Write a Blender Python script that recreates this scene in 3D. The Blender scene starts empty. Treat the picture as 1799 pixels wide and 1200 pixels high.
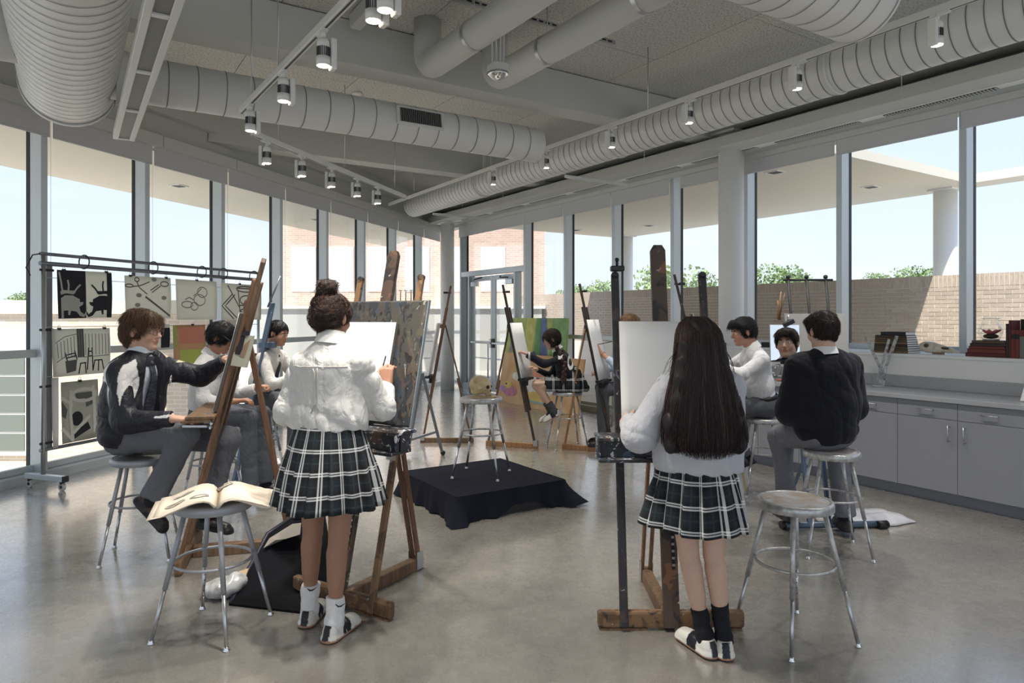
import bpy, bmesh, math, random
import numpy as np
from math import sin, cos, pi, radians, sqrt, atan2
from mathutils import Vector as V, Matrix

random.seed(7)
rng = np.random.default_rng(11)
SC = bpy.context.scene
COL = SC.collection

# ------------------------------------------------------------------ camera
CAMH = 1.6
FPX = 1199.0
cam_d = bpy.data.cameras.new('camera')
cam_d.sensor_width = 36.0
cam_d.lens = FPX / 1799.0 * 36.0
cam_d.shift_y = -43.0 / 1799.0
cam_d.clip_start = 0.05
cam_d.clip_end = 500
cam = bpy.data.objects.new('camera', cam_d)
cam.location = (0, 0, CAMH)
cam.rotation_euler = (radians(90), 0, 0)
COL.objects.link(cam)
SC.camera = cam

# ------------------------------------------------------------------ view
SC.view_settings.view_transform = 'Standard'
SC.view_settings.look = 'None'
SC.view_settings.gamma = 1
SC.view_settings.use_curve_mapping = False
SC.view_settings.exposure = 1.42

# ------------------------------------------------------------------ sky + sun
world = bpy.data.worlds.new('world')
SC.world = world
world.use_nodes = True
wn = world.node_tree.nodes
wl = world.node_tree.links
bg = wn['Background']
tc = wn.new('ShaderNodeTexCoord')
sep = wn.new('ShaderNodeSeparateXYZ')
wl.new(tc.outputs['Generated'], sep.inputs[0])
ramp = wn.new('ShaderNodeValToRGB')
ramp.color_ramp.elements[0].position = 0.0
ramp.color_ramp.elements[0].color = (0.82, 0.88, 0.96, 1)
ramp.color_ramp.elements[1].position = 0.55
ramp.color_ramp.elements[1].color = (0.42, 0.60, 0.98, 1)
e = ramp.color_ramp.elements.new(0.22)
e.color = (0.69, 0.80, 0.97, 1)
wl.new(sep.outputs['Z'], ramp.inputs[0])
cn = wn.new('ShaderNodeTexNoise')
cn.inputs['Scale'].default_value = 2.2
cn.inputs['Detail'].default_value = 6
cmap = wn.new('ShaderNodeMapping')
cmap.inputs['Scale'].default_value = (1, 1, 5)
wl.new(tc.outputs['Generated'], cmap.inputs[0])
wl.new(cmap.outputs[0], cn.inputs[0])
cr = wn.new('ShaderNodeValToRGB')
cr.color_ramp.elements[0].position = 0.47
cr.color_ramp.elements[0].color = (0, 0, 0, 1)
cr.color_ramp.elements[1].position = 0.75
cr.color_ramp.elements[1].color = (0.8, 0.8, 0.8, 1)
wl.new(cn.outputs[0], cr.inputs[0])
cm = wn.new('ShaderNodeMixRGB')
cm.inputs[2].default_value = (0.92, 0.94, 0.97, 1)
wl.new(cr.outputs[0], cm.inputs[0])
wl.new(ramp.outputs[0], cm.inputs[1])
wl.new(cm.outputs[0], bg.inputs[0])
bg.inputs[1].default_value = 0.46

sun_d = bpy.data.lights.new('sun', 'SUN')
sun_d.energy = 2.6
sun_d.angle = radians(0.6)
sun_d.color = (1.0, 0.93, 0.82)
sun = bpy.data.objects.new('sun', sun_d)
sun.rotation_euler = V((0.341, 0.578, -1.0)).to_track_quat('-Z', 'Y').to_euler()
COL.objects.link(sun)

# ------------------------------------------------------------------ frames of reference
AR = math.atan2(774.5, 1199.0)
NR = V((cos(AR), sin(AR), 0))       # towards the right-hand window wall
DR = V((-sin(AR), cos(AR), 0))      # along the right-hand wall, away from the camera
AL = math.atan2(368.5, 1199.0)
DL = V((sin(AL), cos(AL), 0))       # along the left-hand wall, away from the camera
IL = V((cos(AL), -sin(AL), 0))      # inward from the left-hand wall
L0 = V((-4.59, 6.70, 0))

def G(c, d, z=0.0):
    return NR * c + DR * d + V((0, 0, z))

def LW(s, n, z=0.0):
    return L0 + DL * s + IL * n + V((0, 0, z))

def FP(px, py, z=0.0):
    """floor-type point: where the sight line through a photo point meets height z"""
    y = FPX * (CAMH - z) / (py - 557.0)
    return V(((px - 899.5) / FPX * y, y, z))

def AT(px, py, y):
    """point at distance y seen at a photo point"""
    return V(((px - 899.5) / FPX * y, y, CAMH - (py - 557.0) / FPX * y))

# ------------------------------------------------------------------ materials
def lin(c):
    c = c / 255.0
    return c / 12.92 if c <= 0.04045 else ((c + 0.055) / 1.055) ** 2.4

def rgb(r, g, b):
    return (lin(r), lin(g), lin(b), 1.0)

MATS = {}
def mat(name, col, rough=0.6, metal=0.0, spec=0.5, noise=None, bump=None, coat=0.0, emit=None, sheen=0.0, trans=0.0):
    """noise=(scale, col2, lo, hi[, stretch]) ; bump=(scale, strength[, stretch])"""
    if name in MATS:
        return MATS[name]
    m = bpy.data.materials.new(name)
    m.use_nodes = True
    nt = m.node_tree
    b = nt.nodes['Principled BSDF']
    b.inputs['Base Color'].default_value = col
    b.inputs['Roughness'].default_value = rough
    b.inputs['Metallic'].default_value = metal
    b.inputs['Specular IOR Level'].default_value = spec
    b.inputs['Coat Weight'].default_value = coat
    if sheen:
        b.inputs['Sheen Weight'].default_value = sheen
    if emit:
        b.inputs['Emission Color'].default_value = emit[0]
        b.inputs['Emission Strength'].default_value = emit[1]
    t = None
    if noise or bump:
        t = nt.nodes.new('ShaderNodeTexCoord')
    if noise:
        n = nt.nodes.new('ShaderNodeTexNoise')
        n.inputs['Scale'].default_value = noise[0]
        n.inputs['Detail'].default_value = 5
        r = nt.nodes.new('ShaderNodeValToRGB')
        r.color_ramp.elements[0].position = noise[2]
        r.color_ramp.elements[0].color = col
        r.color_ramp.elements[1].position = noise[3]
        r.color_ramp.elements[1].color = noise[1]
        mp = nt.nodes.new('ShaderNodeMapping')
        if len(noise) > 4:
            mp.inputs['Scale'].default_value = noise[4]
        nt.links.new(t.outputs['Object'], mp.inputs[0])
        nt.links.new(mp.outputs[0], n.inputs[0])
        nt.links.new(n.outputs[0], r.inputs[0])
        nt.links.new(r.outputs[0], b.inputs['Base Color'])
    if bump:
        n2 = nt.nodes.new('ShaderNodeTexNoise')
        n2.inputs['Scale'].default_value = bump[0]
        n2.inputs['Detail'].default_value = 4
        mp2 = nt.nodes.new('ShaderNodeMapping')
        if len(bump) > 2:
            mp2.inputs['Scale'].default_value = bump[2]
        bp = nt.nodes.new('ShaderNodeBump')
        bp.inputs['Strength'].default_value = bump[1]
        bp.inputs['Distance'].default_value = 0.01
        nt.links.new(t.outputs['Object'], mp2.inputs[0])
        nt.links.new(mp2.outputs[0], n2.inputs[0])
        nt.links.new(n2.outputs[0], bp.inputs['Height'])
        nt.links.new(bp.outputs[0], b.inputs['Normal'])
    MATS[name] = m
    return m

def glass_mat(name, tint=(0.97, 0.985, 0.99, 1), refl=0.035, rough=0.0):
    if name in MATS:
        return MATS[name]
    m = bpy.data.materials.new(name)
    m.use_nodes = True
    nt = m.node_tree
    nt.nodes.clear()
    o = nt.nodes.new('ShaderNodeOutputMaterial')
    tr = nt.nodes.new('ShaderNodeBsdfTransparent')
    tr.inputs[0].default_value = tint
    gl = nt.nodes.new('ShaderNodeBsdfGlossy')
    gl.inputs['Roughness'].default_value = rough
    mx = nt.nodes.new('ShaderNodeMixShader')
    lw = nt.nodes.new('ShaderNodeLayerWeight')
    lw.inputs['Blend'].default_value = refl * 5
    mul = nt.nodes.new('ShaderNodeMath')
    mul.operation = 'MULTIPLY'
    mul.inputs[1].default_value = 0.28
    nt.links.new(lw.outputs['Fresnel'], mul.inputs[0])
    nt.links.new(mul.outputs[0], mx.inputs[0])
    nt.links.new(tr.outputs[0], mx.inputs[1])
    nt.links.new(gl.outputs[0], mx.inputs[2])
    nt.links.new(mx.outputs[0], o.inputs[0])
    MATS[name] = m
    return m

# ------------------------------------------------------------------ mesh builder
class MB:
    def __init__(self):
        self.v = []
        self.f = []
        self.sm = []

    def add(self, vs, fs, smooth=False):
        o = len(self.v)
        self.v += [tuple(p) for p in vs]
        for f in fs:
            self.f.append(tuple(i + o for i in f))
            self.sm.append(smooth)
        return self

    def hexa(self, p):      # 8 points, bottom ring then top ring
        return self.add(p, [(3, 2, 1, 0), (4, 5, 6, 7), (0, 1, 5, 4), (1, 2, 6, 5), (2, 3, 7, 6), (3, 0, 4, 7)])

    def box(self, o, ux, uy, uz):
        o, ux, uy, uz = V(o), V(ux), V(uy), V(uz)
        if ux.cross(uy).dot(uz) < 0:
            o = o + uy
            uy = -uy
        return self.hexa([o, o + ux, o + ux + uy, o + uy, o + uz, o + ux + uz, o + ux + uy + uz, o + uy + uz])

    def cbox(self, c, sx, sy, sz, rot=None):
        R = rot if rot is not None else Matrix.Identity(3)
        ux, uy, uz = R @ V((sx, 0, 0)), R @ V((0, sy, 0)), R @ V((0, 0, sz))
        return self.box(V(c) - (ux + uy + uz) / 2, ux, uy, uz)

    def bar(self, a, b, w, t, side=None):
        """rectangular bar from a to b, width w along side vector, thickness t across"""
        a, b = V(a), V(b)
        ax = (b - a).normalized()
        s = V(side) if side is not None else V((1, 0, 0))
        s = (s - ax * s.dot(ax))
        if s.length < 1e-4:
            s = ax.orthogonal()
        s.normalize()
        n = ax.cross(s)
        return self.box(a - s * w / 2 - n * t / 2, b - a, s * w, n * t)

    def cyl(self, a, b, ra, rb=None, n=16, caps=True, smooth=True):
        a, b = V(a), V(b)
        rb = ra if rb is None else rb
        ax = (b - a).normalized()
        u = ax.orthogonal().normalized()
        w = ax.cross(u)
        vs = []
        for p, r in ((a, ra), (b, rb)):
            for i in range(n):
                t = 2 * pi * i / n
                vs.append(p + (u * cos(t) + w * sin(t)) * r)
        o = len(self.v)
        self.v += [tuple(p) for p in vs]
        for i in range(n):
            j = (i + 1) % n
            self.f.append((o + i, o + j, o + n + j, o + n + i))
            self.sm.append(smooth)
        if caps:
            self.f.append(tuple(o + i for i in reversed(range(n))))
            self.f.append(tuple(o + n + i for i in range(n)))
            self.sm += [False, False]
        return self

    def lathe(self, a, axis, prof, n=24, smooth=True, close=True):
        """prof list of (t along axis, radius)"""
        a, ax = V(a), V(axis).normalized()
        u = ax.orthogonal().normalized()
        if abs(ax.z) < 0.9:
            u = (V((0, 0, 1)) - ax * ax.z).normalized()
        w = ax.cross(u)
        o = len(self.v)
        m = len(prof)
        for t, r in prof:
            for i in range(n):
                q = 2 * pi * i / n
                self.v.append(tuple(a + ax * t + (u * cos(q) + w * sin(q)) * r))
        for k in range(m - 1):
            for i in range(n):
                j = (i + 1) % n
                self.f.append((o + k * n + i, o + k * n + j, o + (k + 1) * n + j, o + (k + 1) * n + i))
                self.sm.append(smooth)
        if close:
            self.f.append(tuple(o + i for i in reversed(range(n))))
            self.f.append(tuple(o + (m - 1) * n + i for i in range(n)))
            self.sm += [False, False]
        return self

    def tube(self, pts, r, n=8, close=False, smooth=True, rs=None):
        pts = [V(p) for p in pts]
        m = len(pts)
        rings = []
        pu = None
        for k in range(m):
            if close:
                t = (pts[(k + 1) % m] - pts[k - 1])
            else:
                t = pts[min(k + 1, m - 1)] - pts[max(k - 1, 0)]
            t.normalize()
            if pu is None:
                u = t.orthogonal().normalized()
            else:
                u = (pu - t * pu.dot(t))
                u = u.normalized() if u.length > 1e-6 else t.orthogonal().normalized()
            pu = u
            w = t.cross(u)
            rr = rs[k] if rs else r
            rings.append([pts[k] + (u * cos(2 * pi * i / n) + w * sin(2 * pi * i / n)) * rr for i in range(n)])
        o = len(self.v)
        for ring in rings:
            self.v += [tuple(p) for p in ring]
        for k in range(m if close else m - 1):
            k2 = (k + 1) % m
            for i in range(n):
                j = (i + 1) % n
                self.f.append((o + k * n + i, o + k * n + j, o + k2 * n + j, o + k2 * n + i))
                self.sm.append(smooth)
        if not close:
            self.f.append(tuple(o + i for i in reversed(range(n))))
            self.f.append(tuple(o + (m - 1) * n + i for i in range(n)))
            self.sm += [False, False]
        return self

    def ring(self, c, axis, R, r, n=32, k=8):
        ax = V(axis).normalized()
        u = ax.orthogonal().normalized()
        w = ax.cross(u)
        return self.tube([V(c) + (u * cos(2 * pi * i / n) + w * sin(2 * pi * i / n)) * R for i in range(n)], r, k, close=True)

    def sphere(self, c, rx, ry=None, rz=None, n=14, rot=None, m=9):
        ry = rx if ry is None else ry
        rz = rx if rz is None else rz
        R = rot if rot is not None else Matrix.Identity(3)
        o = len(self.v)
        c = V(c)
        for k in range(1, m):
            ph = pi * k / m
            for i in range(n):
                t = 2 * pi * i / n
                self.v.append(tuple(c + R @ V((rx * sin(ph) * cos(t), ry * sin(ph) * sin(t), rz * cos(ph)))))
        top = len(self.v)
        self.v.append(tuple(c + R @ V((0, 0, rz))))
        self.v.append(tuple(c + R @ V((0, 0, -rz))))
        for k in range(m - 2):
            for i in range(n):
                j = (i + 1) % n
                self.f.append((o + k * n + i, o + (k + 1) * n + i, o + (k + 1) * n + j, o + k * n + j))
                self.sm.append(True)
        for i in range(n):
            j = (i + 1) % n
            self.f.append((top, o + i, o + j))
            self.f.append((top + 1, o + (m - 2) * n + j, o + (m - 2) * n + i))
            self.sm += [True, True]
        return self

    def prism(self, poly, off):
        """poly: list of 3D points (planar), extruded by off"""
        n = len(poly)
        off = V(off)
        vs = [V(p) for p in poly] + [V(p) + off for p in poly]
        fs = [tuple(reversed(range(n))), tuple(range(n, 2 * n))]
        for i in range(n):
            j = (i + 1) % n
            fs.append((i, j, n + j, n + i))
        return self.add(vs, fs)

    def build(self, name, m, parent=None, bevel=0.0, seg=1, recalc=True):
        me = bpy.data.meshes.new(name)
        org = V((0, 0, 0))
        if parent is None:
            xs = np.array(self.v)
            org = V(((xs[:, 0].min() + xs[:, 0].max()) / 2, (xs[:, 1].min() + xs[:, 1].max()) / 2, xs[:, 2].min()))
        else:
            org = WORLD_LOC.get(parent.name, V((0, 0, 0)))
        me.from_pydata([(p[0] - org.x, p[1] - org.y, p[2] - org.z) for p in self.v], [], self.f)
        me.polygons.foreach_set('use_smooth', self.sm)
        if recalc:
            bm = bmesh.new()
            bm.from_mesh(me)
            bmesh.ops.recalc_face_normals(bm, faces=bm.faces)
            bm.to_mesh(me)
            bm.free()
        me.update()
        o = bpy.data.objects.new(name, me)
        if m:
            me.materials.append(m)
        COL.objects.link(o)
        if parent is None:
            o.location = org
            WORLD_LOC[o.name] = org
        else:
            o.parent = parent
            WORLD_LOC[o.name] = org       # part's own origin sits at its thing's origin
        if bevel:
            md = o.modifiers.new('bevel', 'BEVEL')
            md.width = bevel
            md.segments = seg
            md.limit_method = 'ANGLE'
            md.angle_limit = radians(40)
        return o

WORLD_LOC = {}

def thing(name, label, cat, loc=(0, 0, 0), group=None):
    o = bpy.data.objects.new(name, None)
    o.empty_display_size = 0.1
    COL.objects.link(o)
    o.location = loc
    WORLD_LOC[o.name] = V(loc)
    o['label'] = label
    o['category'] = cat
    if group:
        o['group'] = group
    return o

def tag(o, label, cat, group=None):
    o['label'] = label
    o['category'] = cat
    if group:
        o['group'] = group
    return o

def struct(o, label=None):
    o['kind'] = 'structure'
    if label:
        o['label'] = label
    return o

def structroot(name, loc=(0, 0, 0), label=None):
    o = bpy.data.objects.new(name, None)
    COL.objects.link(o)
    o.location = loc
    WORLD_LOC[o.name] = V(loc)
    return struct(o, label)

def dup(root, loc, rotz=0.0, label=None):
    r = root.copy()
    COL.objects.link(r)
    r.location = loc
    r.rotation_euler = (0, 0, rotz)
    if label:
        r['label'] = label
    for ch in list(root.children):
        c = ch.copy()
        COL.objects.link(c)
        c.parent = r
        for g in list(ch.children):
            k = g.copy()
            COL.objects.link(k)
            k.parent = c
    return r
# ------------------------------------------------------------------ common materials
M_WHITE = mat('white_paint', rgb(236, 236, 232), 0.6)
M_GREYP = mat('ceiling_paint', rgb(196, 197, 191), 0.65)
M_DUCT = mat('duct_paint', rgb(208, 208, 204), 0.5)
M_SEAM = mat('duct_seam', rgb(120, 121, 118), 0.6)
M_SHADE = mat('shade_fabric', rgb(196, 196, 196), 0.85)
M_ALU = mat('anodized_aluminium', rgb(200, 207, 210), 0.38, metal=0.25)
M_GASK = mat('black_gasket', rgb(30, 33, 38), 0.5)
M_TECTUM = mat('wood_fibre_panel', rgb(214, 212, 205), 0.95, noise=(55, rgb(160, 157, 148), 0.48, 0.68), bump=(90, 1.0))
M_GLASS = glass_mat('window_glass')
M_CANOPY = mat('canopy_soffit', rgb(226, 220, 206), 0.8)
M_DARK = mat('dark_grey', rgb(40, 40, 42), 0.6)
M_BLACK = mat('black_plastic', rgb(18, 18, 20), 0.45)
M_CHROME = mat('chrome', rgb(215, 215, 215), 0.18, metal=1.0)
M_STEEL = mat('brushed_steel', rgb(190, 192, 194), 0.32, metal=0.9)
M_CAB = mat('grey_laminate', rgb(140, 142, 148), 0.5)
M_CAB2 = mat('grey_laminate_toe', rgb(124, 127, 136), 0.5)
M_COUNTER = mat('counter_stone', rgb(165, 167, 170), 0.22)
M_CONC = mat('patio_concrete', rgb(205, 200, 190), 0.9, noise=(3, rgb(185, 180, 170), 0.3, 0.7))
M_GRASS = mat('lawn', rgb(130, 140, 90), 0.95)

def floor_mat():
    m = bpy.data.materials.new('polished_concrete')
    m.use_nodes = True
    nt = m.node_tree
    N, L = nt.nodes, nt.links
    b = N['Principled BSDF']
    t = N.new('ShaderNodeTexCoord')
    n1 = N.new('ShaderNodeTexNoise'); n1.inputs['Scale'].default_value = 0.7; n1.inputs['Detail'].default_value = 8; n1.inputs['Roughness'].default_value = 0.62
    n2 = N.new('ShaderNodeTexNoise'); n2.inputs['Scale'].default_value = 9; n2.inputs['Detail'].default_value = 8; n2.inputs['Roughness'].default_value = 0.75
    n3 = N.new('ShaderNodeTexNoise'); n3.inputs['Scale'].default_value = 45; n3.inputs['Detail'].default_value = 4
    for n in (n1, n2, n3):
        L.new(t.outputs['Object'], n.inputs[0])
    r1 = N.new('ShaderNodeValToRGB')
    r1.color_ramp.elements[0].position = 0.3; r1.color_ramp.elements[0].color = rgb(122, 121, 116)
    r1.color_ramp.elements[1].position = 0.72; r1.color_ramp.elements[1].color = rgb(168, 161, 149)
    L.new(n1.outputs[0], r1.inputs[0])
    r2 = N.new('ShaderNodeValToRGB')
    r2.color_ramp.elements[0].position = 0.22; r2.color_ramp.elements[0].color = (0.70, 0.70, 0.71, 1)
    r2.color_ramp.elements[1].position = 0.80; r2.color_ramp.elements[1].color = (1.0, 1.0, 1.0, 1)
    L.new(n2.outputs[0], r2.inputs[0])
    mx = N.new('ShaderNodeMixRGB'); mx.blend_type = 'MULTIPLY'; mx.inputs[0].default_value = 0.6
    L.new(r1.outputs[0], mx.inputs[1]); L.new(r2.outputs[0], mx.inputs[2])
    L.new(mx.outputs[0], b.inputs['Base Color'])
    rr = N.new('ShaderNodeMapRange')
    rr.inputs['To Min'].default_value = 0.16; rr.inputs['To Max'].default_value = 0.38
    rr.inputs['From Min'].default_value = 0.3; rr.inputs['From Max'].default_value = 0.7
    L.new(n2.outputs[0], rr.inputs[0])
    L.new(rr.outputs[0], b.inputs['Roughness'])
    b.inputs['Specular IOR Level'].default_value = 1.0
    b.inputs['Coat Weight'].default_value = 1.0
    b.inputs['Coat Roughness'].default_value = 0.16
    b.inputs['Coat IOR'].default_value = 1.75
    ad = N.new('ShaderNodeMath'); ad.operation = 'MULTIPLY_ADD'; ad.inputs[1].default_value = 0.35
    L.new(n3.outputs[0], ad.inputs[0]); L.new(n2.outputs[0], ad.inputs[2])
    bp = N.new('ShaderNodeBump'); bp.inputs['Strength'].default_value = 0.05; bp.inputs['Distance'].default_value = 0.02
    L.new(ad.outputs[0], bp.inputs['Height']); L.new(bp.outputs[0], b.inputs['Normal'])
    return m
M_FLOOR = floor_mat()

def brick_mat(name, c1, c2, mortar, scale=1.0):
    m = bpy.data.materials.new(name)
    m.use_nodes = True
    nt = m.node_tree
    N, L = nt.nodes, nt.links
    b = N['Principled BSDF']
    b.inputs['Roughness'].default_value = 0.9
    t = N.new('ShaderNodeTexCoord')
    sp = N.new('ShaderNodeSeparateXYZ'); L.new(t.outputs['Object'], sp.inputs[0])
    cb = N.new('ShaderNodeCombineXYZ'); L.new(sp.outputs['X'], cb.inputs['X']); L.new(sp.outputs['Z'], cb.inputs['Y'])
    k = N.new('ShaderNodeTexBrick')
    k.inputs['Color1'].default_value = c1; k.inputs['Color2'].default_value = c2; k.inputs['Mortar'].default_value = mortar
    k.inputs['Scale'].default_value = scale
    k.inputs['Brick Width'].default_value = 0.203; k.inputs['Row Height'].default_value = 0.0677; k.inputs['Mortar Size'].default_value = 0.006
    L.new(cb.outputs[0], k.inputs[0])
    L.new(k.outputs[0], b.inputs['Base Color'])
    return m
M_BRICK_L = brick_mat('pale_brick', rgb(226, 210, 194), rgb(214, 196, 178), rgb(236, 228, 218))
M_BRICK_P = brick_mat('peach_brick', rgb(216, 186, 168), rgb(202, 170, 152), rgb(228, 212, 200))

# ------------------------------------------------------------------ floor + ground
CORNER_S = 9.96
b = MB()
fl = [LW(-13, -0.3), LW(CORNER_S + 0.1, -0.3), G(7.70, 14.6), G(7.70, -6.5)]
b.prism([V((p.x, p.y, -0.12)) for p in reversed(fl)], V((0, 0, 0.12)))
struct(b.build('floor', M_FLOOR))
b = MB()
b.prism([G(7.70, -14, -0.20), G(60, -14, -0.20), G(60, 60, -0.20), G(7.70, 60, -0.20)], V((0, 0, 0.18)))
struct(b.build('ground_patio', M_CONC))
b = MB()
b.prism([LW(-40, -60, -0.95), LW(-40, -0.30, -0.95), LW(60, -0.30, -0.95), LW(60, -60, -0.95)], V((0, 0, 0.2)))
struct(b.build('ground_courtyard', M_CONC))

# ------------------------------------------------------------------ ceiling
CEIL = 4.27
ceil_root = structroot('ceiling', (0, 4, CEIL))
b = MB()
b.prism([LW(-13, -0.1, CEIL + 0.05), G(7.6, -6.5, CEIL + 0.05), G(7.6, 14.6, CEIL + 0.05), LW(CORNER_S + 0.1, -0.1, CEIL + 0.05)], V((0, 0, 0.3)))
b.build('roof_deck', M_DARK, ceil_root)
pw, pl = 1.2, 2.4
panel_me = None
for i in range(-9, 7):
    for j in range(-3, 7):
        c0, d0 = -0.9 + i * pw, 0.35 + j * pl + (pl / 2 if i % 2 else 0)
        # keep panels whose nearest corner is inside the room
        cs = [G(c0 + a * pw, d0 + bb * pl) for a in (0, 1) for bb in (0, 1)]
        if max((p - L0).dot(IL) for p in cs) < 0.05 or c0 > 7.3 or d0 > 14.5:
            continue
        if panel_me is None:
            q = MB()
            q.box(G(0.004, 0.004, 0), NR * (pw - 0.008), DR * (pl - 0.008), V((0, 0, 0.05)))
            ob = q.build('ceiling_panel', M_TECTUM, None, bevel=0)
            ob.parent = ceil_root
            panel_me = ob.data
            off = ob.location.copy()
        else:
            ob = bpy.data.objects.new('ceiling_panel', panel_me)
            COL.objects.link(ob)
            ob.parent = ceil_root
        ob.location = V(off) + G(c0, d0, CEIL) - V((0, 4, CEIL)) + V((0, 0, random.uniform(0, 0.002)))

# beams across the room (perpendicular to the right-hand wall)
def lwall_c(d, n=0.0):
    """c coordinate at which the line of given d meets the left wall (inset n)"""
    s = 0
    # point G(c,d): (G-L0).IL = n
    return (n - (DR * d - L0).dot(IL)) / NR.dot(IL)
for k, (d, zb) in enumerate(((5.92, 3.87), (9.53, 3.87))):
    b = MB()
    c0 = lwall_c(d, 0.02)
    b.box(G(c0, d, zb + 0.02), NR * (7.3 - c0), DR * 0.28, V((0, 0, CEIL - zb - 0.03)))
    b.box(G(c0, d - 0.0, zb), NR * (7.3 - c0), DR * 0.30, V((0, 0, 0.02)))
    struct(b.build('trim_%d' % (k + 1), M_GREYP))

# ------------------------------------------------------------------ left wall: header, fascia, windows
b = MB()
b.box(LW(-13, -0.17, 3.70), DL * (13 + CORNER_S), IL * 0.17, V((0, 0, CEIL + 0.05 - 3.70)))
b.box(LW(-13, 0.0, 3.98), DL * (13 + CORNER_S - 0.3), IL * 0.12, V((0, 0, 0.29)))
struct(b.build('wall_left', M_GREYP))
SP_L = 1.2583
fas = structroot('trim_3', LW(0, 0.05, 3.59))
for i in range(-8, 8):
    b = MB()
    s0 = i * SP_L + 0.12
    b.box(LW(s0 + 0.004, -0.02, 3.585), DL * (min(SP_L, CORNER_S - 0.1 - s0) - 0.008), IL * 0.14, V((0, 0, 0.135)))
    b.build('fascia_board', M_GREYP, fas, bevel=0.004)

wcount = 0
def left_window(i):
    global wcount
    wcount += 1
    s0, s1 = i * SP_L, (i + 1) * SP_L
    if i == 7:
        s1 = CORNER_S - 0.05
    w = structroot('window_%d' % wcount, LW((s0 + s1) / 2, 0, 0))
    g = -0.16
    b = MB()
    b.box(LW(s0 - 0.035, g + 0.012, 0.08), DL * 0.07, IL * 0.148, V((0, 0, 3.62)))
    b.build('mullion', M_ALU, w, bevel=0.003)
    b = MB()
    b.box(LW(s0 - 0.04, g - 0.03, 0.08), DL * 0.026, IL * 0.042, V((0, 0, 3.62)))
    b.box(LW(s0 + 0.014, g - 0.03, 0.08), DL * 0.026, IL * 0.042, V((0, 0, 3.62)))
    b.build('gasket', M_GASK, w)
    b = MB()
    b.box(LW(s0 + 0.035, g + 0.01, 1.205), DL * (s1 - s0 - 0.07), IL * 0.09, V((0, 0, 0.075)))
    b.build('transom_rail', M_ALU, w, bevel=0.003)
    b = MB()
    b.box(LW(s0 + 0.035, g + 0.012, 0.085), DL * (s1 - s0 - 0.07), IL * 0.05, V((0, 0, 0.06)))
    b.build('bottom_rail', M_ALU, w, bevel=0.003)
    b = MB()
    b.box(LW(s0 + 0.03, g - 0.004, 1.27), DL * (s1 - s0 - 0.06), IL * 0.008, V((0, 0, 2.4)))
    b.build('pane', M_GLASS, w)
    b = MB()
    b.box(LW(s0 + 0.03, g - 0.004, 0.14), DL * (s1 - s0 - 0.06), IL * 0.008, V((0, 0, 1.07)))
    b.build('pane', M_GLASS, w)
for i in range(-8, 8):
    left_window(i)
b = MB()
b.box(LW(-13, -0.30, -0.01), DL * (13 + CORNER_S), IL * 0.30, V((0, 0, 0.092)))
struct(b.build('baseboard_left', M_ALU, bevel=0.004))

ORD = ['first', 'second', 'third', 'fourth', 'fifth', 'sixth', 'seventh', 'eighth', 'ninth', 'tenth', 'eleventh', 'twelfth', 'thirteenth', 'fourteenth', 'fifteenth', 'sixteenth']
def shade(p0, along, width, inward, zb, zt, label, group):
    o = thing('roller_shade', label, 'shade', p0 + along * width / 2 + V((0, 0, zb)), group)
    b = MB()
    b.box(p0 + V((0, 0, zb + 0.02)), along * width, inward * 0.006, V((0, 0, zt - zb - 0.02)))
    b.build('shade_cloth', M_SHADE, o)
    b = MB()
    b.box(p0 - inward * 0.004 + V((0, 0, zb)), along * width, inward * 0.014, V((0, 0, 0.022)))
    b.build('hem_bar', M_SHADE, o, bevel=0.003)
    b = MB()
    b.cyl(p0 + inward * 0.0 + V((0, 0, zt + 0.01)), p0 + along * width + V((0, 0, zt + 0.01)), 0.028, n=12)
    b.build('roller', M_SHADE, o)
    b = MB()
    b.cyl(p0 + along * (width + 0.012) + V((0, 0, zb - 1.6)), p0 + along * (width + 0.012) + V((0, 0, zt)), 0.0018, n=5)
    b.build('pull_cord', M_WHITE, o)
    return o
for i in range(-3, 8):
    s0 = i * SP_L + 0.06
    wd = (SP_L - 0.035) if i < 7 else (CORNER_S - 0.2 - s0)
    n_from = 7 - i
    shade(LW(s0, 0.035), DL, wd, IL, 3.365, 3.60,
          'grey roller shade on the left window wall, %s from the corner column' % ORD[n_from], 'left wall roller shades')

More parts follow.
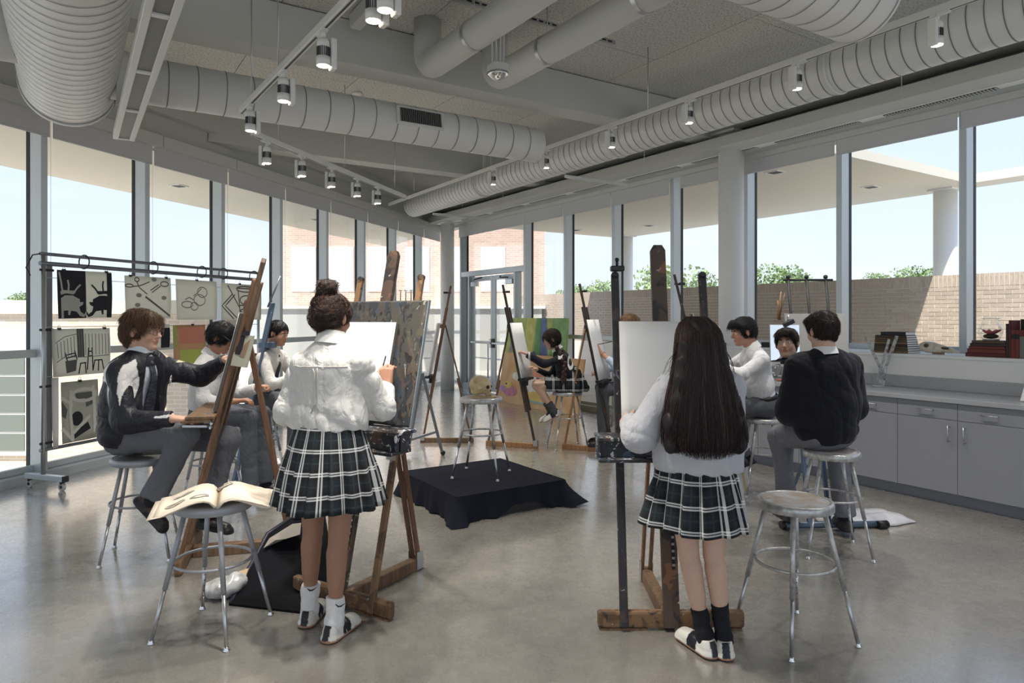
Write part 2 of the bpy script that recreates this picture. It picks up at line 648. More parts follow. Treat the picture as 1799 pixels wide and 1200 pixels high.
# ------------------------------------------------------------------ right wall: windows, door, soffit
CW = 7.403
SP_R = 1.295
D0R = 3.25
GL = CW + 0.16
def rbox(b, c0, c1, d0, d1, z0, z1):
    return b.box(G(c0, d0, z0), NR * (c1 - c0), DR * (d1 - d0), V((0, 0, z1 - z0)))
def right_window(d0, d1, zlow, rail=True):
    global wcount
    wcount += 1
    w = structroot('window_%d' % wcount, G(CW, (d0 + d1) / 2, 0))
    b = MB()
    rbox(b, CW, GL - 0.012, d0 - 0.035, d0 + 0.035, zlow, 3.72)
    b.build('mullion', M_ALU, w, bevel=0.003)
    b = MB()
    rbox(b, GL - 0.012, GL + 0.03, d0 - 0.04, d0 - 0.014, zlow, 3.72)
    rbox(b, GL - 0.012, GL + 0.03, d0 + 0.014, d0 + 0.04, zlow, 3.72)
    b.build('gasket', M_GASK, w)
    b = MB()
    rbox(b, GL - 0.07, GL - 0.01, d0 + 0.035, d1 - 0.035, zlow, zlow + 0.06)
    b.build('bottom_rail', M_ALU, w, bevel=0.003)
    z0 = zlow + 0.055
    if rail:
        b = MB()
        rbox(b, GL - 0.10, GL - 0.01, d0 + 0.035, d1 - 0.035, 1.215, 1.285)
        b.build('transom_rail', M_ALU, w, bevel=0.003)
        b = MB()
        rbox(b, GL - 0.004, GL + 0.004, d0 + 0.03, d1 - 0.03, z0, 1.22)
        b.build('pane', M_GLASS, w)
        z0 = 1.28
    b = MB()
    rbox(b, GL - 0.004, GL + 0.004, d0 + 0.03, d1 - 0.03, z0, 3.72)
    b.build('pane', M_GLASS, w)
SILL = 1.24
D_CAB = 6.15
for i in range(-6, 3):
    right_window(D0R + i * SP_R, D0R + (i + 1) * SP_R, SILL + 0.0, rail=False)
for i in range(3, 6):
    right_window(D0R + i * SP_R, D0R + (i + 1) * SP_R, 0.08)
DD0, DD1 = D0R + 6 * SP_R, D0R + 8 * SP_R        # door bay
# transom light over the doors and the doors themselves
wcount += 1
w = structroot('window_%d' % wcount, G(CW, (DD0 + DD1) / 2, 2.5))
b = MB(); rbox(b, CW, GL - 0.012, DD0 - 0.035, DD0 + 0.035, 0, 3.72); b.build('mullion', M_ALU, w, bevel=0.003)
b = MB(); rbox(b, CW, GL - 0.012, DD1 - 0.035, DD1 + 0.035, 0, 3.72); b.build('mullion', M_ALU, w, bevel=0.003)
b = MB(); rbox(b, CW, GL - 0.012, DD0 + 0.035, DD1 - 0.035, 2.50, 2.61); b.build('transom_rail', M_ALU, w, bevel=0.003)
b = MB()
for dd in (DD0, DD1):
    rbox(b, GL - 0.012, GL + 0.03, dd - 0.04, dd - 0.014, 0, 3.72)
    rbox(b, GL - 0.012, GL + 0.03, dd + 0.014, dd + 0.04, 0, 3.72)
b.build('gasket', M_GASK, w)
b = MB(); rbox(b, GL - 0.004, GL + 0.004, DD0 + 0.03, DD1 - 0.03, 2.6, 3.72); b.build('pane', M_GLASS, w)
# narrow side lights
JAM = 0.36
for dd0, dd1 in ((DD0 + 0.035, DD0 + JAM), (DD1 - JAM, DD1 - 0.035)):
    b = MB(); rbox(b, GL - 0.004, GL + 0.004, dd0, dd1, 0.1, 2.5); b.build('pane', M_GLASS, w)
    b = MB(); rbox(b, CW + 0.03, GL, dd0, dd1, 0.0, 0.12); b.build('bottom_rail', M_ALU, w)
for dd in (DD0 + JAM, DD1 - JAM):
    b = MB(); rbox(b, CW + 0.0, GL, dd - 0.03, dd + 0.03, 0.0, 2.5); b.build('door_jamb', M_ALU, w, bevel=0.003)
dcount = 0
for (a, e, hinge) in ((DD0 + JAM + 0.035, (DD0 + DD1) / 2 - 0.004, 0), ((DD0 + DD1) / 2 + 0.004, DD1 - JAM - 0.035, 1)):
    dcount += 1
    dr = structroot('door_%d' % dcount, G(CW + 0.1, (a + e) / 2, 0))
    b = MB()
    rbox(b, GL - 0.09, GL - 0.045, a, a + 0.085, 0.02, 2.48)
    rbox(b, GL - 0.09, GL - 0.045, e - 0.085, e, 0.02, 2.48)
    rbox(b, GL - 0.09, GL - 0.045, a + 0.085, e - 0.085, 2.38, 2.48)
    rbox(b, GL - 0.09, GL - 0.045, a + 0.085, e - 0.085, 0.02, 0.26)
    b.build('door_frame', M_ALU, dr, bevel=0.003)
    b = MB(); rbox(b, GL - 0.07, GL - 0.062, a + 0.08, e - 0.08, 0.25, 2.39); b.build('pane', M_GLASS, dr)
    b = MB()
    rbox(b, GL - 0.145, GL - 0.12, a + 0.03, e - 0.03, 1.03, 1.065)
    rbox(b, GL - 0.12, GL - 0.09, a + 0.03, a + 0.07, 1.02, 1.075)
    rbox(b, GL - 0.12, GL - 0.09, e - 0.07, e - 0.03, 1.02, 1.075)
    b.build('push_bar', M_STEEL, dr, bevel=0.003)
    b = MB()
    q = (e - 0.32, e - 0.06) if hinge else (a + 0.06, a + 0.32)
    rbox(b, GL - 0.155, GL - 0.09, q[0], q[1], 2.27, 2.37)
    b.build('door_closer', M_STEEL, dr, bevel=0.006)
    b = MB()
    mid = (q[0] + q[1]) / 2
    sgn = -1 if hinge else 1
    b.bar(G(GL - 0.16, mid, 2.40), G(GL - 0.24, mid + sgn * 0.2, 2.41), 0.025, 0.012, V((0, 0, 1)))
    b.bar(G(GL - 0.24, mid + sgn * 0.2, 2.41), G(GL - 0.13, mid + sgn * 0.33, 2.45), 0.025, 0.012, V((0, 0, 1)))
    b.build('closer_arm', M_BLACK, dr)
    b = MB()
    lk = a + 0.045 if hinge else e - 0.045
    rbox(b, GL - 0.13, GL - 0.09, lk - 0.035, lk + 0.035, 0.95, 1.14)
    b.build('lock_case', M_BLACK if not hinge else M_STEEL, dr, bevel=0.004)
right_window(DD1, 14.3, 0.08)
b = MB()
rbox(b, CW - 0.02, GL + 0.1, D_CAB, DD0 - 0.04, -0.01, 0.09)
struct(b.build('baseboard_right', M_ALU, bevel=0.004))
# low wall + deep sill behind the counter
b = MB()
rbox(b, 6.86, GL + 0.1, -6.4, D_CAB, 0.0, SILL - 0.03)
struct(b.build('wall_right', M_WHITE))
b = MB()
rbox(b, 6.845, GL + 0.12, -6.4, D_CAB + 0.015, SILL - 0.03, SILL)
struct(b.build('trim_4', M_WHITE, bevel=0.004))
# header above the glazing, and the lowered soffit with its slot diffusers
b = MB()
rbox(b, CW - 0.05, GL + 0.12, -6.4, 14.5, 3.66, CEIL + 0.05)
struct(b.build('wall_right_header', M_GREYP))
sof = structroot('trim_5', G(7.0, 5, 3.69))
b = MB()
rbox(b, 6.70, CW - 0.05, -6.4, 13.9, 3.69, 3.82)
b.build('soffit_board', M_GREYP, sof, bevel=0.004)
b = MB()
rbox(b, 7.02, 7.12, -6.4, 13.9, 3.682, 3.69)
b.build('diffuser_frame', M_WHITE, sof)
for k in range(14):
    d0 = 12.9 - k * SP_R
    b = MB()
    rbox(b, 7.03, 7.11, d0 - 1.02, d0, 3.676, 3.682)
    gr = b.build('slot_diffuser', M_DARK, sof)
    b = MB()
    for q in range(34):
        rbox(b, 7.03, 7.11, d0 - 1.02 + q * 0.03, d0 - 1.02 + q * 0.03 + 0.012, 3.670, 3.678)
    b.build('diffuser_louvre', M_GREYP, gr)
b = MB()
rbox(b, CW - 0.09, CW - 0.03, -6.4, 13.9, 3.62, 3.69)
b.build('shade_pocket', M_GREYP, sof, bevel=0.004)
# edge beam along the right-hand wall
b = MB()
rbox(b, 6.80, 6.86, -6.4, 14.0, 3.95, CEIL)
rbox(b, 6.70, 6.96, -6.4, 14.0, 3.93, 3.95)
struct(b.build('trim_6', M_GREYP))

for i in range(-3, 8):
    d0 = D0R + i * SP_R
    if i == 7:
        continue
    d1 = d0 + (2 * SP_R if i == 6 else SP_R)
    nth = {6: 'wide roller shade above the glazed double doors'}.get(i)
    if nth:
        lab = 'pale grey ' + nth
    elif i > 2:
        lab = 'pale grey roller shade on the right window wall, %s from the double doors' % ORD[5 - i]
    else:
        lab = 'grey roller shade right of the round column, %s window from it' % ORD[2 - i]
    shade(G(CW - 0.035, d0 + 0.03), DR, d1 - d0 - 0.035 - (0.0 if i != 2 else 0.2), -NR, 3.395 if i > 2 else 3.45, 3.655, lab, 'right wall roller shades')

# columns
def column(p, r, z0, z1, label, cap=False):
    o = thing('round_column', label, 'column', p + V((0, 0, z0)))
    b = MB(); b.cyl(p + V((0, 0, z0)), p + V((0, 0, z1)), r, n=40)
    b.build('shaft', M_WHITE, o)
    b = MB(); b.box(p + NR * -0.2 + DR * -0.2 + V((0, 0, z1)), NR * 0.4, DR * 0.4, V((0, 0, 0.03)))
    b.build('cap_plate', M_WHITE, o, bevel=0.003)
    return o
def c_at(px, c):
    t = (px - 899.5) / FPX
    y = c / (cos(AR) * t + sin(AR))
    return V((t * y, y, 0))
column(c_at(1284.5, 7.03), 0.155, 0, 3.90, 'white round interior column beside the counter window')
column(c_at(786, 7.0), 0.15, 0, 3.66, 'white round column in the far corner by the doors')
column(G(12.55, 5.78), 0.18, -0.02, 3.75, 'white round canopy column just beyond the brick terrace wall at right')
column(c_at(1100, 12.55), 0.18, -0.02, 3.75, 'white round canopy column far beyond the terrace wall, left of the tall easel mast')

# ------------------------------------------------------------------ base cabinets, counter
UW = 0.495
D_EDGE = 2.78
def cabinet(d0, idx, label):
    o = thing('base_cabinet', label, 'cabinet', G(6.55, d0 + UW / 2, 0), 'grey base cabinets under the counter')
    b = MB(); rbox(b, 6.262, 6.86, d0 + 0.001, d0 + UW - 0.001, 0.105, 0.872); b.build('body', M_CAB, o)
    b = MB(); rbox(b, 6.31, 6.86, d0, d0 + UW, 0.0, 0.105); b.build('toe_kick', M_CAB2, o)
    dr = MB(); rbox(dr, 6.242, 6.262, d0 + 0.002, d0 + UW - 0.002, 0.730, 0.868); dro = dr.build('drawer', M_CAB, o, bevel=0.0015)
    h = MB()
    m = d0 + UW / 2
    h.cyl(G(6.212, m - 0.065, 0.80), G(6.212, m + 0.065, 0.80), 0.0055, n=8)
    h.cyl(G(6.212, m - 0.055, 0.80), G(6.244, m - 0.055, 0.80), 0.0045, n=8)
    h.cyl(G(6.212, m + 0.055, 0.80), G(6.244, m + 0.055, 0.80), 0.0045, n=8)
    h.build('handle', M_STEEL, dro)
    dm = MB(); rbox(dm, 6.242, 6.262, d0 + 0.002, d0 + UW - 0.002, 0.108, 0.726); dmo = dm.build('door', M_CAB, o, bevel=0.0015)
    h = MB()
    m = d0 + (0.06 if idx % 2 == 0 else UW - 0.06)
    h.cyl(G(6.205, m, 0.545), G(6.205, m, 0.685), 0.0055, n=8)
    h.cyl(G(6.205, m, 0.555), G(6.244, m, 0.555), 0.0045, n=8)
    h.cyl(G(6.205, m, 0.675), G(6.244, m, 0.675), 0.0045, n=8)
    h.build('handle', M_STEEL, dmo)
for k in range(-4, 7):
    d0 = D_EDGE + k * UW
    if d0 + UW > D_CAB + 0.3:
        continue
    txt = {-1: 'grey base cabinet rightmost in view, handle at its left edge',
           0: 'grey base cabinet second from the right edge, handle at its right edge',
           1: 'grey base cabinet just right of the boy in the navy jacket'}.get(
        k, ('grey base cabinet hidden behind the boy in navy, %s left of his stool' % ORD[k - 2]) if k > 1 else ('grey base cabinet off the right edge of the picture, %s after the rightmost visible one' % ORD[-k - 2]))
    cabinet(d0, k, txt)
b = MB(); rbox(b, 6.21, 6.858, -6.3, D_CAB + 0.02, 0.873, 0.915)
tag(b.build('countertop', M_COUNTER, bevel=0.004), 'long light grey countertop running under the right windows', 'countertop')
b = MB(); rbox(b, 6.835, 6.859, -6.3, D_CAB + 0.01, 0.915, 1.03)
tag(b.build('backsplash', M_COUNTER, bevel=0.003), 'grey backsplash strip along the back of the counter', 'backsplash')
# ------------------------------------------------------------------ outside: canopies, brick walls, buildings, trees
b = MB()
b.prism([LW(-13, -2.75, 3.60), LW(-13, -0.18, 3.60), LW(9.9, -0.18, 3.60), LW(12.5, -2.75, 3.60)], V((0, 0, 0.16)))
tag(b.build('entrance_canopy', M_CANOPY), 'pale flat canopy outside the left windows', 'canopy')
cn_ = thing('terrace_canopy', 'pale flat canopy over the terrace outside the right windows', 'canopy', G(9.6, 8, 3.78))
b = MB(); rbox(b, GL + 0.13, 12.80, 5.30, 14.2, 3.78, 3.92); b.build('canopy_slab', M_CANOPY, cn_)
b = MB(); rbox(b, 12.30, 12.80, -5.0, 5.30, 3.78, 3.92); b.build('edge_beam', M_CANOPY, cn_)
dl_pts = [(314, 326), (555, 385)]
for (px, py) in dl_pts:
    p = FP(px, py, 3.6) if py > 557 else V((0, 0, 0))
    y = FPX * (3.6 - CAMH) / (557 - py)
    p = V(((px - 899.5) / FPX * y, y, 3.6))
    o = thing('soffit_light', 'square recessed downlight in the left canopy seen at window pane near x %d' % px, 'light', p)
    o['label'] = 'square recessed downlight in the left canopy, ' + ('nearer one above the drawing rack' if px < 400 else 'farther one near the brick building')
    b = MB(); b.box(p - DL * 0.1 - IL * 0.1 + V((0, 0, -0.012)), DL * 0.2, IL * 0.2, V((0, 0, 0.011))); b.build('trim_ring', M_WHITE, o)
    b = MB(); b.box(p - DL * 0.07 - IL * 0.07 + V((0, 0, -0.016)), DL * 0.14, IL * 0.14, V((0, 0, 0.004))); b.build('baffle', M_DARK, o)
for px, py, w_ in ((1530, 328, 'by the terrace column'), (1362, 302, 'just right of the indoor column'), (1140, 396, 'left of the indoor column'), (1012, 404, 'nearest the doors')):
    y = FPX * (3.78 - CAMH) / (557 - py)
    p = V(((px - 899.5) / FPX * y, y, 3.78))
    o = thing('soffit_light', 'square recessed downlight in the terrace canopy, the one ' + w_, 'light', p)
    b = MB(); b.box(p - DR * 0.12 - NR * 0.12 + V((0, 0, -0.012)), DR * 0.24, NR * 0.24, V((0, 0, 0.011))); b.build('trim_ring', M_WHITE, o)
    b = MB(); b.box(p - DR * 0.08 - NR * 0.08 + V((0, 0, -0.016)), DR * 0.16, NR * 0.16, V((0, 0, 0.004))); b.build('baffle', M_DARK, o)

# terrace brick wall: real bricks, soldier course on top
BW_C = 12.07
H_BW = 2.29
bw = thing('brick_wall', 'tan brick terrace wall with a soldier course outside the right windows', 'wall', G(BW_C + 0.1, 8, 0))
M_MORTAR = mat('mortar', rgb(222, 214, 204), 0.95)
M_BRICKS = [mat('brick_a', rgb(192, 178, 164), 0.9, noise=(30, rgb(172, 158, 144), 0.35, 0.7)),
            mat('brick_b', rgb(182, 168, 154), 0.9, noise=(30, rgb(164, 150, 138), 0.35, 0.7)),
            mat('brick_c', rgb(174, 160, 147), 0.9, noise=(30, rgb(192, 178, 162), 0.35, 0.7))]
b = MB(); rbox(b, BW_C + 0.006, BW_C + 0.2, -5, 30, -0.02, H_BW - 0.004); b.build('mortar_core', M_MORTAR, bw)
CRS = 0.0677
bm_st = []
for m_ in M_BRICKS:
    q = MB(); q.box(V((0, 0, 0)) , NR * 0.1, DR * 0.193, V((0, 0, 0.058)))
    ob = q.build('brick_proto', m_, None, bevel=0)
    bm_st.append(ob.data)
    off_st = ob.location.copy()
    bpy.data.objects.remove(ob)
bm_sol = []
for m_ in M_BRICKS:
    q = MB(); q.box(V((0, 0, 0)), NR * 0.1, DR * 0.058, V((0, 0, 0.193)))
    ob = q.build('brick_proto', m_, None, bevel=0)
    bm_sol.append(ob.data)
    off_so = ob.location.copy()
    bpy.data.objects.remove(ob)
rest = MB()
z_top = H_BW - 0.203
n_ind = 0
def brick_one(c, d, z, sol):
    global n_ind
    org = WORLD_LOC[bw.name]
    ob = bpy.data.objects.new('brick', random.choice(bm_sol if sol else bm_st))
    COL.objects.link(ob)
    ob.parent = bw
    ob.location = V(off_so if sol else off_st) + G(c, d, z) - org
    n_ind += 1
d = -3.0
k = 0
while d < 26:
    near = 2.35 < d < 6.4
    c = BW_C + random.uniform(-0.002, 0.002)
    if near:
        brick_one(c, d, H_BW - 0.196, True)
    elif d < 22:
        rest.box(G(c, d, H_BW - 0.196), NR * 0.1, DR * 0.058, V((0, 0, 0.193)))
    d += CRS
row = 0
z = z_top - 0.06
while z > 0.0:
    d = -3.0 + (0.1015 if row % 2 else 0)
    while d < 22:
        c = BW_C + random.uniform(-0.002, 0.002)
        if row < 12 and 2.3 < d < 6.4 and n_ind < 300:
            brick_one(c, d, z, False)
        elif z > 0.9 or d < 0:
            rest.box(G(c, d, z), NR * 0.1, DR * 0.193, V((0, 0, 0.058)))
        d += 0.203
    z -= CRS
    row += 1
ro = rest.build('brick_field', M_BRICKS[1], bw, recalc=False)
ro['kind'] = 'stuff'

# lower brick wing seen through the left windows
lw_ = thing('brick_wing', 'pale low brick wing with white coping outside the left windows', 'building', (-9, 11.3, -0.75))
b = MB(); b.box((-16, 11, -0.75), (11.4, 0, 0), (0, 0.5, 0), (0, 0, 2.4)); b.build('wall', M_BRICK_L, lw_)
b = MB(); b.box((-16, 10.93, 1.65), (11.5, 0, 0), (0, 0.6, 0), (0, 0, 0.22)); b.build('coping', M_CANOPY, lw_)
b = MB(); b.box((-16, 10.96, 1.06), (8.45, 0, 0), (0, 0.03, 0), (0, 0, 0.38)); b.build('panel_band', mat('pale_panel', rgb(205, 205, 205), 0.7), lw_)
M_PANE = mat('dim_pane', rgb(120, 128, 122), 0.12)
for q in range(3):
    x0 = -9.9 + q * 0.72
    o = MB(); o.box((x0, 10.94, -0.62), (0.70, 0, 0), (0, 0.05, 0), (0, 0, 1.62)); fo = o.build('window_frame', M_WHITE, lw_)
    for r_ in range(5):
        p = MB(); p.box((x0 + 0.05, 10.925, -0.54 + r_ * 0.305), (0.6, 0, 0), (0, 0.016, 0), (0, 0, 0.27)); p.build('pane', M_PANE, fo)

# larger peach brick building farther off
pb = thing('brick_building', 'sunlit peach brick building with square white windows beyond the left windows', 'building', (-4, 22, -0.75))
b = MB(); b.box((-7.45, 22, -0.75), (8.5, 0, 0), (0, 6, 0), (0, 0, 9)); b.build('wall', M_BRICK_P, pb)
M_WWIN = mat('sky_reflection_white', rgb(240, 240, 240), 0.6)  # flat white stands in for sky reflected in the panes
for q in range(6):
    x0 = -7.1 + q * 1.22
    o = MB(); o.box((x0, 21.97, 2.42), (0.78, 0, 0), (0, 0.05, 0), (0, 0, 1.45)); wo = o.build('window', M_WHITE, pb)
    o = MB(); o.box((x0 + 0.05, 21.95, 2.47), (0.68, 0, 0), (0, 0.03, 0), (0, 0, 1.35)); o.build('pane', M_WWIN, wo)
b = MB(); b.box((-7.6, 20.6, -0.75), (8.5, 0, 0), (0, 1.3, 0), (0, 0, 2.6)); b.build('low_annex', mat('annex_grey', rgb(190, 190, 186), 0.8), pb)
b = MB(); b.box((-7.7, 20.5, 1.85), (8.7, 0, 0), (0, 1.5, 0), (0, 0, 0.08)); b.build('annex_roof', M_WHITE, pb)
# terrace railing beyond the double doors
rl = thing('hand_rail', 'thin grey metal handrail outside the glazed double doors', 'railing', c_at(850, 9.2))
b = MB()
p0, p1 = c_at(815, 9.3), c_at(905, 9.3)
for z in (0.95, 0.5):
    b.cyl(p0 + V((0, 0, z)), p1 + V((0, 0, z)), 0.02, n=8)
b.build('rail', M_STEEL, rl)
for t in (0, 0.5, 1):
    p = p0.lerp(p1, t)
    b = MB(); b.cyl(p + V((0, 0, -0.02)), p + V((0, 0, 0.95)), 0.02, n=8); b.build('post', M_STEEL, rl)

# trees
M_LEAF = [mat('leaf_a', rgb(150, 168, 122), 0.8), mat('leaf_b', rgb(128, 150, 104), 0.8)]
M_BARK = mat('bark', rgb(110, 95, 80), 0.9)
def tree(px, py_top, y, width, label):
    x = (px - 899.5) / FPX * y
    top = CAMH + (557 - py_top) / FPX * y
    h = top + 0.5
    o = thing('tree', label, 'tree', (x, y, -0.3), 'trees beyond the terrace wall')
    b = MB(); b.cyl((x, y, -0.3), (x, y, top - width * 0.4), width * 0.05, width * 0.02, n=8); b.build('trunk', M_BARK, o)
    b = MB()
    R = random.Random(int(px))
    blobs = [(x + R.uniform(-0.36, 0.36) * width, y + R.uniform(-0.3, 0.3) * width, top - width * R.uniform(0.16, 0.6), width * R.uniform(0.13, 0.24)) for _ in range(16)]
    blobs.append((x, y, top - width * 0.2, width * 0.2))
    for (bx, by, bz, br) in blobs:
        for _ in range(150):
            u = V((R.gauss(0, 1), R.gauss(0, 1), R.gauss(0, 1))).normalized()
            p = V((bx, by, bz)) + u * br * R.uniform(0.75, 1.08)
            s = width * R.uniform(0.014, 0.03)
            a = V((R.gauss(0, 1), R.gauss(0, 1), R.gauss(0, 1))).normalized()
            t1 = a.orthogonal().normalized() * s
            t2 = a.cross(t1)
            b.add([p - t1, p + t2, p + t1, p - t2], [(0, 1, 2, 3)])
    b.build('crown', M_LEAF[int(px) % 2], o, recalc=False)
tree(1180, 468, 42, 4.6, 'round green tree beyond the terrace wall behind the tall dark mast')
tree(1365, 470, 40, 4.0, 'bushy green tree beyond the terrace wall right of the indoor column')
tree(1410, 488, 44, 3.2, 'low green tree beyond the wall behind the metal easel rods')
tree(1545, 480, 52, 2.6, 'small pale tree beyond the wall left of the terrace column')
tree(1605, 466, 42, 3.4, 'green tree just left of the terrace column')
tree(1050, 492, 58, 4.0, 'distant pale tree beyond the wall left of the tall easel upright')
tree(1010, 500, 50, 3.0, 'faint distant tree seen right of the double doors')
tree(1235, 480, 46, 3.0, 'green treetop just left of the indoor column')
tree(38, 512, 60, 3.0, 'small dark tree at the far left above the low wing')
# ------------------------------------------------------------------ ducts and pipes overhead
def spiral(b, p0, ax, L, r, step=0.105, t0=0.0, n=40):
    """duct body with recessed lock-seams"""
    prof = []
    t = 0.0
    prof.append((0.0, r))
    x = step
    while x < L - 0.03:
        prof += [(x - 0.004, r), (x - 0.002, r + 0.006), (x + 0.002, r + 0.006), (x + 0.004, r)]
        x += step
    prof.append((L, r))
    b.lathe(p0, ax, prof, n=n, smooth=False)
    return b
def seams(b, p0, ax, L, r, step, n=48):
    x = step
    ax = V(ax)
    while x < L - 0.03:
        b.lathe(V(p0) + ax * (x - 0.004), ax, [(0, r + 0.0065), (0.008, r + 0.0065)], n=n, close=False)
        x += step
def duct(name_label, p0, ax, L, r, step, cap0=True, cap1=True, parent=None):
    o = thing('spiral_duct', name_label, 'duct', V(p0) + V(ax) * L / 2)
    b = MB(); b.lathe(p0, ax, [(0, r * 0.93), (0.012, r), (L - 0.012, r), (L, r * 0.93)], n=48)
    b.build('duct_body', M_DUCT, o)
    b = MB(); seams(b, p0, ax, L, r - 0.003, step)
    b.build('spiral_seam', M_SEAM, o)
    return o
ZD = 3.52
# a: big duct running to the left windows
ca = -0.02
ra = 0.335
da1 = 6.72
oa = duct('large grey spiral duct running overhead at the upper left', G(ca, 1.2, ZD), DR, da1 - 1.2, ra, 0.118)
b = MB()
for t in (3.2, da1 - 0.05):
    b.lathe(G(ca, t, ZD), DR, [(0, ra + 0.004), (0.0, ra + 0.012), (0.05, ra + 0.012), (0.05, ra + 0.004)], n=48, close=False)
b.build('joint_band', M_DUCT, oa)
# b: cross duct with supply grille
db = 6.28
rb = 0.185
c_l = lwall_c(db, 0.35)
ob_ = duct('grey spiral cross duct with a supply grille near its end', G(ca + 0.02, db, ZD), NR, 4.37 - ca, rb, 0.22)
b = MB(); b.lathe(G(ca + ra - 0.02, db, ZD), NR, [(0, rb + 0.05), (0.06, rb + 0.02), (0.10, rb + 0.006), (0.14, rb + 0.006)], n=40, close=False)
b.build('saddle_collar', M_DUCT, ob_)
gr_c0, gr_c1 = 2.62, 3.12
# grille on the side facing the camera, tilted slightly down
gp = G(0, db, ZD) + (-DR * cos(radians(8)) + V((0, 0, sin(radians(8)))) * 1.0) * (rb - 0.015)
gn = (-DR * cos(radians(8)) + V((0, 0, sin(radians(8)))))
gu = NR.cross(gn).normalized()
if gu.z < 0:
    gu = -gu
b = MB()
g0 = gp + NR * gr_c0
b.box(g0 - gu * 0.09, NR * 0.50, gu * 0.18, gn * 0.035)
b.build('grille_frame', M_DUCT, ob_, bevel=0.004)
b = MB(); b.box(g0 + NR * 0.03 - gu * 0.068 + gn * 0.034, NR * 0.44, gu * 0.136, gn * 0.003); gbo = b.build('grille_back', M_BLACK, ob_)
b = MB()
for q in range(22):
    b.box(g0 + NR * (0.034 + q * 0.02) - gu * 0.066 + gn * 0.036, NR * 0.006, gu * 0.132, gn * 0.01)
b.build('louvre', M_SEAM, gbo)
# b2: the stub continuing to the left of the big duct
o2 = duct('grey cross duct stub left of the large duct', G(-2.6, db - 0.5, ZD + 0.05), NR, 2.6 + ca - 0.2, 0.22, 0.4)
# c: long duct parallel to the right windows
cc_, rc_ = 5.55, 0.21
oc = duct('long pale spiral duct running parallel to the right windows', G(cc_, -4.0, 3.74), DR, 16.1, rc_, 0.115)
for dk in (3.4, 6.2, 9.4):
    b = MB(); b.box(G(cc_ - 0.02, dk, 3.74 + rc_), NR * 0.04, DR * 0.03, V((0, 0, CEIL - 3.74 - rc_))); b.build('hanger_strap', M_DUCT, oc)
    b = MB(); b.lathe(G(cc_, dk, 3.74), DR, [(0, rc_ + 0.002), (0, rc_ + 0.011), (0.03, rc_ + 0.011), (0.03, rc_ + 0.002)], n=40, close=False); b.build('hanger_band', M_DUCT, oc)
for dk in (7.35, 11.35):
    b = MB(); b.bar(G(cc_ + 0.05, dk, 3.50), G(6.72, dk, 3.50), 0.04, 0.03, V((0, 0, 1))); b.build('support_strut', M_DUCT, oc)
# d: stub duct at the top right
od = duct('round grey duct end entering at the top right', G(1.2, 2.38, 3.58), NR, 2.92, 0.27, 0.16)
# insulated pipes dropping and running towards the viewer
M_PIPE = mat('pipe_insulation', rgb(200, 201, 196), 0.55)
def pipe(px, y, zc, r, label):
    x = (px - 899.5) / FPX * y
    p = V((x, y, zc))
    o = thing('insulated_pipe', label, 'pipe', (x, y, zc))
    pts = [p + V((0, 0, CEIL - zc))]
    R_ = 0.14
    pts.append(p + V((0, 0, R_)))
    for k in range(1, 7):
        t = k / 6 * pi / 2
        pts.append(p + V((0, 0, R_ - R_ * sin(t))) - DR * (R_ - R_ * cos(t)))
    pts.append(p - DR * 2.45)
    pts.append(p - DR * 2.5 + V((0, 0, 0.1)))
    b = MB(); b.tube(pts, r, n=24); b.build('pipe_run', M_PIPE, o)
    for t in (0.85, 2.0):
        b = MB(); b.cyl(p - DR * t + V((0, 0, r - 0.01)), p - DR * t + V((0, 0, CEIL - zc)), 0.006, n=6)
        b.lathe(p - DR * (t + 0.02), DR, [(0, r + 0.004), (0.04, r + 0.004)], n=24, close=False)
        b.build('hanger_rod', M_STEEL, o)
pipe(751, 6.15, 3.845, 0.122, 'thick white insulated pipe dropping from the ceiling, left of the pair')
pipe(869, 6.45, 3.845, 0.122, 'thick white insulated pipe dropping from the ceiling, right of the pair')
# slotted strut channel carrying the pipes
us = thing('strut_channel', 'slotted metal channel carrying the two insulated pipes', 'channel', G(3.0, 4.75, 4.12))
b = MB(); b.box(G(2.2, 4.75, 4.10), NR * 2.0, DR * 0.041, V((0, 0, 0.041))); b.build('channel', M_STEEL, us)
b = MB()
for q in range(28):
    b.box(G(2.22 + q * 0.07, 4.747, 4.113), NR * 0.045, DR * 0.003, V((0, 0, 0.014)))
b.build('slot', M_BLACK, us)
# rectangular wireway stub in the ceiling
b = MB(); b.box(G(2.05, 3.2, 4.13), NR * 0.10, DR * 2.6, V((0, 0, 0.13)))
tag(b.build('wireway', M_PIPE, bevel=0.006), 'pale rectangular wireway under the ceiling left of the pipes', 'wireway')
# ceiling projector-type lamp between pipes
pj = AT(875, 125, 5.3)
o = thing('ceiling_speaker', 'small white and chrome device hanging on tubes between the two pipes', 'fixture', pj)
b = MB(); b.cbox(pj + V((0, 0, 0.02)), 0.13, 0.13, 0.07, Matrix.Rotation(AR, 3, 'Z')); b.build('housing', M_PIPE, o, bevel=0.008)
b = MB(); b.lathe(pj + V((0, 0, -0.015)), (0, 0, -1), [(0, 0.085), (0.02, 0.082), (0.05, 0.035), (0.06, 0.01)], n=24); b.build('reflector_dome', M_CHROME, o)
for q in (-0.05, -0.015, 0.02, 0.05):
    b = MB(); b.cyl(pj + NR * q + V((0, 0, 0.05)), pj + NR * q * 1.3 + V((0, 0, CEIL - pj.z)), 0.007, n=6); b.build('conduit', M_PIPE, o)
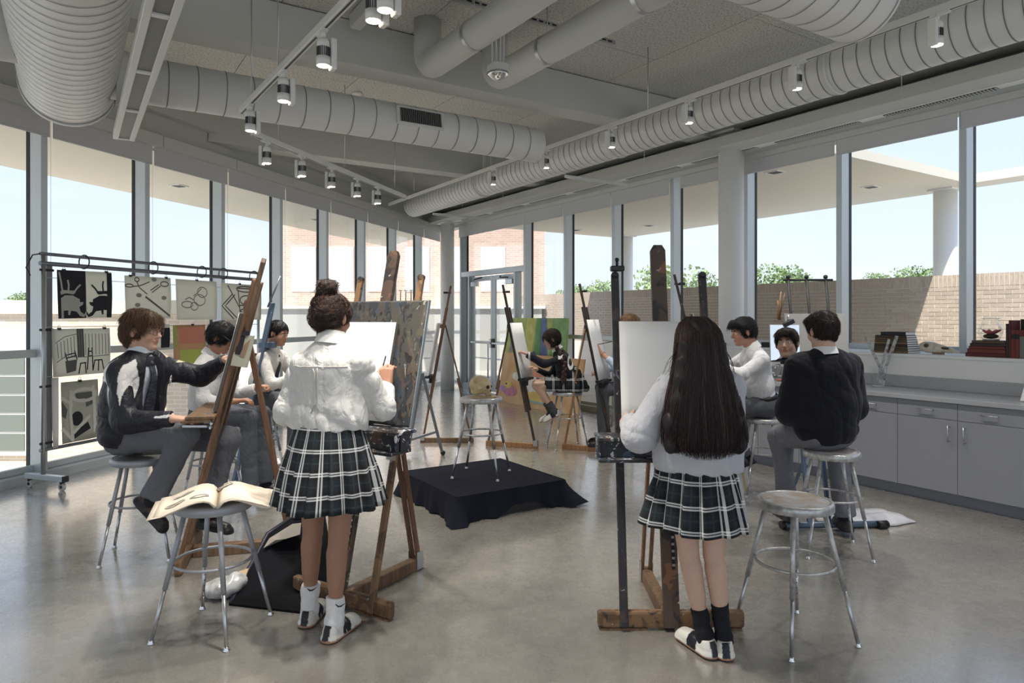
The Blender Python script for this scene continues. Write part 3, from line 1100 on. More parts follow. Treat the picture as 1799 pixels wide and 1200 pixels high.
# linear pendant at the left
zl = 3.20
cl = 0.40
lp = thing('linear_pendant', 'long unlit linear pendant with grey louvre panels at the upper left', 'light', G(cl, 4.5, zl))
dE = 7.10
b = MB()
W_ = 0.17
b.box(G(cl - W_ / 2, 0.4, zl), NR * 0.042, DR * (dE - 0.4), V((0, 0, 0.075)))
b.box(G(cl + W_ / 2 - 0.042, 0.4, zl), NR * 0.042, DR * (dE - 0.4), V((0, 0, 0.075)))
b.box(G(cl - W_ / 2 + 0.042, 0.4, zl + 0.055), NR * (W_ - 0.084), DR * (dE - 0.4), V((0, 0, 0.02)))
t = dE
while t > 0.4:
    b.box(G(cl - W_ / 2 + 0.042, t - 0.045, zl), NR * (W_ - 0.084), DR * 0.045, V((0, 0, 0.06)))
    t -= 1.0
b.build('housing', M_DUCT, lp, bevel=0.003)
M_LOUV = mat('pendant_louvre', rgb(112, 113, 110), 0.5)
t = dE
while t > 1.0:
    b = MB(); b.box(G(cl - W_ / 2 + 0.043, t - 0.999, zl + 0.012), NR * (W_ - 0.086), DR * 0.953, V((0, 0, 0.004))); b.build('louvre_panel', M_LOUV, lp)
    t -= 1.0
for t in (5.2, 2.6):
    b = MB(); b.cyl(G(cl, t, zl + 0.07), G(cl, t, CEIL), 0.004, n=6); b.build('suspension_wire', M_STEEL, lp)

# ------------------------------------------------------------------ track lights
M_LAMP = mat('lamp_white', rgb(214, 213, 208), 0.45)
M_LENS = mat('lamp_lens', (1, 0.86, 0.66, 1), 0.4, emit=((1.0, 0.86, 0.68, 1), 6.0))
M_FIN = mat('heat_sink', rgb(70, 70, 68), 0.5)
lamp_proto = {}
def track_lamp(p, ang, label, group):
    """p: point on the underside of the track"""
    key = 'lamp'
    if key not in lamp_proto:
        o = thing('track_lamp', label, 'lamp', (0, 0, 0), group)
        b = MB(); b.cyl((0, 0, 0), (0, 0, -0.05), 0.016, n=12); b.cbox((0, 0.02, -0.008), 0.03, 0.12, 0.016); b.build('adapter', M_LAMP, o)
        b = MB(); b.cbox((0.055, 0.0, -0.13), 0.035, 0.06, 0.18); b.build('driver_box', M_LAMP, o, bevel=0.006)
        b = MB(); b.lathe((0, 0, -0.05), (0, 0, -1), [(0, 0.028), (0.02, 0.036), (0.05, 0.036), (0.05, 0.03), (0.105, 0.03), (0.105, 0.040), (0.155, 0.040)], n=24); b.build('lamp_head', M_LAMP, o)
        b = MB()
        for k in range(18):
            a = 2 * pi * k / 18
            u = V((cos(a), sin(a), 0))
            b.bar(u * 0.033 + V((0, 0, -0.10)), u * 0.033 + V((0, 0, -0.155)), 0.004, 0.010, V((-sin(a), cos(a), 0)))
        b.build('cooling_fin', M_FIN, o)
        b = MB(); b.cyl((0, 0, -0.2052), (0, 0, -0.2072), 0.034, n=24); b.build('lens', M_LENS, o)
        lamp_proto[key] = o
        o.location = p
        o.rotation_euler = (0, 0, ang)
    else:
        o = dup(lamp_proto[key], p, ang, label)
    l = bpy.data.lights.new('spot', 'SPOT')
    l.energy = 38
    l.color = (1.0, 0.95, 0.88)
    l.spot_size = radians(95)
    l.spot_blend = 0.8
    l.shadow_soft_size = 0.04
    lo = bpy.data.objects.new('lamp_beam', l)
    COL.objects.link(lo)
    lo.location = V(p) + V((0, 0, -0.222))
    return o
M_TRK = mat('track_white', rgb(208, 208, 202), 0.5)
M_SLOT = mat('track_slot', rgb(52, 52, 52), 0.5)
def track(a, e, label, z, wires):
    a, e = V(a), V(e)
    o = thing('light_track', label, 'light track', (a + e) / 2 + V((0, 0, z)))
    ax = (e - a).normalized()
    sd = V((0, 0, 1)).cross(ax)
    zz = V((0, 0, z))
    b = MB(); b.box(a + zz - sd * 0.02, e - a, sd * 0.04, V((0, 0, 0.05))); b.build('rail', M_TRK, o, bevel=0.003)
    b = MB(); b.box(a + zz - sd * 0.007 + V((0, 0, -0.001)), e - a, sd * 0.014, V((0, 0, 0.002))); b.build('slot', M_SLOT, o)
    for t in wires:
        p = a + (e - a) * t + zz
        b = MB(); b.cyl(p + V((0, 0, 0.05)), p + V((0, 0, CEIL - z)), 0.005, n=6); b.build('hanger_rod', M_STEEL, o)
    return o
def on_line(a, e, px):
    """point on plan line a-e seen at photo column px"""
    a, e = V(a), V(e)
    t = (px - 899.5) / FPX
    dx, dy = e.x - a.x, e.y - a.y
    s = (t * a.y - a.x) / (dx - t * dy)
    return a + (e - a) * s
# track A (towards viewer)
ZA = 3.25
def PZ(px, py, z):
    y = FPX * (z - CAMH) / (557 - py)
    return V(((px - 899.5) / FPX * y, y, 0))
A0, A1 = PZ(424, 200, ZA), PZ(622, -2, ZA)
A2 = A0 + (A1 - A0) * 1.35
track(A0, A2, 'white lighting track running towards the viewer from the left', ZA, (0.10, 0.32, 0.7))
angA = atan2((A1 - A0).y, (A1 - A0).x) - pi / 2
for px, w_ in ((440, 'farthest lamp'), (498, 'second lamp'), (568, 'third lamp'), (656, 'nearest lamp in view')):
    p = on_line(A0, A1, px)
    track_lamp(p + V((0, 0, ZA)), angA + pi, 'white track spotlight, %s of the track coming towards the viewer' % w_, 'track spotlights')
B0, B1 = PZ(443, 238, ZA), PZ(712, 349, ZA)
track(B0, B1, 'white lighting track running along the left windows', ZA, (0.12, 0.5, 0.9))
angB = atan2((B1 - B0).y, (B1 - B0).x) - pi / 2
for px, w_ in ((469, 'nearest'), (531, 'second'), (583, 'third'), (628, 'fourth'), (664, 'farthest')):
    p = on_line(B0, B1, px)
    track_lamp(p + V((0, 0, ZA)), angB + pi, 'white track spotlight, %s of the five along the left windows' % w_, 'track spotlights')
ZC = 3.60
C0, C1 = c_at(684, 4.8), c_at(1790, 4.8)
C2 = C0 + (C1 - C0) * 1.35
track(C0, C2, 'white lighting track hung in front of the long duct', ZC, (0.08, 0.27, 0.5, 0.66, 0.8))
angC = atan2((C1 - C0).y, (C1 - C0).x) - pi / 2
for px, w_ in ((866, 'farthest'), (959, 'second farthest'), (1074, 'third farthest'), (1210, 'third nearest'), (1400, 'second nearest'), (1646, 'nearest in view')):
    p = on_line(C0, C1, px)
    track_lamp(p + V((0, 0, ZC)), angC, 'white track spotlight in front of the long duct, %s' % w_, 'track spotlights')
# unseen fill lamps added on the out-of-view track ends to brighten the room
for k in range(2):
    p = A0 + (A2 - A0) * (0.86 + 0.12 * k)
    track_lamp(p + V((0, 0, ZA)), angA + pi, 'white track spotlight overhead before the picture, %s along its track' % ORD[k], 'track spotlights')
for k in range(2):
    p = C0 + (C2 - C0) * (0.82 + 0.12 * k)
    track_lamp(p + V((0, 0, ZC)), angC, 'white track spotlight right of the picture, %s along its track' % ORD[k], 'track spotlights')
# thin drop wires to the right soffit
for k, px in enumerate((884, 812, 1132, 1584)):
    p = c_at(px, 6.25)
    b = MB(); b.cyl(p + V((0, 0, 3.62)), p + V((0, 0, CEIL)), 0.0035, n=6)
    o = b.build('drop_wire', M_STEEL)
    tag(o, 'thin steel drop wire by the right soffit, %s' % ('nearest the door', 'at the far corner', 'above the tall easel mast', 'above the terrace column')[k], 'wire', 'drop wires')
# small smoke detector
p = PZ(627, 168, CEIL - 0.03)
b = MB(); b.lathe(p + V((0, 0, CEIL)), (0, 0, -1), [(0, 0.06), (0.02, 0.06), (0.04, 0.04)], n=20)
tag(b.build('smoke_detector', M_WHITE), 'small white round smoke detector on the ceiling', 'detector')
# sprinkler at far upper left
p = AT(8, 50, 4.95)
o = thing('sprinkler', 'small chrome sprinkler head at the far upper left', 'sprinkler', p)
b = MB(); b.cyl(p + V((0, 0, 0.02)), p + V((0, 0, 0.45)), 0.012, n=8); b.build('drop_pipe', M_PIPE, o)
b = MB(); b.lathe(p, (0, 0, 1), [(-0.02, 0.03), (-0.016, 0.03), (-0.016, 0.006), (0.02, 0.012)], n=16); b.build('deflector', M_CHROME, o)
# ------------------------------------------------------------------ implicit-surface toolkit (smooth unions, meshed by surface nets)
class Field:
    def __init__(self, lo, hi, h):
        self.lo = np.array(lo, float)
        self.h = h
        n = np.ceil((np.array(hi, float) - self.lo) / h).astype(int) + 1
        self.n = n
        self.ax = [self.lo[i] + np.arange(n[i]) * h for i in range(3)]
        self.F = np.full(tuple(n), 1.0, np.float32)

    def blk(self, lo, hi):
        sl = []
        for i in range(3):
            a = int(np.clip(np.floor((lo[i] - self.lo[i]) / self.h), 0, self.n[i]))
            e = int(np.clip(np.ceil((hi[i] - self.lo[i]) / self.h) + 1, 0, self.n[i]))
            sl.append(slice(a, e))
        return tuple(sl)

    def pts(self, sl):
        return (self.ax[0][sl[0]][:, None, None], self.ax[1][sl[1]][None, :, None], self.ax[2][sl[2]][None, None, :])

    def union(self, prim, k=0.02):
        fn, lo, hi = prim
        m = max(k, 3 * self.h) + self.h
        sl = self.blk(lo - m, hi + m)
        d = fn(*self.pts(sl)).astype(np.float32)
        a = self.F[sl]
        if k <= 0:
            self.F[sl] = np.minimum(a, d)
        else:
            hh = np.clip(0.5 + 0.5 * (a - d) / k, 0, 1)
            self.F[sl] = a * (1 - hh) + d * hh - k * hh * (1 - hh)
        return self

    def cut(self, prim, k=0.01):
        fn, lo, hi = prim
        m = max(k, 3 * self.h) + self.h
        sl = self.blk(lo - m, hi + m)
        d = -fn(*self.pts(sl)).astype(np.float32)
        a = self.F[sl]
        if k <= 0:
            self.F[sl] = np.maximum(a, d)
        else:
            hh = np.clip(0.5 + 0.5 * (d - a) / k, 0, 1)
            self.F[sl] = a * (1 - hh) + d * hh + k * hh * (1 - hh)
        return self

    def plane(self, p, n):
        """keep the side opposite to n"""
        n = np.array(n, float)
        n /= np.linalg.norm(n)
        X, Y, Z = self.ax[0][:, None, None], self.ax[1][None, :, None], self.ax[2][None, None, :]
        d = (X - p[0]) * n[0] + (Y - p[1]) * n[1] + (Z - p[2]) * n[2]
        self.F = np.maximum(self.F, d.astype(np.float32))
        return self

    def displace(self, fn):
        X, Y, Z = self.ax[0][:, None, None], self.ax[1][None, :, None], self.ax[2][None, None, :]
        near = np.abs(self.F) < 0.08
        I = np.nonzero(near)
        x, y, z = self.ax[0][I[0]], self.ax[1][I[1]], self.ax[2][I[2]]
        self.F[I] += fn(x, y, z).astype(np.float32)
        return self

    def mesh(self, smooth=1):
        F = self.F
        F[0], F[-1], F[:, 0], F[:, -1], F[:, :, 0], F[:, :, -1] = 1, 1, 1, 1, 1, 1
        S = F < 0
        nx, ny, nz = F.shape
        cnt = np.zeros((nx - 1, ny - 1, nz - 1), np.int8)
        for a in (0, 1):
            for b_ in (0, 1):
                for c in (0, 1):
                    cnt += S[a:nx - 1 + a, b_:ny - 1 + b_, c:nz - 1 + c]
        mask = (cnt > 0) & (cnt < 8)
        I = np.array(np.nonzero(mask))
        nv = I.shape[1]
        idx = np.full(mask.shape, -1, np.int64)
        idx[mask] = np.arange(nv)
        val = {}
        for a in (0, 1):
            for b_ in (0, 1):
                for c in (0, 1):
                    val[(a, b_, c)] = F[I[0] + a, I[1] + b_, I[2] + c]
        acc = np.zeros((nv, 3))
        num = np.zeros(nv)
        for p in val:
            for axn in range(3):
                if p[axn] == 0:
                    q = list(p); q[axn] = 1; q = tuple(q)
                    vp, vq = val[p], val[q]
                    cr = (vp < 0) != (vq < 0)
                    t = np.where(cr, vp / np.where(cr, vp - vq, 1), 0)
                    for i in range(3):
                        acc[:, i] += np.where(cr, p[i] + (t if i == axn else 0), 0)
                    num += cr
        verts = (I.T + acc / num[:, None]) * self.h + self.lo
        quads = []
        for axn in range(3):
            sl0 = [slice(1, n - 1) for n in F.shape]
            sl1 = [slice(1, n - 1) for n in F.shape]
            sl0[axn] = slice(0, F.shape[axn] - 1)
            sl1[axn] = slice(1, F.shape[axn])
            s0, s1 = S[tuple(sl0)], S[tuple(sl1)]
            E = np.array(np.nonzero(s0 != s1))
            if E.shape[1] == 0:
                continue
            flip = s0[tuple(E)]
            base = E.copy()
            for i in range(3):
                if i != axn:
                    base[i] += 1
            o1, o2 = (axn + 1) % 3, (axn + 2) % 3
            def cell(d1, d2):
                q = base.copy()
                q[o1] += d1
                q[o2] += d2
                return idx[tuple(q)]
            A, B, C, D = cell(-1, -1), cell(0, -1), cell(0, 0), cell(-1, 0)
            f = np.stack([A, B, C, D], 1)
            f[~flip] = f[~flip][:, ::-1]
            quads.append(f)
        quads = np.concatenate(quads) if quads else np.zeros((0, 4), int)
        for _ in range(smooth):
            s = np.zeros_like(verts)
            c = np.zeros(len(verts))
            for a, e in ((0, 1), (1, 2), (2, 3), (3, 0)):
                np.add.at(s, quads[:, a], verts[quads[:, e]])
                np.add.at(s, quads[:, e], verts[quads[:, a]])
                np.add.at(c, quads[:, a], 1)
                np.add.at(c, quads[:, e], 1)
            verts = 0.5 * verts + 0.5 * s / np.maximum(c, 1)[:, None]
        return verts, quads

def A3(p):
    return np.array([p[0], p[1], p[2]], float)

def p_cap(a, b_, ra, rb=None, u=None, ku=1.0):
    """tapered capsule; cross-section widened ku times along u"""
    a, b_ = A3(a), A3(b_)
    rb = ra if rb is None else rb
    ba = b_ - a
    L2 = max(float(ba @ ba), 1e-9)
    R = max(ra, rb) * max(ku, 1)
    lo, hi = np.minimum(a, b_) - R, np.maximum(a, b_) + R
    if u is not None:
        u = A3(u)
        u = u / np.linalg.norm(u)
    def fn(x, y, z):
        px, py, pz = x - a[0], y - a[1], z - a[2]
        t = np.clip((px * ba[0] + py * ba[1] + pz * ba[2]) / L2, 0, 1)
        qx, qy, qz = px - ba[0] * t, py - ba[1] * t, pz - ba[2] * t
        if u is not None and ku != 1.0:
            w = qx * u[0] + qy * u[1] + qz * u[2]
            s = w * (1 - 1 / ku)
            qx, qy, qz = qx - u[0] * s, qy - u[1] * s, qz - u[2] * s
        return np.sqrt(qx * qx + qy * qy + qz * qz) - (ra + (rb - ra) * t)
    return fn, lo, hi

def p_ell(c, r, R=None):
    """ellipsoid: radii r along the columns of R"""
    c = A3(c)
    r = np.array(r, float)
    M = np.eye(3) if R is None else np.array([[R[i][j] for j in range(3)] for i in range(3)], float)
    ext = np.sqrt(((M * r) ** 2).sum(1))
    def fn(x, y, z):
        px, py, pz = x - c[0], y - c[1], z - c[2]
        q = [px * M[0, i] + py * M[1, i] + pz * M[2, i] for i in range(3)]
        k0 = np.sqrt(sum((q[i] / r[i]) ** 2 for i in range(3)))
        k1 = np.sqrt(sum((q[i] / r[i] ** 2) ** 2 for i in range(3))) + 1e-9
        return k0 * (k0 - 1) / k1
    return fn, c - ext, c + ext

def p_box(c, hs, R=None, r=0.01):
    c = A3(c)
    hs = np.array(hs, float)
    M = np.eye(3) if R is None else np.array([[R[i][j] for j in range(3)] for i in range(3)], float)
    ext = (np.abs(M) * hs).sum(1)
    def fn(x, y, z):
        px, py, pz = x - c[0], y - c[1], z - c[2]
        q = [np.abs(px * M[0, i] + py * M[1, i] + pz * M[2, i]) - (hs[i] - r) for i in range(3)]
        o = np.sqrt(sum(np.maximum(v, 0) ** 2 for v in q))
        return o + np.minimum(np.maximum(q[0], np.maximum(q[1], q[2])), 0) - r
    return fn, c - ext, c + ext

def wob(seed, scale, amp, n=7, stretch=(1, 1, 1)):
    r = np.random.default_rng(seed)
    K = r.normal(size=(n, 3)) * scale * np.array(stretch)
    ph = r.uniform(0, 6.28, n)
    def fn(x, y, z):
        s = 0
        for i in range(n):
            s = s + np.sin(K[i, 0] * x + K[i, 1] * y + K[i, 2] * z + ph[i])
        return amp * s / sqrt(n)
    return fn

def np_mesh(name, verts, quads, m, parent, smooth=True, col=None):
    org = WORLD_LOC[parent.name] if parent is not None else V(tuple(verts.mean(0)))
    me = bpy.data.meshes.new(name)
    v = (verts - np.array(org)).astype(np.float32)
    me.vertices.add(len(v))
    me.vertices.foreach_set('co', v.ravel())
    k = quads.shape[1]
    me.loops.add(quads.size)
    me.loops.foreach_set('vertex_index', quads.astype(np.int32).ravel())
    me.polygons.add(len(quads))
    me.polygons.foreach_set('loop_start', np.arange(0, quads.size, k, dtype=np.int32))
    me.polygons.foreach_set('use_smooth', np.full(len(quads), smooth))
    me.update(calc_edges=True)
    if col is not None:
        at = me.color_attributes.new('tint', 'FLOAT_COLOR', 'POINT')
        c4 = np.concatenate([col, np.ones((len(col), 1))], 1).astype(np.float32)
        at.data.foreach_set('color', c4.ravel())
    o = bpy.data.objects.new(name, me)
    if m:
        me.materials.append(m)
    COL.objects.link(o)
    if parent is not None:
        o.parent = parent
    else:
        o.location = org
    WORLD_LOC[o.name] = org
    return o

# ------------------------------------------------------------------ stools
M_LEG = mat('stool_grey_paint', rgb(160, 163, 168), 0.4, metal=0.3)
M_LEGW = mat('stool_worn_silver', rgb(196, 196, 194), 0.35, metal=0.5, noise=(35, rgb(150, 150, 150), 0.45, 0.72))
M_SEATB = mat('worn_hardboard', rgb(178, 160, 142), 0.55, noise=(14, rgb(196, 196, 198), 0.38, 0.62))
M_SEATG = mat('grey_seat_board', rgb(150, 148, 146), 0.55)
def make_stool(h, ml, ms, label, loc, rot):
    o = thing('metal_stool', label, 'stool', (0, 0, 0), 'adjustable metal stools')
    R = 0.185
    b = MB(); b.lathe((0, 0, h - 0.045), (0, 0, 1), [(0, R - 0.004), (0.002, R), (0.033, R), (0.042, R - 0.006), (0.045, R - 0.014), (0.042, R - 0.022), (0.030, R - 0.03)], n=40); b.build('seat', ml, o)
    b = MB(); b.lathe((0, 0, h - 0.012), (0, 0, 1), [(0, R - 0.024), (0.008, R - 0.024), (0.010, R - 0.03)], n=40); b.build('seat_board', ms, o)
    zr = h * 0.545
    for k in range(4):
        a = pi / 4 + k * pi / 2
        u = V((cos(a), sin(a), 0))
        top = u * 0.135 + V((0, 0, h - 0.045))
        bot = u * 0.286 + V((0, 0, 0.012))
        mid = top.lerp(bot, 0.60)
        b = MB(); b.cyl(top, mid, 0.0128, n=12); lg = b.build('leg', ml, o)
        b = MB(); b.cyl(mid, bot, 0.0096, n=12); b.build('leg_extension', M_STEEL, lg)
        b = MB(); b.lathe(V((bot.x, bot.y, 0)), (0, 0, 1), [(0, 0.016), (0.006, 0.017), (0.010, 0.012), (0.016, 0.013), (0.022, 0.009)], n=14); b.build('foot_glide', M_CHROME, lg)
        b = MB()
        ax = (bot - mid).normalized()
        sd = ax.orthogonal().normalized()
        for q in range(6):
            p = mid + (bot - mid) * (0.06 + q * 0.13)
            inn = (V((-u.x, -u.y, 0)))
            b.cyl(p + inn * 0.0085, p + inn * 0.0102, 0.0035, n=6)
        b.build('adjusting_hole', M_BLACK, lg)
    t = (h - 0.045 - zr) / (h - 0.045 - 0.012)
    rr = 0.135 + (0.286 - 0.135) * t - 0.012
    b = MB(); b.ring((0, 0, zr), (0, 0, 1), rr, 0.0078, n=48, k=8); b.build('foot_ring', ml, o)
    o.location = loc
    o.rotation_euler = (0, 0, radians(rot))
    return o
sg = make_stool(0.665, M_LEG, M_SEATG, 'grey metal stool in front at left carrying an open book', (-1.53, 3.50, 0), -10)
sw = make_stool(0.687, M_LEGW, M_SEATB, 'empty worn silver stool in the right foreground', (1.42, 3.43, 0), 20)
dup(sg, (-2.50, 4.60, 0), radians(18), 'grey metal stool under the boy in the dark track jacket')
dup(sg, (-2.56, 5.85, 0), radians(8), 'grey metal stool under the boy with black bowl-cut hair')
dup(sg, (-2.56, 6.95, 0), radians(30), 'grey metal stool under the boy in white shirt and tie, farthest left')
dup(sw, (-0.268, 6.0, 0.2115), radians(-14), 'silver stool on the black draped platform holding a skull')
dup(sw, (0.68, 8.40, 0), radians(12), 'silver stool under the girl with the braid')
dup(sw, (2.30, 6.23, 0), radians(-5), 'whitish stool under the boy in white shirt near the counter')
dup(sw, (2.19, 4.68, 0), radians(-9), 'whitish stool with brown seat under the boy in the navy jacket')
dup(sw, (1.42, 8.25, 0), radians(25), 'stool under the fair-haired person hidden behind the large white pad')

# ------------------------------------------------------------------ easels
def wood(name, c1, c2, rough=0.55):
    return mat(name, c1, rough, noise=(6, c2, 0.35, 0.65, (9, 9, 0.7)), bump=(40, 0.25, (6, 6, 0.5)))
M_WOODW = wood('worn_easel_wood', rgb(126, 98, 72), rgb(92, 70, 50))
M_WOODR = wood('reddish_easel_wood', rgb(122, 86, 62), rgb(98, 68, 48))
M_WOODL = wood('light_easel_wood', rgb(176, 130, 88), rgb(150, 106, 68))
M_WOODD = wood('dark_mast_wood', rgb(70, 56, 46), rgb(48, 40, 36))
def splat(name, base, cols, scale=22, stretch=(1, 1, 1)):
    m = bpy.data.materials.new(name)
    m.use_nodes = True
    N, L = m.node_tree.nodes, m.node_tree.links
    bs = N['Principled BSDF']
    bs.inputs['Roughness'].default_value = 0.55
    t = N.new('ShaderNodeTexCoord')
    prev = None
    for i, (c, thr, sc) in enumerate(cols):
        n = N.new('ShaderNodeTexNoise')
        n.inputs['Scale'].default_value = scale * sc
        n.inputs['Detail'].default_value = 6
        n.inputs['Distortion'].default_value = 1.2
        mp = N.new('ShaderNodeMapping')
        mp.inputs['Scale'].default_value = stretch
        mp.inputs['Location'].default_value = (i * 3.7, i * 1.9, i * 5.3)
        L.new(t.outputs['Object'], mp.inputs[0]); L.new(mp.outputs[0], n.inputs[0])
        r = N.new('ShaderNodeValToRGB')
        r.color_ramp.elements[0].position = thr
        r.color_ramp.elements[0].color = (0, 0, 0, 1)
        r.color_ramp.elements[1].position = thr + 0.04
        r.color_ramp.elements[1].color = (1, 1, 1, 1)
        L.new(n.outputs[0], r.inputs[0])
        mx = N.new('ShaderNodeMixRGB')
        L.new(r.outputs[0], mx.inputs[0])
        if prev is None:
            mx.inputs[1].default_value = base
        else:
            L.new(prev.outputs[0], mx.inputs[1])
        mx.inputs[2].default_value = c
        prev = mx
    L.new(prev.outputs[0], bs.inputs['Base Color'])
    MATS[name] = m
    return m
M_SPL_TRAY = splat('splattered_tray', rgb(44, 44, 48), [(rgb(84, 62, 48), 0.58, 0.3), (rgb(70, 84, 104), 0.60, 0.8), (rgb(200, 202, 204), 0.59, 1.3)], 20)
M_SPL_MAST = splat('splattered_mast', rgb(78, 62, 50), [(rgb(44, 38, 36), 0.52, 0.5), (rgb(120, 84, 60), 0.62, 0.7), (rgb(178, 178, 176), 0.66, 1.2)], 14)
M_SPL_DARK = splat('splattered_dark_post', rgb(38, 36, 38), [(rgb(66, 54, 48), 0.56, 0.6), (rgb(100, 108, 118), 0.64, 0.9), (rgb(200, 200, 200), 0.69, 1.4)], 14)
M_SPL_BOARD = splat('splattered_board', rgb(66, 63, 56), [(rgb(46, 50, 54), 0.47, 1.0), (rgb(82, 74, 62), 0.54, 1.4), (rgb(56, 64, 74), 0.57, 1.2), (rgb(80, 66, 60), 0.60, 1.7), (rgb(32, 31, 30), 0.57, 3.0), (rgb(138, 138, 130), 0.66, 3.4)], 8, (1, 1, 0.45))
M_SPL_WOOD = splat('splattered_wood', rgb(128, 98, 68), [(rgb(96, 72, 50), 0.52, 0.5), (rgb(56, 46, 40), 0.62, 0.8), (rgb(190, 186, 180), 0.68, 1.3)], 14)
M_PAPER = mat('white_paper', rgb(236, 235, 232), 0.8)
M_PADEDGE = mat('pad_edge', rgb(90, 86, 82), 0.8)

def h_easel(base, u, w, lean, label, mast_h=2.0, up_h=1.83, half=0.242, m_mast=None, m_up=None, m_foot=None, m_rear=None, tray_z=(0.88, 0.985), m_tray=None, rear=0.66):
    base, u, w = V(base), V(u).normalized(), V(w).normalized()
    up = V((0, 0, 1))
    m_mast = m_mast or M_SPL_MAST; m_up = m_up or M_SPL_WOOD; m_foot = m_foot or M_SPL_WOOD; m_rear = m_rear or M_WOODR
    M_T = m_tray or M_SPL_TRAY
    o = thing('wooden_easel', label, 'easel', base)
    def at(s, z, off=0.0):
        return base + u * s + w * (lean * z + off) + up * z
    ln = (w * lean + up).normalized()
    fn_ = (-w + up * lean).normalized()     # outward face normal, towards the painter
    b = MB(); b.box(base - u * 0.375 - w * 0.022 + up * 0.012, u * 0.75, w * 0.045, up * 0.085); b.build('foot_beam', m_foot, o, bevel=0.012, seg=2)
    for s in (-0.36, 0.12):
        b = MB(); b.box(base + u * s - w * 0.02, u * 0.24, w * 0.04, up * 0.012); b.build('foot_pad', M_WOODW, o)
    b = MB(); b.box(base - u * 0.03 + w * 0.024 + up * 0.0, u * 0.06, w * rear, up * 0.075); b.build('rear_beam', M_WOODW, o, bevel=0.004)
    for s in (-half, half):
        b = MB()
        b.bar(at(s, 0.02, -0.03), at(s, up_h, -0.03), 0.042, 0.024, u)
        b.build('upright', m_up, o, bevel=0.004)
        b = MB(); b.cyl(at(s, up_h, -0.03) - u * 0.0 - fn_ * 0.012, at(s, up_h, -0.03) + fn_ * 0.012, 0.021, n=14); b.build('upright_tip', M_SPL_MAST if m_up == M_SPL_WOOD else m_up, o)
    # mast with clipped top corners
    q0, q1 = at(0, 0.02, -0.03), at(0, mast_h, -0.03)
    wd = 0.041
    th = fn_ * 0.026
    poly = [q0 - u * wd, q0 + u * wd, q1 - ln * 0.03 + u * wd, q1 + u * (wd - 0.018), q1 - u * (wd - 0.018), q1 - ln * 0.03 - u * wd]
    b = MB(); b.prism([p + fn_ * -0.013 for p in poly], th); b.build('mast', m_mast, o)
    b = MB()
    b.box(at(0.01, 0.30, -0.03) + fn_ * 0.013, u * 0.016, (at(0, 0.66) - at(0, 0.30)), fn_ * 0.003)
    sl = b.build('ratchet_strip', M_BLACK, o)
    b = MB()
    for k in range(10):
        b.box(at(0.011, 0.315 + k * 0.034, -0.03) + fn_ * 0.016, u * 0.014, ln * 0.012, fn_ * 0.003)
    b.build('ratchet_tooth', M_STEEL, sl)
    # tray
    z0, z1 = tray_z
    b = MB(); b.box(at(-0.375, z1 - 0.02, -0.20), u * 0.75, w * 0.17, up * 0.02); b.build('tray_shelf', M_T, o, bevel=0.003)
    b = MB(); b.box(at(-0.375, z0, -0.16), u * 0.75, w * 0.02, up * max(z1 - z0 - 0.02, 0.005)); b.build('tray_front', M_T, o, bevel=0.002)
    b = MB(); b.box(at(-0.375, z0 - 0.014, -0.22), u * 0.75, w * 0.17, up * 0.016); b.build('tray_ledge', M_T, o, bevel=0.003)
    for s in (-0.375, 0.363):
        b = MB(); b.box(at(s, z0 + 0.002, -0.18), u * 0.012, w * 0.12, up * max(z1 - z0 - 0.022, 0.004))
        b.build('tray_end', M_T, o)
    # rear legs
    r1 = base + w * (rear - 0.02) + up * 0.06
    tz = 1.42
    for s in (-0.024, 0.024):
        b = MB(); b.bar(r1 + u * s, at(s, tz, 0.02), 0.018, 0.034, u); b.build('rear_leg', m_rear, o, bevel=0.003)
    b = MB(); b.box(r1 - u * 0.036 - w * 0.03 - up * 0.05, u * 0.004, w * 0.06, up * 0.11); b.box(r1 + u * 0.033 - w * 0.03 - up * 0.05, u * 0.004, w * 0.06, up * 0.11); b.build('hinge_bracket', M_STEEL, o)
    b = MB(); b.cyl(at(half, z0 - 0.03, -0.05), at(half, z0 - 0.03, -0.05) + u * 0.07, 0.008, n=8); b.box(at(half - 0.03, z0 - 0.07, -0.06), u * 0.06, w * 0.012, up * 0.06); b.build('tray_bolt', M_STEEL, o)
    b = MB(); b.box(at(-half, 1.28, 0.0), u * (2 * half), w * 0.02, up * 0.06); b.build('cross_rail', m_up, o)
    return o, at, fn_, ln, u, w

E7, e7, e7n, e7l, e7u, e7w = h_easel((0.813, 3.50, 0), (1, 0, 0), (0, 1, 0), 0.175, 'paint-splattered wooden easel in front of the long-haired girl', m_up=M_SPL_DARK)
E3, e3, e3n, e3l, e3u, e3w = h_easel((-0.947, 3.785, 0), (0.85, -0.526, 0), (0.526, 0.85, 0), 0.235, 'paint-splattered wooden easel in front of the girl with the bun')
E1, e1, e1n, e1l, e1u, e1w = h_easel((-2.15, 4.55, 0), (0.26, -0.966, 0), (0.966, 0.26, 0), 0.25, 'wooden easel in front of the boy in the dark track jacket', m_mast=M_WOODW, m_up=M_WOODR, m_foot=M_WOODW, m_tray=M_WOODW, tray_z=(0.958, 0.985))
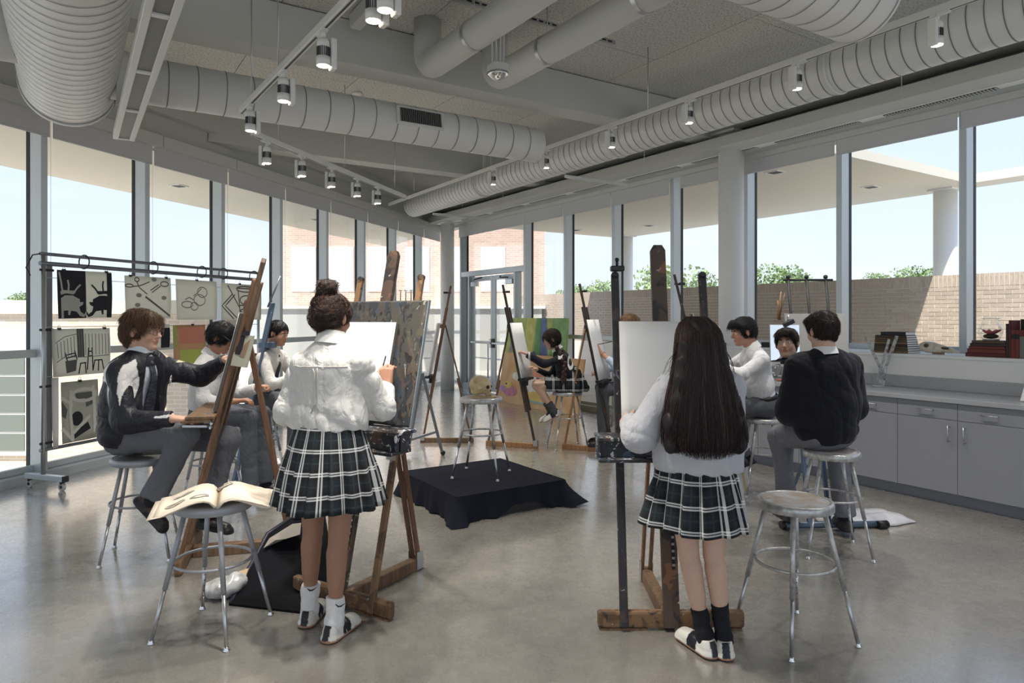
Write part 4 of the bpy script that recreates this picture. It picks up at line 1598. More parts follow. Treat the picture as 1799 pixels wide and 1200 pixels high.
# lower rail of bright wood on the inner posts of E1
# metal clamp on the left upright of E7
tp = e7(-0.242, 1.83, -0.03)
o = thing('spring_clamp', 'black metal clamp on top of the left upright of the right foreground easel', 'clamp', tp)
tp = tp + V((0, 0, 0.03))
b = MB(); b.cbox(tp + V((0.012, -0.01, 0.008)), 0.075, 0.05, 0.03); b.build('jaw', M_BLACK, o, bevel=0.005)
b = MB(); b.cyl(tp + V((0.012, 0, 0.015)), tp + V((0.012, 0, 0.055)), 0.008, n=10); b.sphere(tp + V((0.012, 0, 0.058)), 0.012); b.build('thumb_knob', M_BLACK, o)

def board_on(at, fn_, ln, u, s0, s1, z0, z1, off, th, m, name, label, cat, edge=None, par=None):
    """flat panel lying on an easel's sloping front"""
    p = at(s0, z0, -0.03) + fn_ * off
    q = at(s0, z1, -0.03) + fn_ * off
    b = MB(); b.box(p, u * (s1 - s0), q - p, fn_ * th)
    o = b.build(name, m, bevel=0.004)
    tag(o, label, cat)
    return o
bd3 = thing('drawing_board', 'large paint-covered board on the easel of the girl with the bun', 'board', e3(0, 1.0, -0.1))
p = e3(-0.335, 0.985, -0.03) + e3n * 0.016
q = e3(-0.335, 1.69, -0.03) + e3n * 0.016
b = MB(); b.box(p, e3u * 0.68, q - p, e3n * 0.018); b.build('panel', M_SPL_BOARD, bd3, bevel=0.012, seg=2)
M_EDGE = mat('board_edge_dirty', rgb(120, 130, 136), 0.6)
b = MB(); b.box(p + e3u * 0.682, e3u * 0.006, q - p, e3n * 0.018); b.build('edge_band', M_EDGE, bd3)
def pad(at, fn_, u, s0, s1, z0, z1, off, label, th=0.022, curl=0.03, mb=None):
    o = thing('drawing_pad', label, 'pad', at((s0 + s1) / 2, z0, -0.05))
    p = at(s0, z0, -0.03) + fn_ * off
    q = at(s0, z1, -0.03) + fn_ * off
    b = MB(); b.box(p, u * (s1 - s0), q - p, fn_ * th); b.build('backing', mb or M_PADEDGE, o, bevel=0.002)
    # top sheets, slightly bowed
    n = 10
    vs, fs = [], []
    for i in range(n + 1):
        t = i / n
        for j in range(5):
            v = j / 4
            bow = curl * (sin(pi * t) * 0.25 + (1 - v) ** 2 * 0.18 * t)
            vs.append(p + u * ((s1 - s0) * t) + (q - p) * (0.0 + 1.0 * v) + fn_ * (th + 0.002 + bow * (1 - 0.75 * v)))
    for i in range(n):
        for j in range(4):
            a = i * 5 + j
            fs.append((a, a + 5, a + 6, a + 1))
    b = MB(); b.add(vs, fs, True)
    sh = b.build('top_sheet', M_PAPER, o)
    md = sh.modifiers.new('solid', 'SOLIDIFY'); md.thickness = 0.002
    return o
pad(e3, e3n, e3u, -0.34, 0.155, 1.0, 1.555, 0.036, 'white drawing pad propped on the paint-covered board')
pad(e7, e7n, e7u, -0.232, 0.25, 0.99, 1.57, 0.014, 'large blank white pad on the right foreground easel', curl=0.012)
pad(e1, e1n, e1u, -0.22, 0.24, 0.99, 1.62, 0.014, 'white pad seen edge-on before the boy in the track jacket', curl=0.01)
# clips standing on the painted board's top edge
for k, s in enumerate((0.13, 0.17, 0.21)):
    p = e3(s, 1.70, -0.03) + e3n * 0.025
    b = MB(); b.cyl(p - V((0, 0, 0.02)), p + V((0, 0, 0.05)), 0.003, n=6); b.cyl(p + V((0, 0, 0.05)) - e3u * 0.012, p + V((0, 0, 0.05)) + e3u * 0.012, 0.002, n=6)
    tag(b.build('wire_clip', M_BLACK), 'small black wire clip on top of the painted board, %s' % ('left of three', 'middle of three', 'right of three')[k], 'clip', 'wire clips')

def a_easel(foot, w, lean, label, mast_h=2.0, m=None, rear_top=1.5, rear_d=0.62, bar_h=1.72, m_rear=None, tray_z=0.86, base_m=None):
    foot, w = V(foot), V(w).normalized()
    up = V((0, 0, 1))
    u = w.cross(up).normalized()
    m = m or M_WOODW
    m_rear = m_rear or M_WOODW
    o = thing('studio_easel', label, 'easel', foot)
    def at(s, z, off=0.0):
        return foot + u * s + w * (lean * z + off) + up * z
    fn_ = (-w + up * lean).normalized()
    b = MB(); b.bar(at(0, 0.02), at(0, mast_h), 0.034, 0.024, u); b.build('mast', m, o, bevel=0.003)
    for s in (-0.075, 0.075):
        b = MB(); b.bar(at(s, 0.45), at(s, bar_h), 0.022, 0.022, u); b.build('side_bar', m, o, bevel=0.003)
    b = MB(); b.box(at(-0.11, 1.46, -0.03), u * 0.22, w * 0.05, up * 0.05); b.build('crosspiece', m, o, bevel=0.003)
    b = MB(); b.box(at(-0.16, tray_z - 0.03, -0.10), u * 0.32, w * 0.10, up * 0.03); b.box(at(-0.05, tray_z - 0.10, -0.05), u * 0.10, w * 0.05, up * 0.08); b.build('tray', M_DARK, o, bevel=0.003)
    b = MB(); b.box(foot - u * 0.02 - w * 0.03, u * 0.04, w * (rear_d + 0.06), up * 0.06); b.build('base_bar', base_m or M_WOODL, o, bevel=0.003)
    r = foot + w * rear_d + up * 0.05
    t = at(0, rear_top, 0.02)
    mid = r.lerp(t, 0.45)
    b = MB(); b.bar(r, mid + (t - r) * 0.08, 0.026, 0.022, u); b.build('rear_leg', m_rear, o, bevel=0.002)
    b = MB(); b.bar(mid + w * 0.022, t + w * 0.0, 0.022, 0.018, u); b.build('leg_extension', m_rear, o, bevel=0.002)
    b = MB(); b.cyl(at(0, mast_h - 0.09, -0.06), at(0, mast_h - 0.09, 0.02), 0.01, n=8); b.cbox(at(0, mast_h - 0.09, -0.05), 0.05, 0.05, 0.025); b.build('clamp', M_BLACK, o)
    b = MB(); b.box(at(-0.03, 0.03, -0.03), u * 0.06, w * 0.05, up * 0.07); b.build('foot_block', M_STEEL, o)
    return o, at, fn_, u
E5, e5, e5n, e5u = a_easel((0.29, 8.30, 0), (-0.94, 0.34, 0), 0.215, 'slim wooden easel in front of the girl with the braid', m=M_WOODD)
E6, e6, e6n, e6u = a_easel((1.20, 8.02, 0), (-0.90, 0.43, 0), 0.215, 'slim wooden easel left of the large white pad, beside a drawing hand', m=M_WOODD, m_rear=M_WOODL)
E4, e4, e4n, e4u = a_easel((-1.14, 8.70, 0), (0.99, 0.0, 0), 0.18, 'slim wooden easel behind the paint-covered board', m=M_WOODR, base_m=M_WOODW)
E8, e8, e8n, e8u = a_easel((1.98, 6.30, 0), (-0.97, 0.22, 0), 0.235, 'slim dark easel behind the head of the long-haired girl', m=M_WOODD)
def pad_a(at, fn_, u, z0, z1, hw, label, mb=None):
    return pad(at, fn_, u, -hw, hw, z0, z1, 0.03, label, th=0.012, curl=0.02, mb=mb)
pad_a(e5, e5n, e5u, 0.86, 1.52, 0.22, 'white pad on the easel of the girl with the braid')
pad_a(e6, e6n, e6u, 0.86, 1.56, 0.22, 'white pad with a bowed lower edge beside the drawing hand')
pad_a(e8, e8n, e8u, 0.86, 1.62, 0.24, 'white sheet peeking above the head of the long-haired girl')
pad_a(e4, e4n, e4u, 0.86, 1.52, 0.20, 'white pad on the slim easel behind the paint-covered board', M_PAPER)

M_BLUE = mat('blue_grey_metal', rgb(98, 114, 134), 0.4, metal=0.4)
M_GREYM = mat('grey_metal', rgb(120, 124, 130), 0.4, metal=0.5)
# blue metal easel left, behind the track-jacket boy
f2 = FP(412, 846)
o = thing('metal_easel', 'blue metal easel standing behind the track-jacket boy at left', 'easel', f2)
top2 = AT(479, 532, 6.85)
b = MB()
sd = V((0.25, -0.97, 0))
b.bar(f2, top2, 0.05, 0.03, V((1, 0, 0))); b.build('mast', M_BLUE, o, bevel=0.004)
b = MB(); b.bar(f2 + sd * 0.10, top2 + sd * 0.10 - V((0, 0, 0.1)), 0.025, 0.025, V((1, 0, 0))); b.build('side_bar', M_BLUE, o, bevel=0.003)
b = MB(); b.bar(FP(428, 846), FP(492, 824), 0.035, 0.035, V((0, 0, 1))); b.build('foot_tube', M_BLUE, o, bevel=0.004)
b = MB(); b.bar(FP(440, 850), FP(497, 828), 0.035, 0.035, V((0, 0, 1))); b.build('foot_tube', M_BLUE, o, bevel=0.004)
b = MB(); b.bar(AT(470, 612, 6.85), FP(522, 812), 0.028, 0.02, V((1, 0, 0))); b.build('rear_leg', M_GREYM, o, bevel=0.003)
b = MB(); b.cbox(AT(470, 606, 6.83), 0.16, 0.08, 0.06); b.build('hinge_block', M_BLUE, o, bevel=0.006)
b = MB(); b.cyl(AT(470, 540, 6.8), AT(493, 485, 6.8), 0.009, n=8); b.build('canvas_hook', M_GREYM, o)
# grey metal easel behind the painted board
o = thing('metal_easel', 'grey metal tripod easel with a ball foot behind the painted board', 'easel', FP(760, 800))
b = MB(); b.bar(AT(742, 655, 7.7), FP(778, 800), 0.03, 0.03, V((1, 0, 0))); b.build('front_leg', M_GREYM, o, bevel=0.003)
b = MB(); b.sphere(FP(778, 800) + V((0, 0, 0.03)), 0.03); b.build('ball_foot', M_BLACK, o)
b = MB(); b.bar(FP(768, 790) + V((0, 0, 0.22)), FP(722, 790) + V((0, 0, 0.12)), 0.03, 0.03, V((0, 0, 1))); b.build('foot_tube', M_GREYM, o, bevel=0.003)
b = MB(); b.bar(AT(742, 655, 7.7), AT(718, 788, 7.9), 0.03, 0.03, V((1, 0, 0))); b.build('rear_leg', M_GREYM, o, bevel=0.003)
b = MB(); b.sphere(AT(718, 788, 7.9), 0.028); b.build('ball_foot', M_BLACK, o)
# blue metal easel with rods, in front of the navy-jacket boy
yb = 5.14
o = thing('metal_easel', 'blue metal easel with three dark rods in front of the navy-jacket boy', 'easel', (2.40, 5.2, 0))
b = MB(); b.cyl((2.06, yb, 0.03), (2.80, yb + 0.04, 0.03), 0.024, n=14); b.build('base_tube', M_BLUE, o)
for x in (2.03, 2.76):
    b = MB(); b.cyl((x, yb + 0.01, 0.03), (x + 0.08, yb + 0.03, 0.03), 0.030, n=14); b.build('rubber_cap', M_BLACK, o)
for x in (2.24, 2.39, 2.545):
    b = MB(); b.bar((x, yb, 0.03), (x, yb + 0.25, 1.15), 0.028, 0.028, V((1, 0, 0))); b.build('upright', M_BLUE, o, bevel=0.003)
    b = MB(); b.cyl((x, yb + 0.25, 1.15), (x, yb + 0.40, 1.92), 0.011, n=10); b.build('rod', M_DARK, o)
    b = MB(); b.sphere((x, yb + 0.40, 1.925), 0.018); b.build('rod_tip', M_DARK, o)
b = MB(); b.cyl((2.20, yb + 0.395, 1.90), (2.60, yb + 0.395, 1.90), 0.010, n=10); b.build('cross_rod', M_DARK, o)
for x in (2.24, 2.545):
    b = MB(); b.bar((x, yb + 0.24, 1.1), (2.39, yb + 0.75, 0.03), 0.026, 0.02, V((1, 0, 0))); b.build('rear_leg', M_BLUE, o, bevel=0.003)
b = MB(); b.box((2.14, yb + 0.12, 0.98), (0.56, 0, 0), (0, 0.07, 0), (0, 0, 0.03)); b.build('tray', M_GREYM, o, bevel=0.003)
# grey board on it
b = MB()
bx0, bx1 = 2.165, 2.665
b.hexa([(bx0, yb + 0.175, 1.012), (bx1, yb + 0.175, 1.012), (bx1, yb + 0.19, 1.012), (bx0, yb + 0.19, 1.012),
        (bx0, yb + 0.285, 1.625), (bx1 - 0.02, yb + 0.285, 1.625), (bx1 - 0.02, yb + 0.30, 1.625), (bx0, yb + 0.30, 1.625)])
tag(b.build('grey_board', mat('grey_card', rgb(168, 167, 164), 0.7), bevel=0.002), 'blank grey board on the blue easel before the navy-jacket boy', 'board')
# ------------------------------------------------------------------ drawing rack on castors
RK0, RK1 = V((-4.37, 6.36, 0)), V((-3.42, 9.2, 0))
RD = (RK1 - RK0).normalized()
RN = V((RD.y, -RD.x, 0))          # towards the room
rk = thing('display_rack', 'wheeled metal pipe rack displaying clipped drawings', 'rack', (RK0 + RK1) / 2)
UPV = V((0, 0, 1))
for k, (P_, dirn) in enumerate(((RK0, 1), (RK1, -1))):
    b = MB(); b.cyl(P_ + UPV * 0.11, P_ + UPV * 2.19, 0.019, n=14); b.build('post', M_STEEL, rk)
    a, e = P_ - RN * 0.21, P_ + RN * 0.27
    b = MB(); b.box(a - RD * 0.025 + UPV * 0.085, e - a, RD * 0.05, UPV * 0.05); b.build('foot_bar', M_ALU, rk, bevel=0.003)
    b = MB(); b.box(e - RD * 0.027 + UPV * 0.083, RN * 0.02, RD * 0.054, UPV * 0.054); b.build('end_cap', M_DARK, rk)
    for q in (a + RN * 0.04, e - RN * 0.03):
        b = MB(); b.cyl(q + UPV * 0.036 - RD * 0.012, q + UPV * 0.036 + RD * 0.012, 0.036, n=18); wo = b.build('castor', mat('castor_grey', rgb(190, 190, 190), 0.5), rk)
        b = MB(); b.cyl(q + UPV * 0.036 - RD * 0.016, q + UPV * 0.036 + RD * 0.016, 0.015, n=12); b.box(q - RD * 0.016 - RN * 0.012 + UPV * 0.06, RD * 0.032, RN * 0.024, UPV * 0.03); b.build('castor_fork', M_DARK, wo)
for z, r in ((2.19, 0.016), (2.10, 0.021), (0.36, 0.016)):
    b = MB(); b.cyl(RK0 + UPV * z - RD * 0.03, RK1 + UPV * z + RD * 0.03, r, n=12); b.build('rail', M_GREYM, rk)
L_RK = (RK1 - RK0).length
for t in (0.14, 0.42, 0.66, 0.78, 0.97):
    p = RK0 + RD * L_RK * t
    b = MB(); b.ring(p + UPV * 2.145, RD, 0.068, 0.006, n=20, k=6); b.build('pipe_clip', M_DARK, rk)
for z in (1.97, 1.505, 1.04):
    b = MB(); b.cyl(RK0 + UPV * z, RK1 + UPV * z, 0.003, n=6); b.build('hanging_wire', M_STEEL, rk)
b = MB(); b.box(RK0 + RD * 0.035 + UPV * 0.37 - RN * 0.004, RD * 0.055, RN * 0.005, UPV * 1.72); b.build('webbing_strip', mat('grey_webbing', rgb(120, 122, 124), 0.8), rk)
for z in (0.42, 0.95, 1.48, 2.04):
    b = MB(); b.cyl(RK0 + UPV * z - RD * 0.03, RK0 + UPV * z + RD * 0.10, 0.012, n=8); b.build('cable_tie', M_DARK, rk)
b = MB(); b.tube([RK0 + UPV * 2.19 - RD * 0.02, RK0 + UPV * 2.17 - RD * 0.10, RK0 + UPV * 2.05 - RD * 0.16, RK0 + UPV * 1.98 - RD * 0.12], 0.006, n=6); b.build('cord_end', M_BLACK, rk)

def paper_mat(name, col, tr=0.4):
    m = mat(name, col, 0.85)
    N, L = m.node_tree.nodes, m.node_tree.links
    t = N.new('ShaderNodeBsdfTranslucent')
    t.inputs[0].default_value = col
    mx = N.new('ShaderNodeMixShader')
    mx.inputs[0].default_value = tr
    L.new(N['Principled BSDF'].outputs[0], mx.inputs[1])
    L.new(t.outputs[0], mx.inputs[2])
    L.new(mx.outputs[0], N['Material Output'].inputs[0])
    return m
M_SHEET = paper_mat('drawing_paper', rgb(238, 237, 228), 0.5)
M_INK = mat('black_ink', rgb(34, 34, 42), 0.8)
M_CHAR = mat('charcoal', rgb(96, 96, 92), 0.9)
M_CHARL = mat('charcoal_light', rgb(140, 139, 132), 0.9)
M_CHALK = mat('chalk_light', rgb(206, 206, 196), 0.9)
def pz_rack(px, py):
    q = on_line(RK0, RK1, px)
    return q, CAMH - (py - 557) / FPX * q.y
class Sheet:
    """a paper hanging on the rack; unit coordinates u (along), v (down)"""
    def __init__(self, px0, px1, py_t, py_b, label, m=None, tilt=0.0, curl=0.01, clips=(0.12, 0.9), off=0.02):
        q0, zt = pz_rack(px0, py_t)
        _, zb = pz_rack(px0, py_b)
        q1, _ = pz_rack(px1, py_t)
        self.o = q0 + UPV * zt + RN * off
        self.w = (q1 - q0).length
        self.h = zt - zb
        self.tilt = tilt
        self.curl = curl
        self.th = thing('drawing_sheet', label, 'drawing', self.o + RD * self.w / 2 - UPV * self.h)
        n, mm = 8, 6
        vs = [self.p(i / n, j / mm) for i in range(n + 1) for j in range(mm + 1)]
        fs = [(i * (mm + 1) + j, (i + 1) * (mm + 1) + j, (i + 1) * (mm + 1) + j + 1, i * (mm + 1) + j + 1) for i in range(n) for j in range(mm)]
        b = MB(); b.add(vs, fs, True)
        s = b.build('paper', m or M_SHEET, self.th)
        md = s.modifiers.new('solid', 'SOLIDIFY'); md.thickness = 0.0015; md.offset = 0
        for c in clips:
            p = self.p(c, 0.0)
            b = MB(); b.box(p - RD * 0.016 - RN * 0.008 - UPV * 0.012, RD * 0.032, RN * 0.016, UPV * 0.022); b.build('binder_clip', M_BLACK, self.th)
            b = MB(); b.tube([p - RD * 0.012 + UPV * 0.01, p - RD * 0.006 + UPV * 0.035, p + RD * 0.006 + UPV * 0.035, p + RD * 0.012 + UPV * 0.01], 0.002, n=5); b.build('clip_wire', M_STEEL, self.th)
    def p(self, u, v, lift=0.0):
        return self.o + RD * (self.w * u) - UPV * (self.h * v + self.w * self.tilt * u) + RN * (self.curl * sin(pi * v) * (0.4 + 0.6 * u) + 0.02 * v * v * (1 - u) + lift)
    def fill(self, poly, m, lift=0.0035, name='ink_shape'):
        n = len(poly)
        b = MB(); b.add([self.p(u, v, lift) for u, v in poly], [tuple(range(n))])
        b.build(name, m, self.th, recalc=False)
    def grid(self, u0, v0, u1, v1, m, lift=0.0025, name='tone_area', n=6):
        vs = [self.p(u0 + (u1 - u0) * i / n, v0 + (v1 - v0) * j / n, lift) for i in range(n + 1) for j in range(n + 1)]
        fs = [(i * (n + 1) + j, (i + 1) * (n + 1) + j, (i + 1) * (n + 1) + j + 1, i * (n + 1) + j + 1) for i in range(n) for j in range(n)]
        b = MB(); b.add(vs, fs); b.build(name, m, self.th, recalc=False)
    def lines(self, pls, m, r=0.004, lift=0.003, name='pencil_line'):
        b = MB()
        for pl_ in pls:
            pts = []
            for k in range(len(pl_) - 1):
                for t in range(4):
                    q = t / 4
                    pts.append((pl_[k][0] * (1 - q) + pl_[k + 1][0] * q, pl_[k][1] * (1 - q) + pl_[k + 1][1] * q))
            pts.append(pl_[-1])
            P = [self.p(u, v, lift) for u, v in pts]
            vs = []
            for k, q in enumerate(P):
                t = (P[min(k + 1, len(P) - 1)] - P[max(k - 1, 0)]).normalized()
                s = t.cross(RN).normalized() * r
                vs += [q - s, q + s]
            b.add(vs, [(2 * k, 2 * k + 1, 2 * k + 3, 2 * k + 2) for k in range(len(P) - 1)])
        o = b.build(name, m, self.th, recalc=False)
        return o
def ell(cu, cv, ru, rv, n=16, a0=0, a1=2 * pi):
    return [(cu + ru * cos(a0 + (a1 - a0) * k / n), cv + rv * sin(a0 + (a1 - a0) * k / n)) for k in range(n + 1)]
# 1: black and white mirrored animals
s = Sheet(97, 193, 474, 560, 'black and white mirrored silhouette painting hanging top left on the rack', tilt=-0.02)
s.grid(0.0, 0.0, 0.5, 1.0, M_INK)
s.grid(0.90, 0.02, 1.0, 1.0, M_INK)
def cat(f, m):
    X = lambda u: u if f > 0 else 1 - u
    s.fill([(X(u), v) for u, v in [(0.05, 0.58), (0.12, 0.52), (0.25, 0.52), (0.33, 0.57), (0.38, 0.60), (0.38, 0.66), (0.45, 0.66), (0.43, 0.72), (0.37, 0.76), (0.39, 0.86), (0.46, 0.92), (0.50, 0.84), (0.49, 0.78), (0.50, 0.76), (0.505, 0.9), (0.46, 0.98), (0.38, 0.95), (0.32, 0.86), (0.22, 0.84), (0.20, 0.93), (0.17, 0.93), (0.17, 0.83), (0.09, 0.84), (0.09, 0.99), (0.05, 0.99)]], m, 0.006)
    s.fill([(X(u), v) for u, v in [(0.04, 0.44), (0.10, 0.41), (0.20, 0.42), (0.28, 0.42), (0.31, 0.46), (0.27, 0.50), (0.14, 0.48), (0.05, 0.51)]], m, 0.006)
    s.lines([[(X(0.18), 0.44), (X(0.19), 0.3), (X(0.175), 0.2)], [(X(0.29), 0.44), (X(0.34), 0.36), (X(0.40), 0.29)], [(X(0.08), 0.46), (X(0.06), 0.25), (X(0.03), 0.04)]], m, 0.009, 0.006)
cat(1, M_SHEET)
cat(-1, M_INK)
# 2: tools
s = Sheet(216, 297, 484, 560, 'grey drawing of scissors and tools, second sheet in the top row', tilt=-0.01)
s.lines([ell(0.25, 0.08, 0.045, 0.05), ell(0.09, 0.23, 0.08, 0.035), [(0.16, 0.25), (0.32, 0.22), (0.52, 0.12)], [(0.25, 0.14), (0.29, 0.26), (0.46, 0.42)], ell(0.85, 0.16, 0.09, 0.06), [(0.76, 0.21), (0.56, 0.38)], [(0.72, 0.18), (0.53, 0.33)]], M_CHAR, 0.006)
s.lines([[(0.42, 0.48), (0.98, 0.95)]], M_CHAR, 0.011)
for u, v in ((0.62, 0.06), (0.28, 0.45), (0.83, 0.5), (0.25, 0.68), (0.05, 0.86)):
    s.fill(ell(u, v, 0.06, 0.05, 10)[:-1], M_CHARL)
# 3: peppers
s = Sheet(306, 378, 490, 562, 'pale sketch of two knobbly vegetables, third sheet in the top row', clips=(0.5,))
s.lines([ell(0.62, 0.3, 0.12, 0.13), ell(0.55, 0.5, 0.14, 0.14), ell(0.25, 0.62, 0.13, 0.08), ell(0.42, 0.66, 0.09, 0.10), [(0.4, 0.4), (0.5, 0.32), (0.6, 0.2)], [(0.2, 0.5), (0.3, 0.44), (0.4, 0.5)]], M_CHARL, 0.006)
# 4: chair in perspective
s = Sheet(386, 456, 497, 562, 'line drawing of a wooden chair, last sheet in the top row', clips=(0.45,))
s.lines([[(0.38, 0.12), (0.80, 0.12)], [(0.40, 0.18), (0.44, 0.85)], [(0.78, 0.16), (0.76, 0.85)], ell(0.58, 0.14, 0.22, 0.08), ell(0.6, 0.45, 0.16, 0.13), [(0.42, 0.6), (0.78, 0.58)], [(0.15, 0.05), (0.42, 0.65)], [(0.25, 0.3), (0.0, 0.62), (0.28, 0.98)], [(0.32, 0.3), (0.08, 0.62), (0.36, 0.95)], ell(0.6, 0.75, 0.15, 0.06)], M_CHAR, 0.008)
# 5: chairs in a room
s = Sheet(88, 190, 578, 663, 'charcoal drawing of chairs and stools in a room, left of the middle row', tilt=0.0)
s.lines([[(0.42, 0.0), (0.43, 0.62)], [(0.46, 0.0), (0.47, 0.62)], [(0.5, 0.0), (0.51, 0.62)]], M_CHAR, 0.012)
s.lines([[(0.05, 0.3), (0.2, 0.17), (0.42, 0.11)], [(0.06, 0.7), (0.25, 0.55)], [(0.52, 0.62), (0.98, 0.6)]] + [[(0.08 + 0.055 * k, 0.3 - 0.03 * k), (0.09 + 0.055 * k, 0.62)] for k in range(6)] + [[(0.55 + 0.06 * k, 0.12), (0.55 + 0.06 * k, 0.58)] for k in range(8)], M_CHARL, 0.004)
s.lines([[(0.2, 0.5), (0.24, 0.7)], [(0.36, 0.47), (0.40, 0.66)], [(0.21, 0.56), (0.37, 0.52)], [(0.22, 0.62), (0.38, 0.58)], [(0.6, 0.42), (0.58, 0.9)], [(0.66, 0.42), (0.68, 0.9)], [(0.6, 0.5), (0.66, 0.5)], [(0.6, 0.6), (0.66, 0.6)], [(0.45, 0.75), (0.56, 0.74)], [(0.46, 0.75), (0.43, 0.97)], [(0.54, 0.75), (0.56, 0.97)], [(0.7, 0.7), (0.85, 0.7)], [(0.71, 0.7), (0.68, 0.93)], [(0.78, 0.7), (0.78, 0.94)], [(0.84, 0.7), (0.88, 0.92)]], M_INK, 0.006)
s.fill([(0.2, 0.68), (0.4, 0.66), (0.38, 0.9), (0.22, 0.94)], M_CHAR)
# 6: charcoal abstract
s = Sheet(103, 168, 672, 780, 'dark charcoal drawing of chair parts, bottom left on the rack', m=paper_mat('toned_paper', rgb(196, 196, 184), 0.4), clips=(0.5,), off=0.028)
s.fill(ell(0.40, 0.62, 0.16, 0.12)[:-1], M_INK)
s.fill([(0.35, 0.2), (0.9, 0.2), (0.85, 0.4), (0.65, 0.45), (0.62, 0.3), (0.4, 0.3)], M_CHAR)
s.fill([(0.3, 0.85), (0.7, 0.7), (0.78, 0.82), (0.32, 0.95)], M_INK)
s.fill([(0.0, 0.3), (0.15, 0.45), (0.1, 0.6), (0.0, 0.55)], M_CHAR)
s.lines([[(0.25, 0.15), (0.22, 0.5), (0.28, 0.95)], [(0.85, 0.1), (0.9, 0.9)], [(0.0, 0.25), (0.3, 0.4)], [(0.0, 0.75), (0.3, 0.98)], [(0.3, 0.85), (0.75, 0.6)], ell(0.6, 0.24, 0.32, 0.1)], M_CHALK, 0.016, 0.005)
s = Sheet(89, 101, 664, 788, 'blank white paper margin hanging at the lower left of the rack', m=paper_mat('margin_paper', rgb(236, 235, 232), 0.4), clips=(), off=0.012, curl=0.002)
# 7: coloured
s = Sheet(301, 358, 571, 652, 'red and lime green colour study in the middle row of the rack', m=paper_mat('orange_paper', rgb(216, 180, 142), 0.35), clips=(0.6,))
s.grid(0.2, 0.05, 0.95, 0.42, mat('coral_paint', rgb(208, 138, 116), 0.8))
s.grid(0.18, 0.55, 0.95, 1.0, mat('lime_paint', rgb(184, 196, 100), 0.8))
s.grid(0.0, 0.0, 0.1, 0.5, mat('olive_paint', rgb(170, 180, 96), 0.8))
# 8: dark one behind the jacket boy's head
s = Sheet(262, 295, 570, 612, 'small sheet with a dark patch behind the head of the track-jacket boy', clips=(0.5,))
s.grid(0.5, 0.15, 1.0, 1.0, M_INK)

# ------------------------------------------------------------------ platform with black cloth
PLC = V((-0.27, 5.98, 0))
pf = thing('draped_platform', 'low square platform covered with black cloth under the skull stool', 'platform', PLC)
M_CLOTH = mat('black_cloth', rgb(24, 26, 36), 0.95, spec=0.15, bump=(60, 0.15))
hs, hz = 0.52, 0.21
b = MB(); b.box(PLC - NR * (hs - 0.02) - DR * (hs - 0.02), NR * (2 * hs - 0.04), DR * (2 * hs - 0.04), UPV * (hz - 0.004)); b.build('platform_box', M_DARK, pf)
corners = [(-1, -1), (1, -1), (1, 1), (-1, 1)]
ring_pts = []
NSEG = 40
R_ = random.Random(5)
for k in range(4):
    (c0, d0), (c1, d1) = corners[k], corners[(k + 1) % 4]
    for i in range(NSEG):
        t = i / NSEG
        ring_pts.append((c0 + (c1 - c0) * t, d0 + (d1 - d0) * t, k, t))
vs = []
layers = 7
N_ = len(ring_pts)
for L_i in range(layers + 1):
    f = L_i / layers
    for (c, d, k, t) in ring_pts:
        wave = 0.016 * sin(t * 23 + k * 2.1) + 0.010 * sin(t * 47 + k)
        ce = max(0.0, 1 - min(t, 1 - t) / 0.10)
        cornerk = k if t < 0.5 else (k + 1) % 4
        spike = {0: 0.12, 1: 0.16, 2: 0.05, 3: 0.06}[cornerk] * ce ** 1.5
        out = (0.006 + f * (0.02 + wave) + spike * f ** 1.6)
        hem = 0.012 + 0.03 * max(0, sin(t * 7 + k * 1.3)) * (0 if k in (0, 3) else 1) + (0.075 if (k == 0 and 0.35 < t < 0.85) else 0) * sin(pi * (t - 0.35) / 0.5 if 0.35 < t < 0.85 else 0) - ce * 0.006
        z = hz - f * (hz - hem) + (0.004 if L_i == 0 else 0)
        n_ = V((0, 0, 0))
        dirv = NR * c + DR * d
        m_ = max(abs(c), abs(d))
        outv = (NR * (c if abs(c) > 0.999 else 0) + DR * (d if abs(d) > 0.999 else 0))
        if outv.length > 0:
            outv.normalize()
        p = PLC + dirv * hs + outv * out
        vs.append(V((p.x, p.y, max(z, 0.006))))
fs = []
for L_i in range(layers):
    for i in range(N_):
        j = (i + 1) % N_
        fs.append((L_i * N_ + i, L_i * N_ + j, (L_i + 1) * N_ + j, (L_i + 1) * N_ + i))
b = MB(); b.add(vs, fs, True)
# top
g = 16
top = []
for i in range(g + 1):
    for j in range(g + 1):
        c, d = -1 + 2 * i / g, -1 + 2 * j / g
        p = PLC + (NR * c + DR * d) * (hs + 0.003)
        top.append(V((p.x, p.y, hz + 0.0005 + 0.0006 * sin(c * 9 + d * 5) * (1 - max(abs(c), abs(d))))))
b.add(top, [(i * (g + 1) + j, (i + 1) * (g + 1) + j, (i + 1) * (g + 1) + j + 1, i * (g + 1) + j + 1) for i in range(g) for j in range(g)], True)
b.build('black_drape', M_CLOTH, pf)

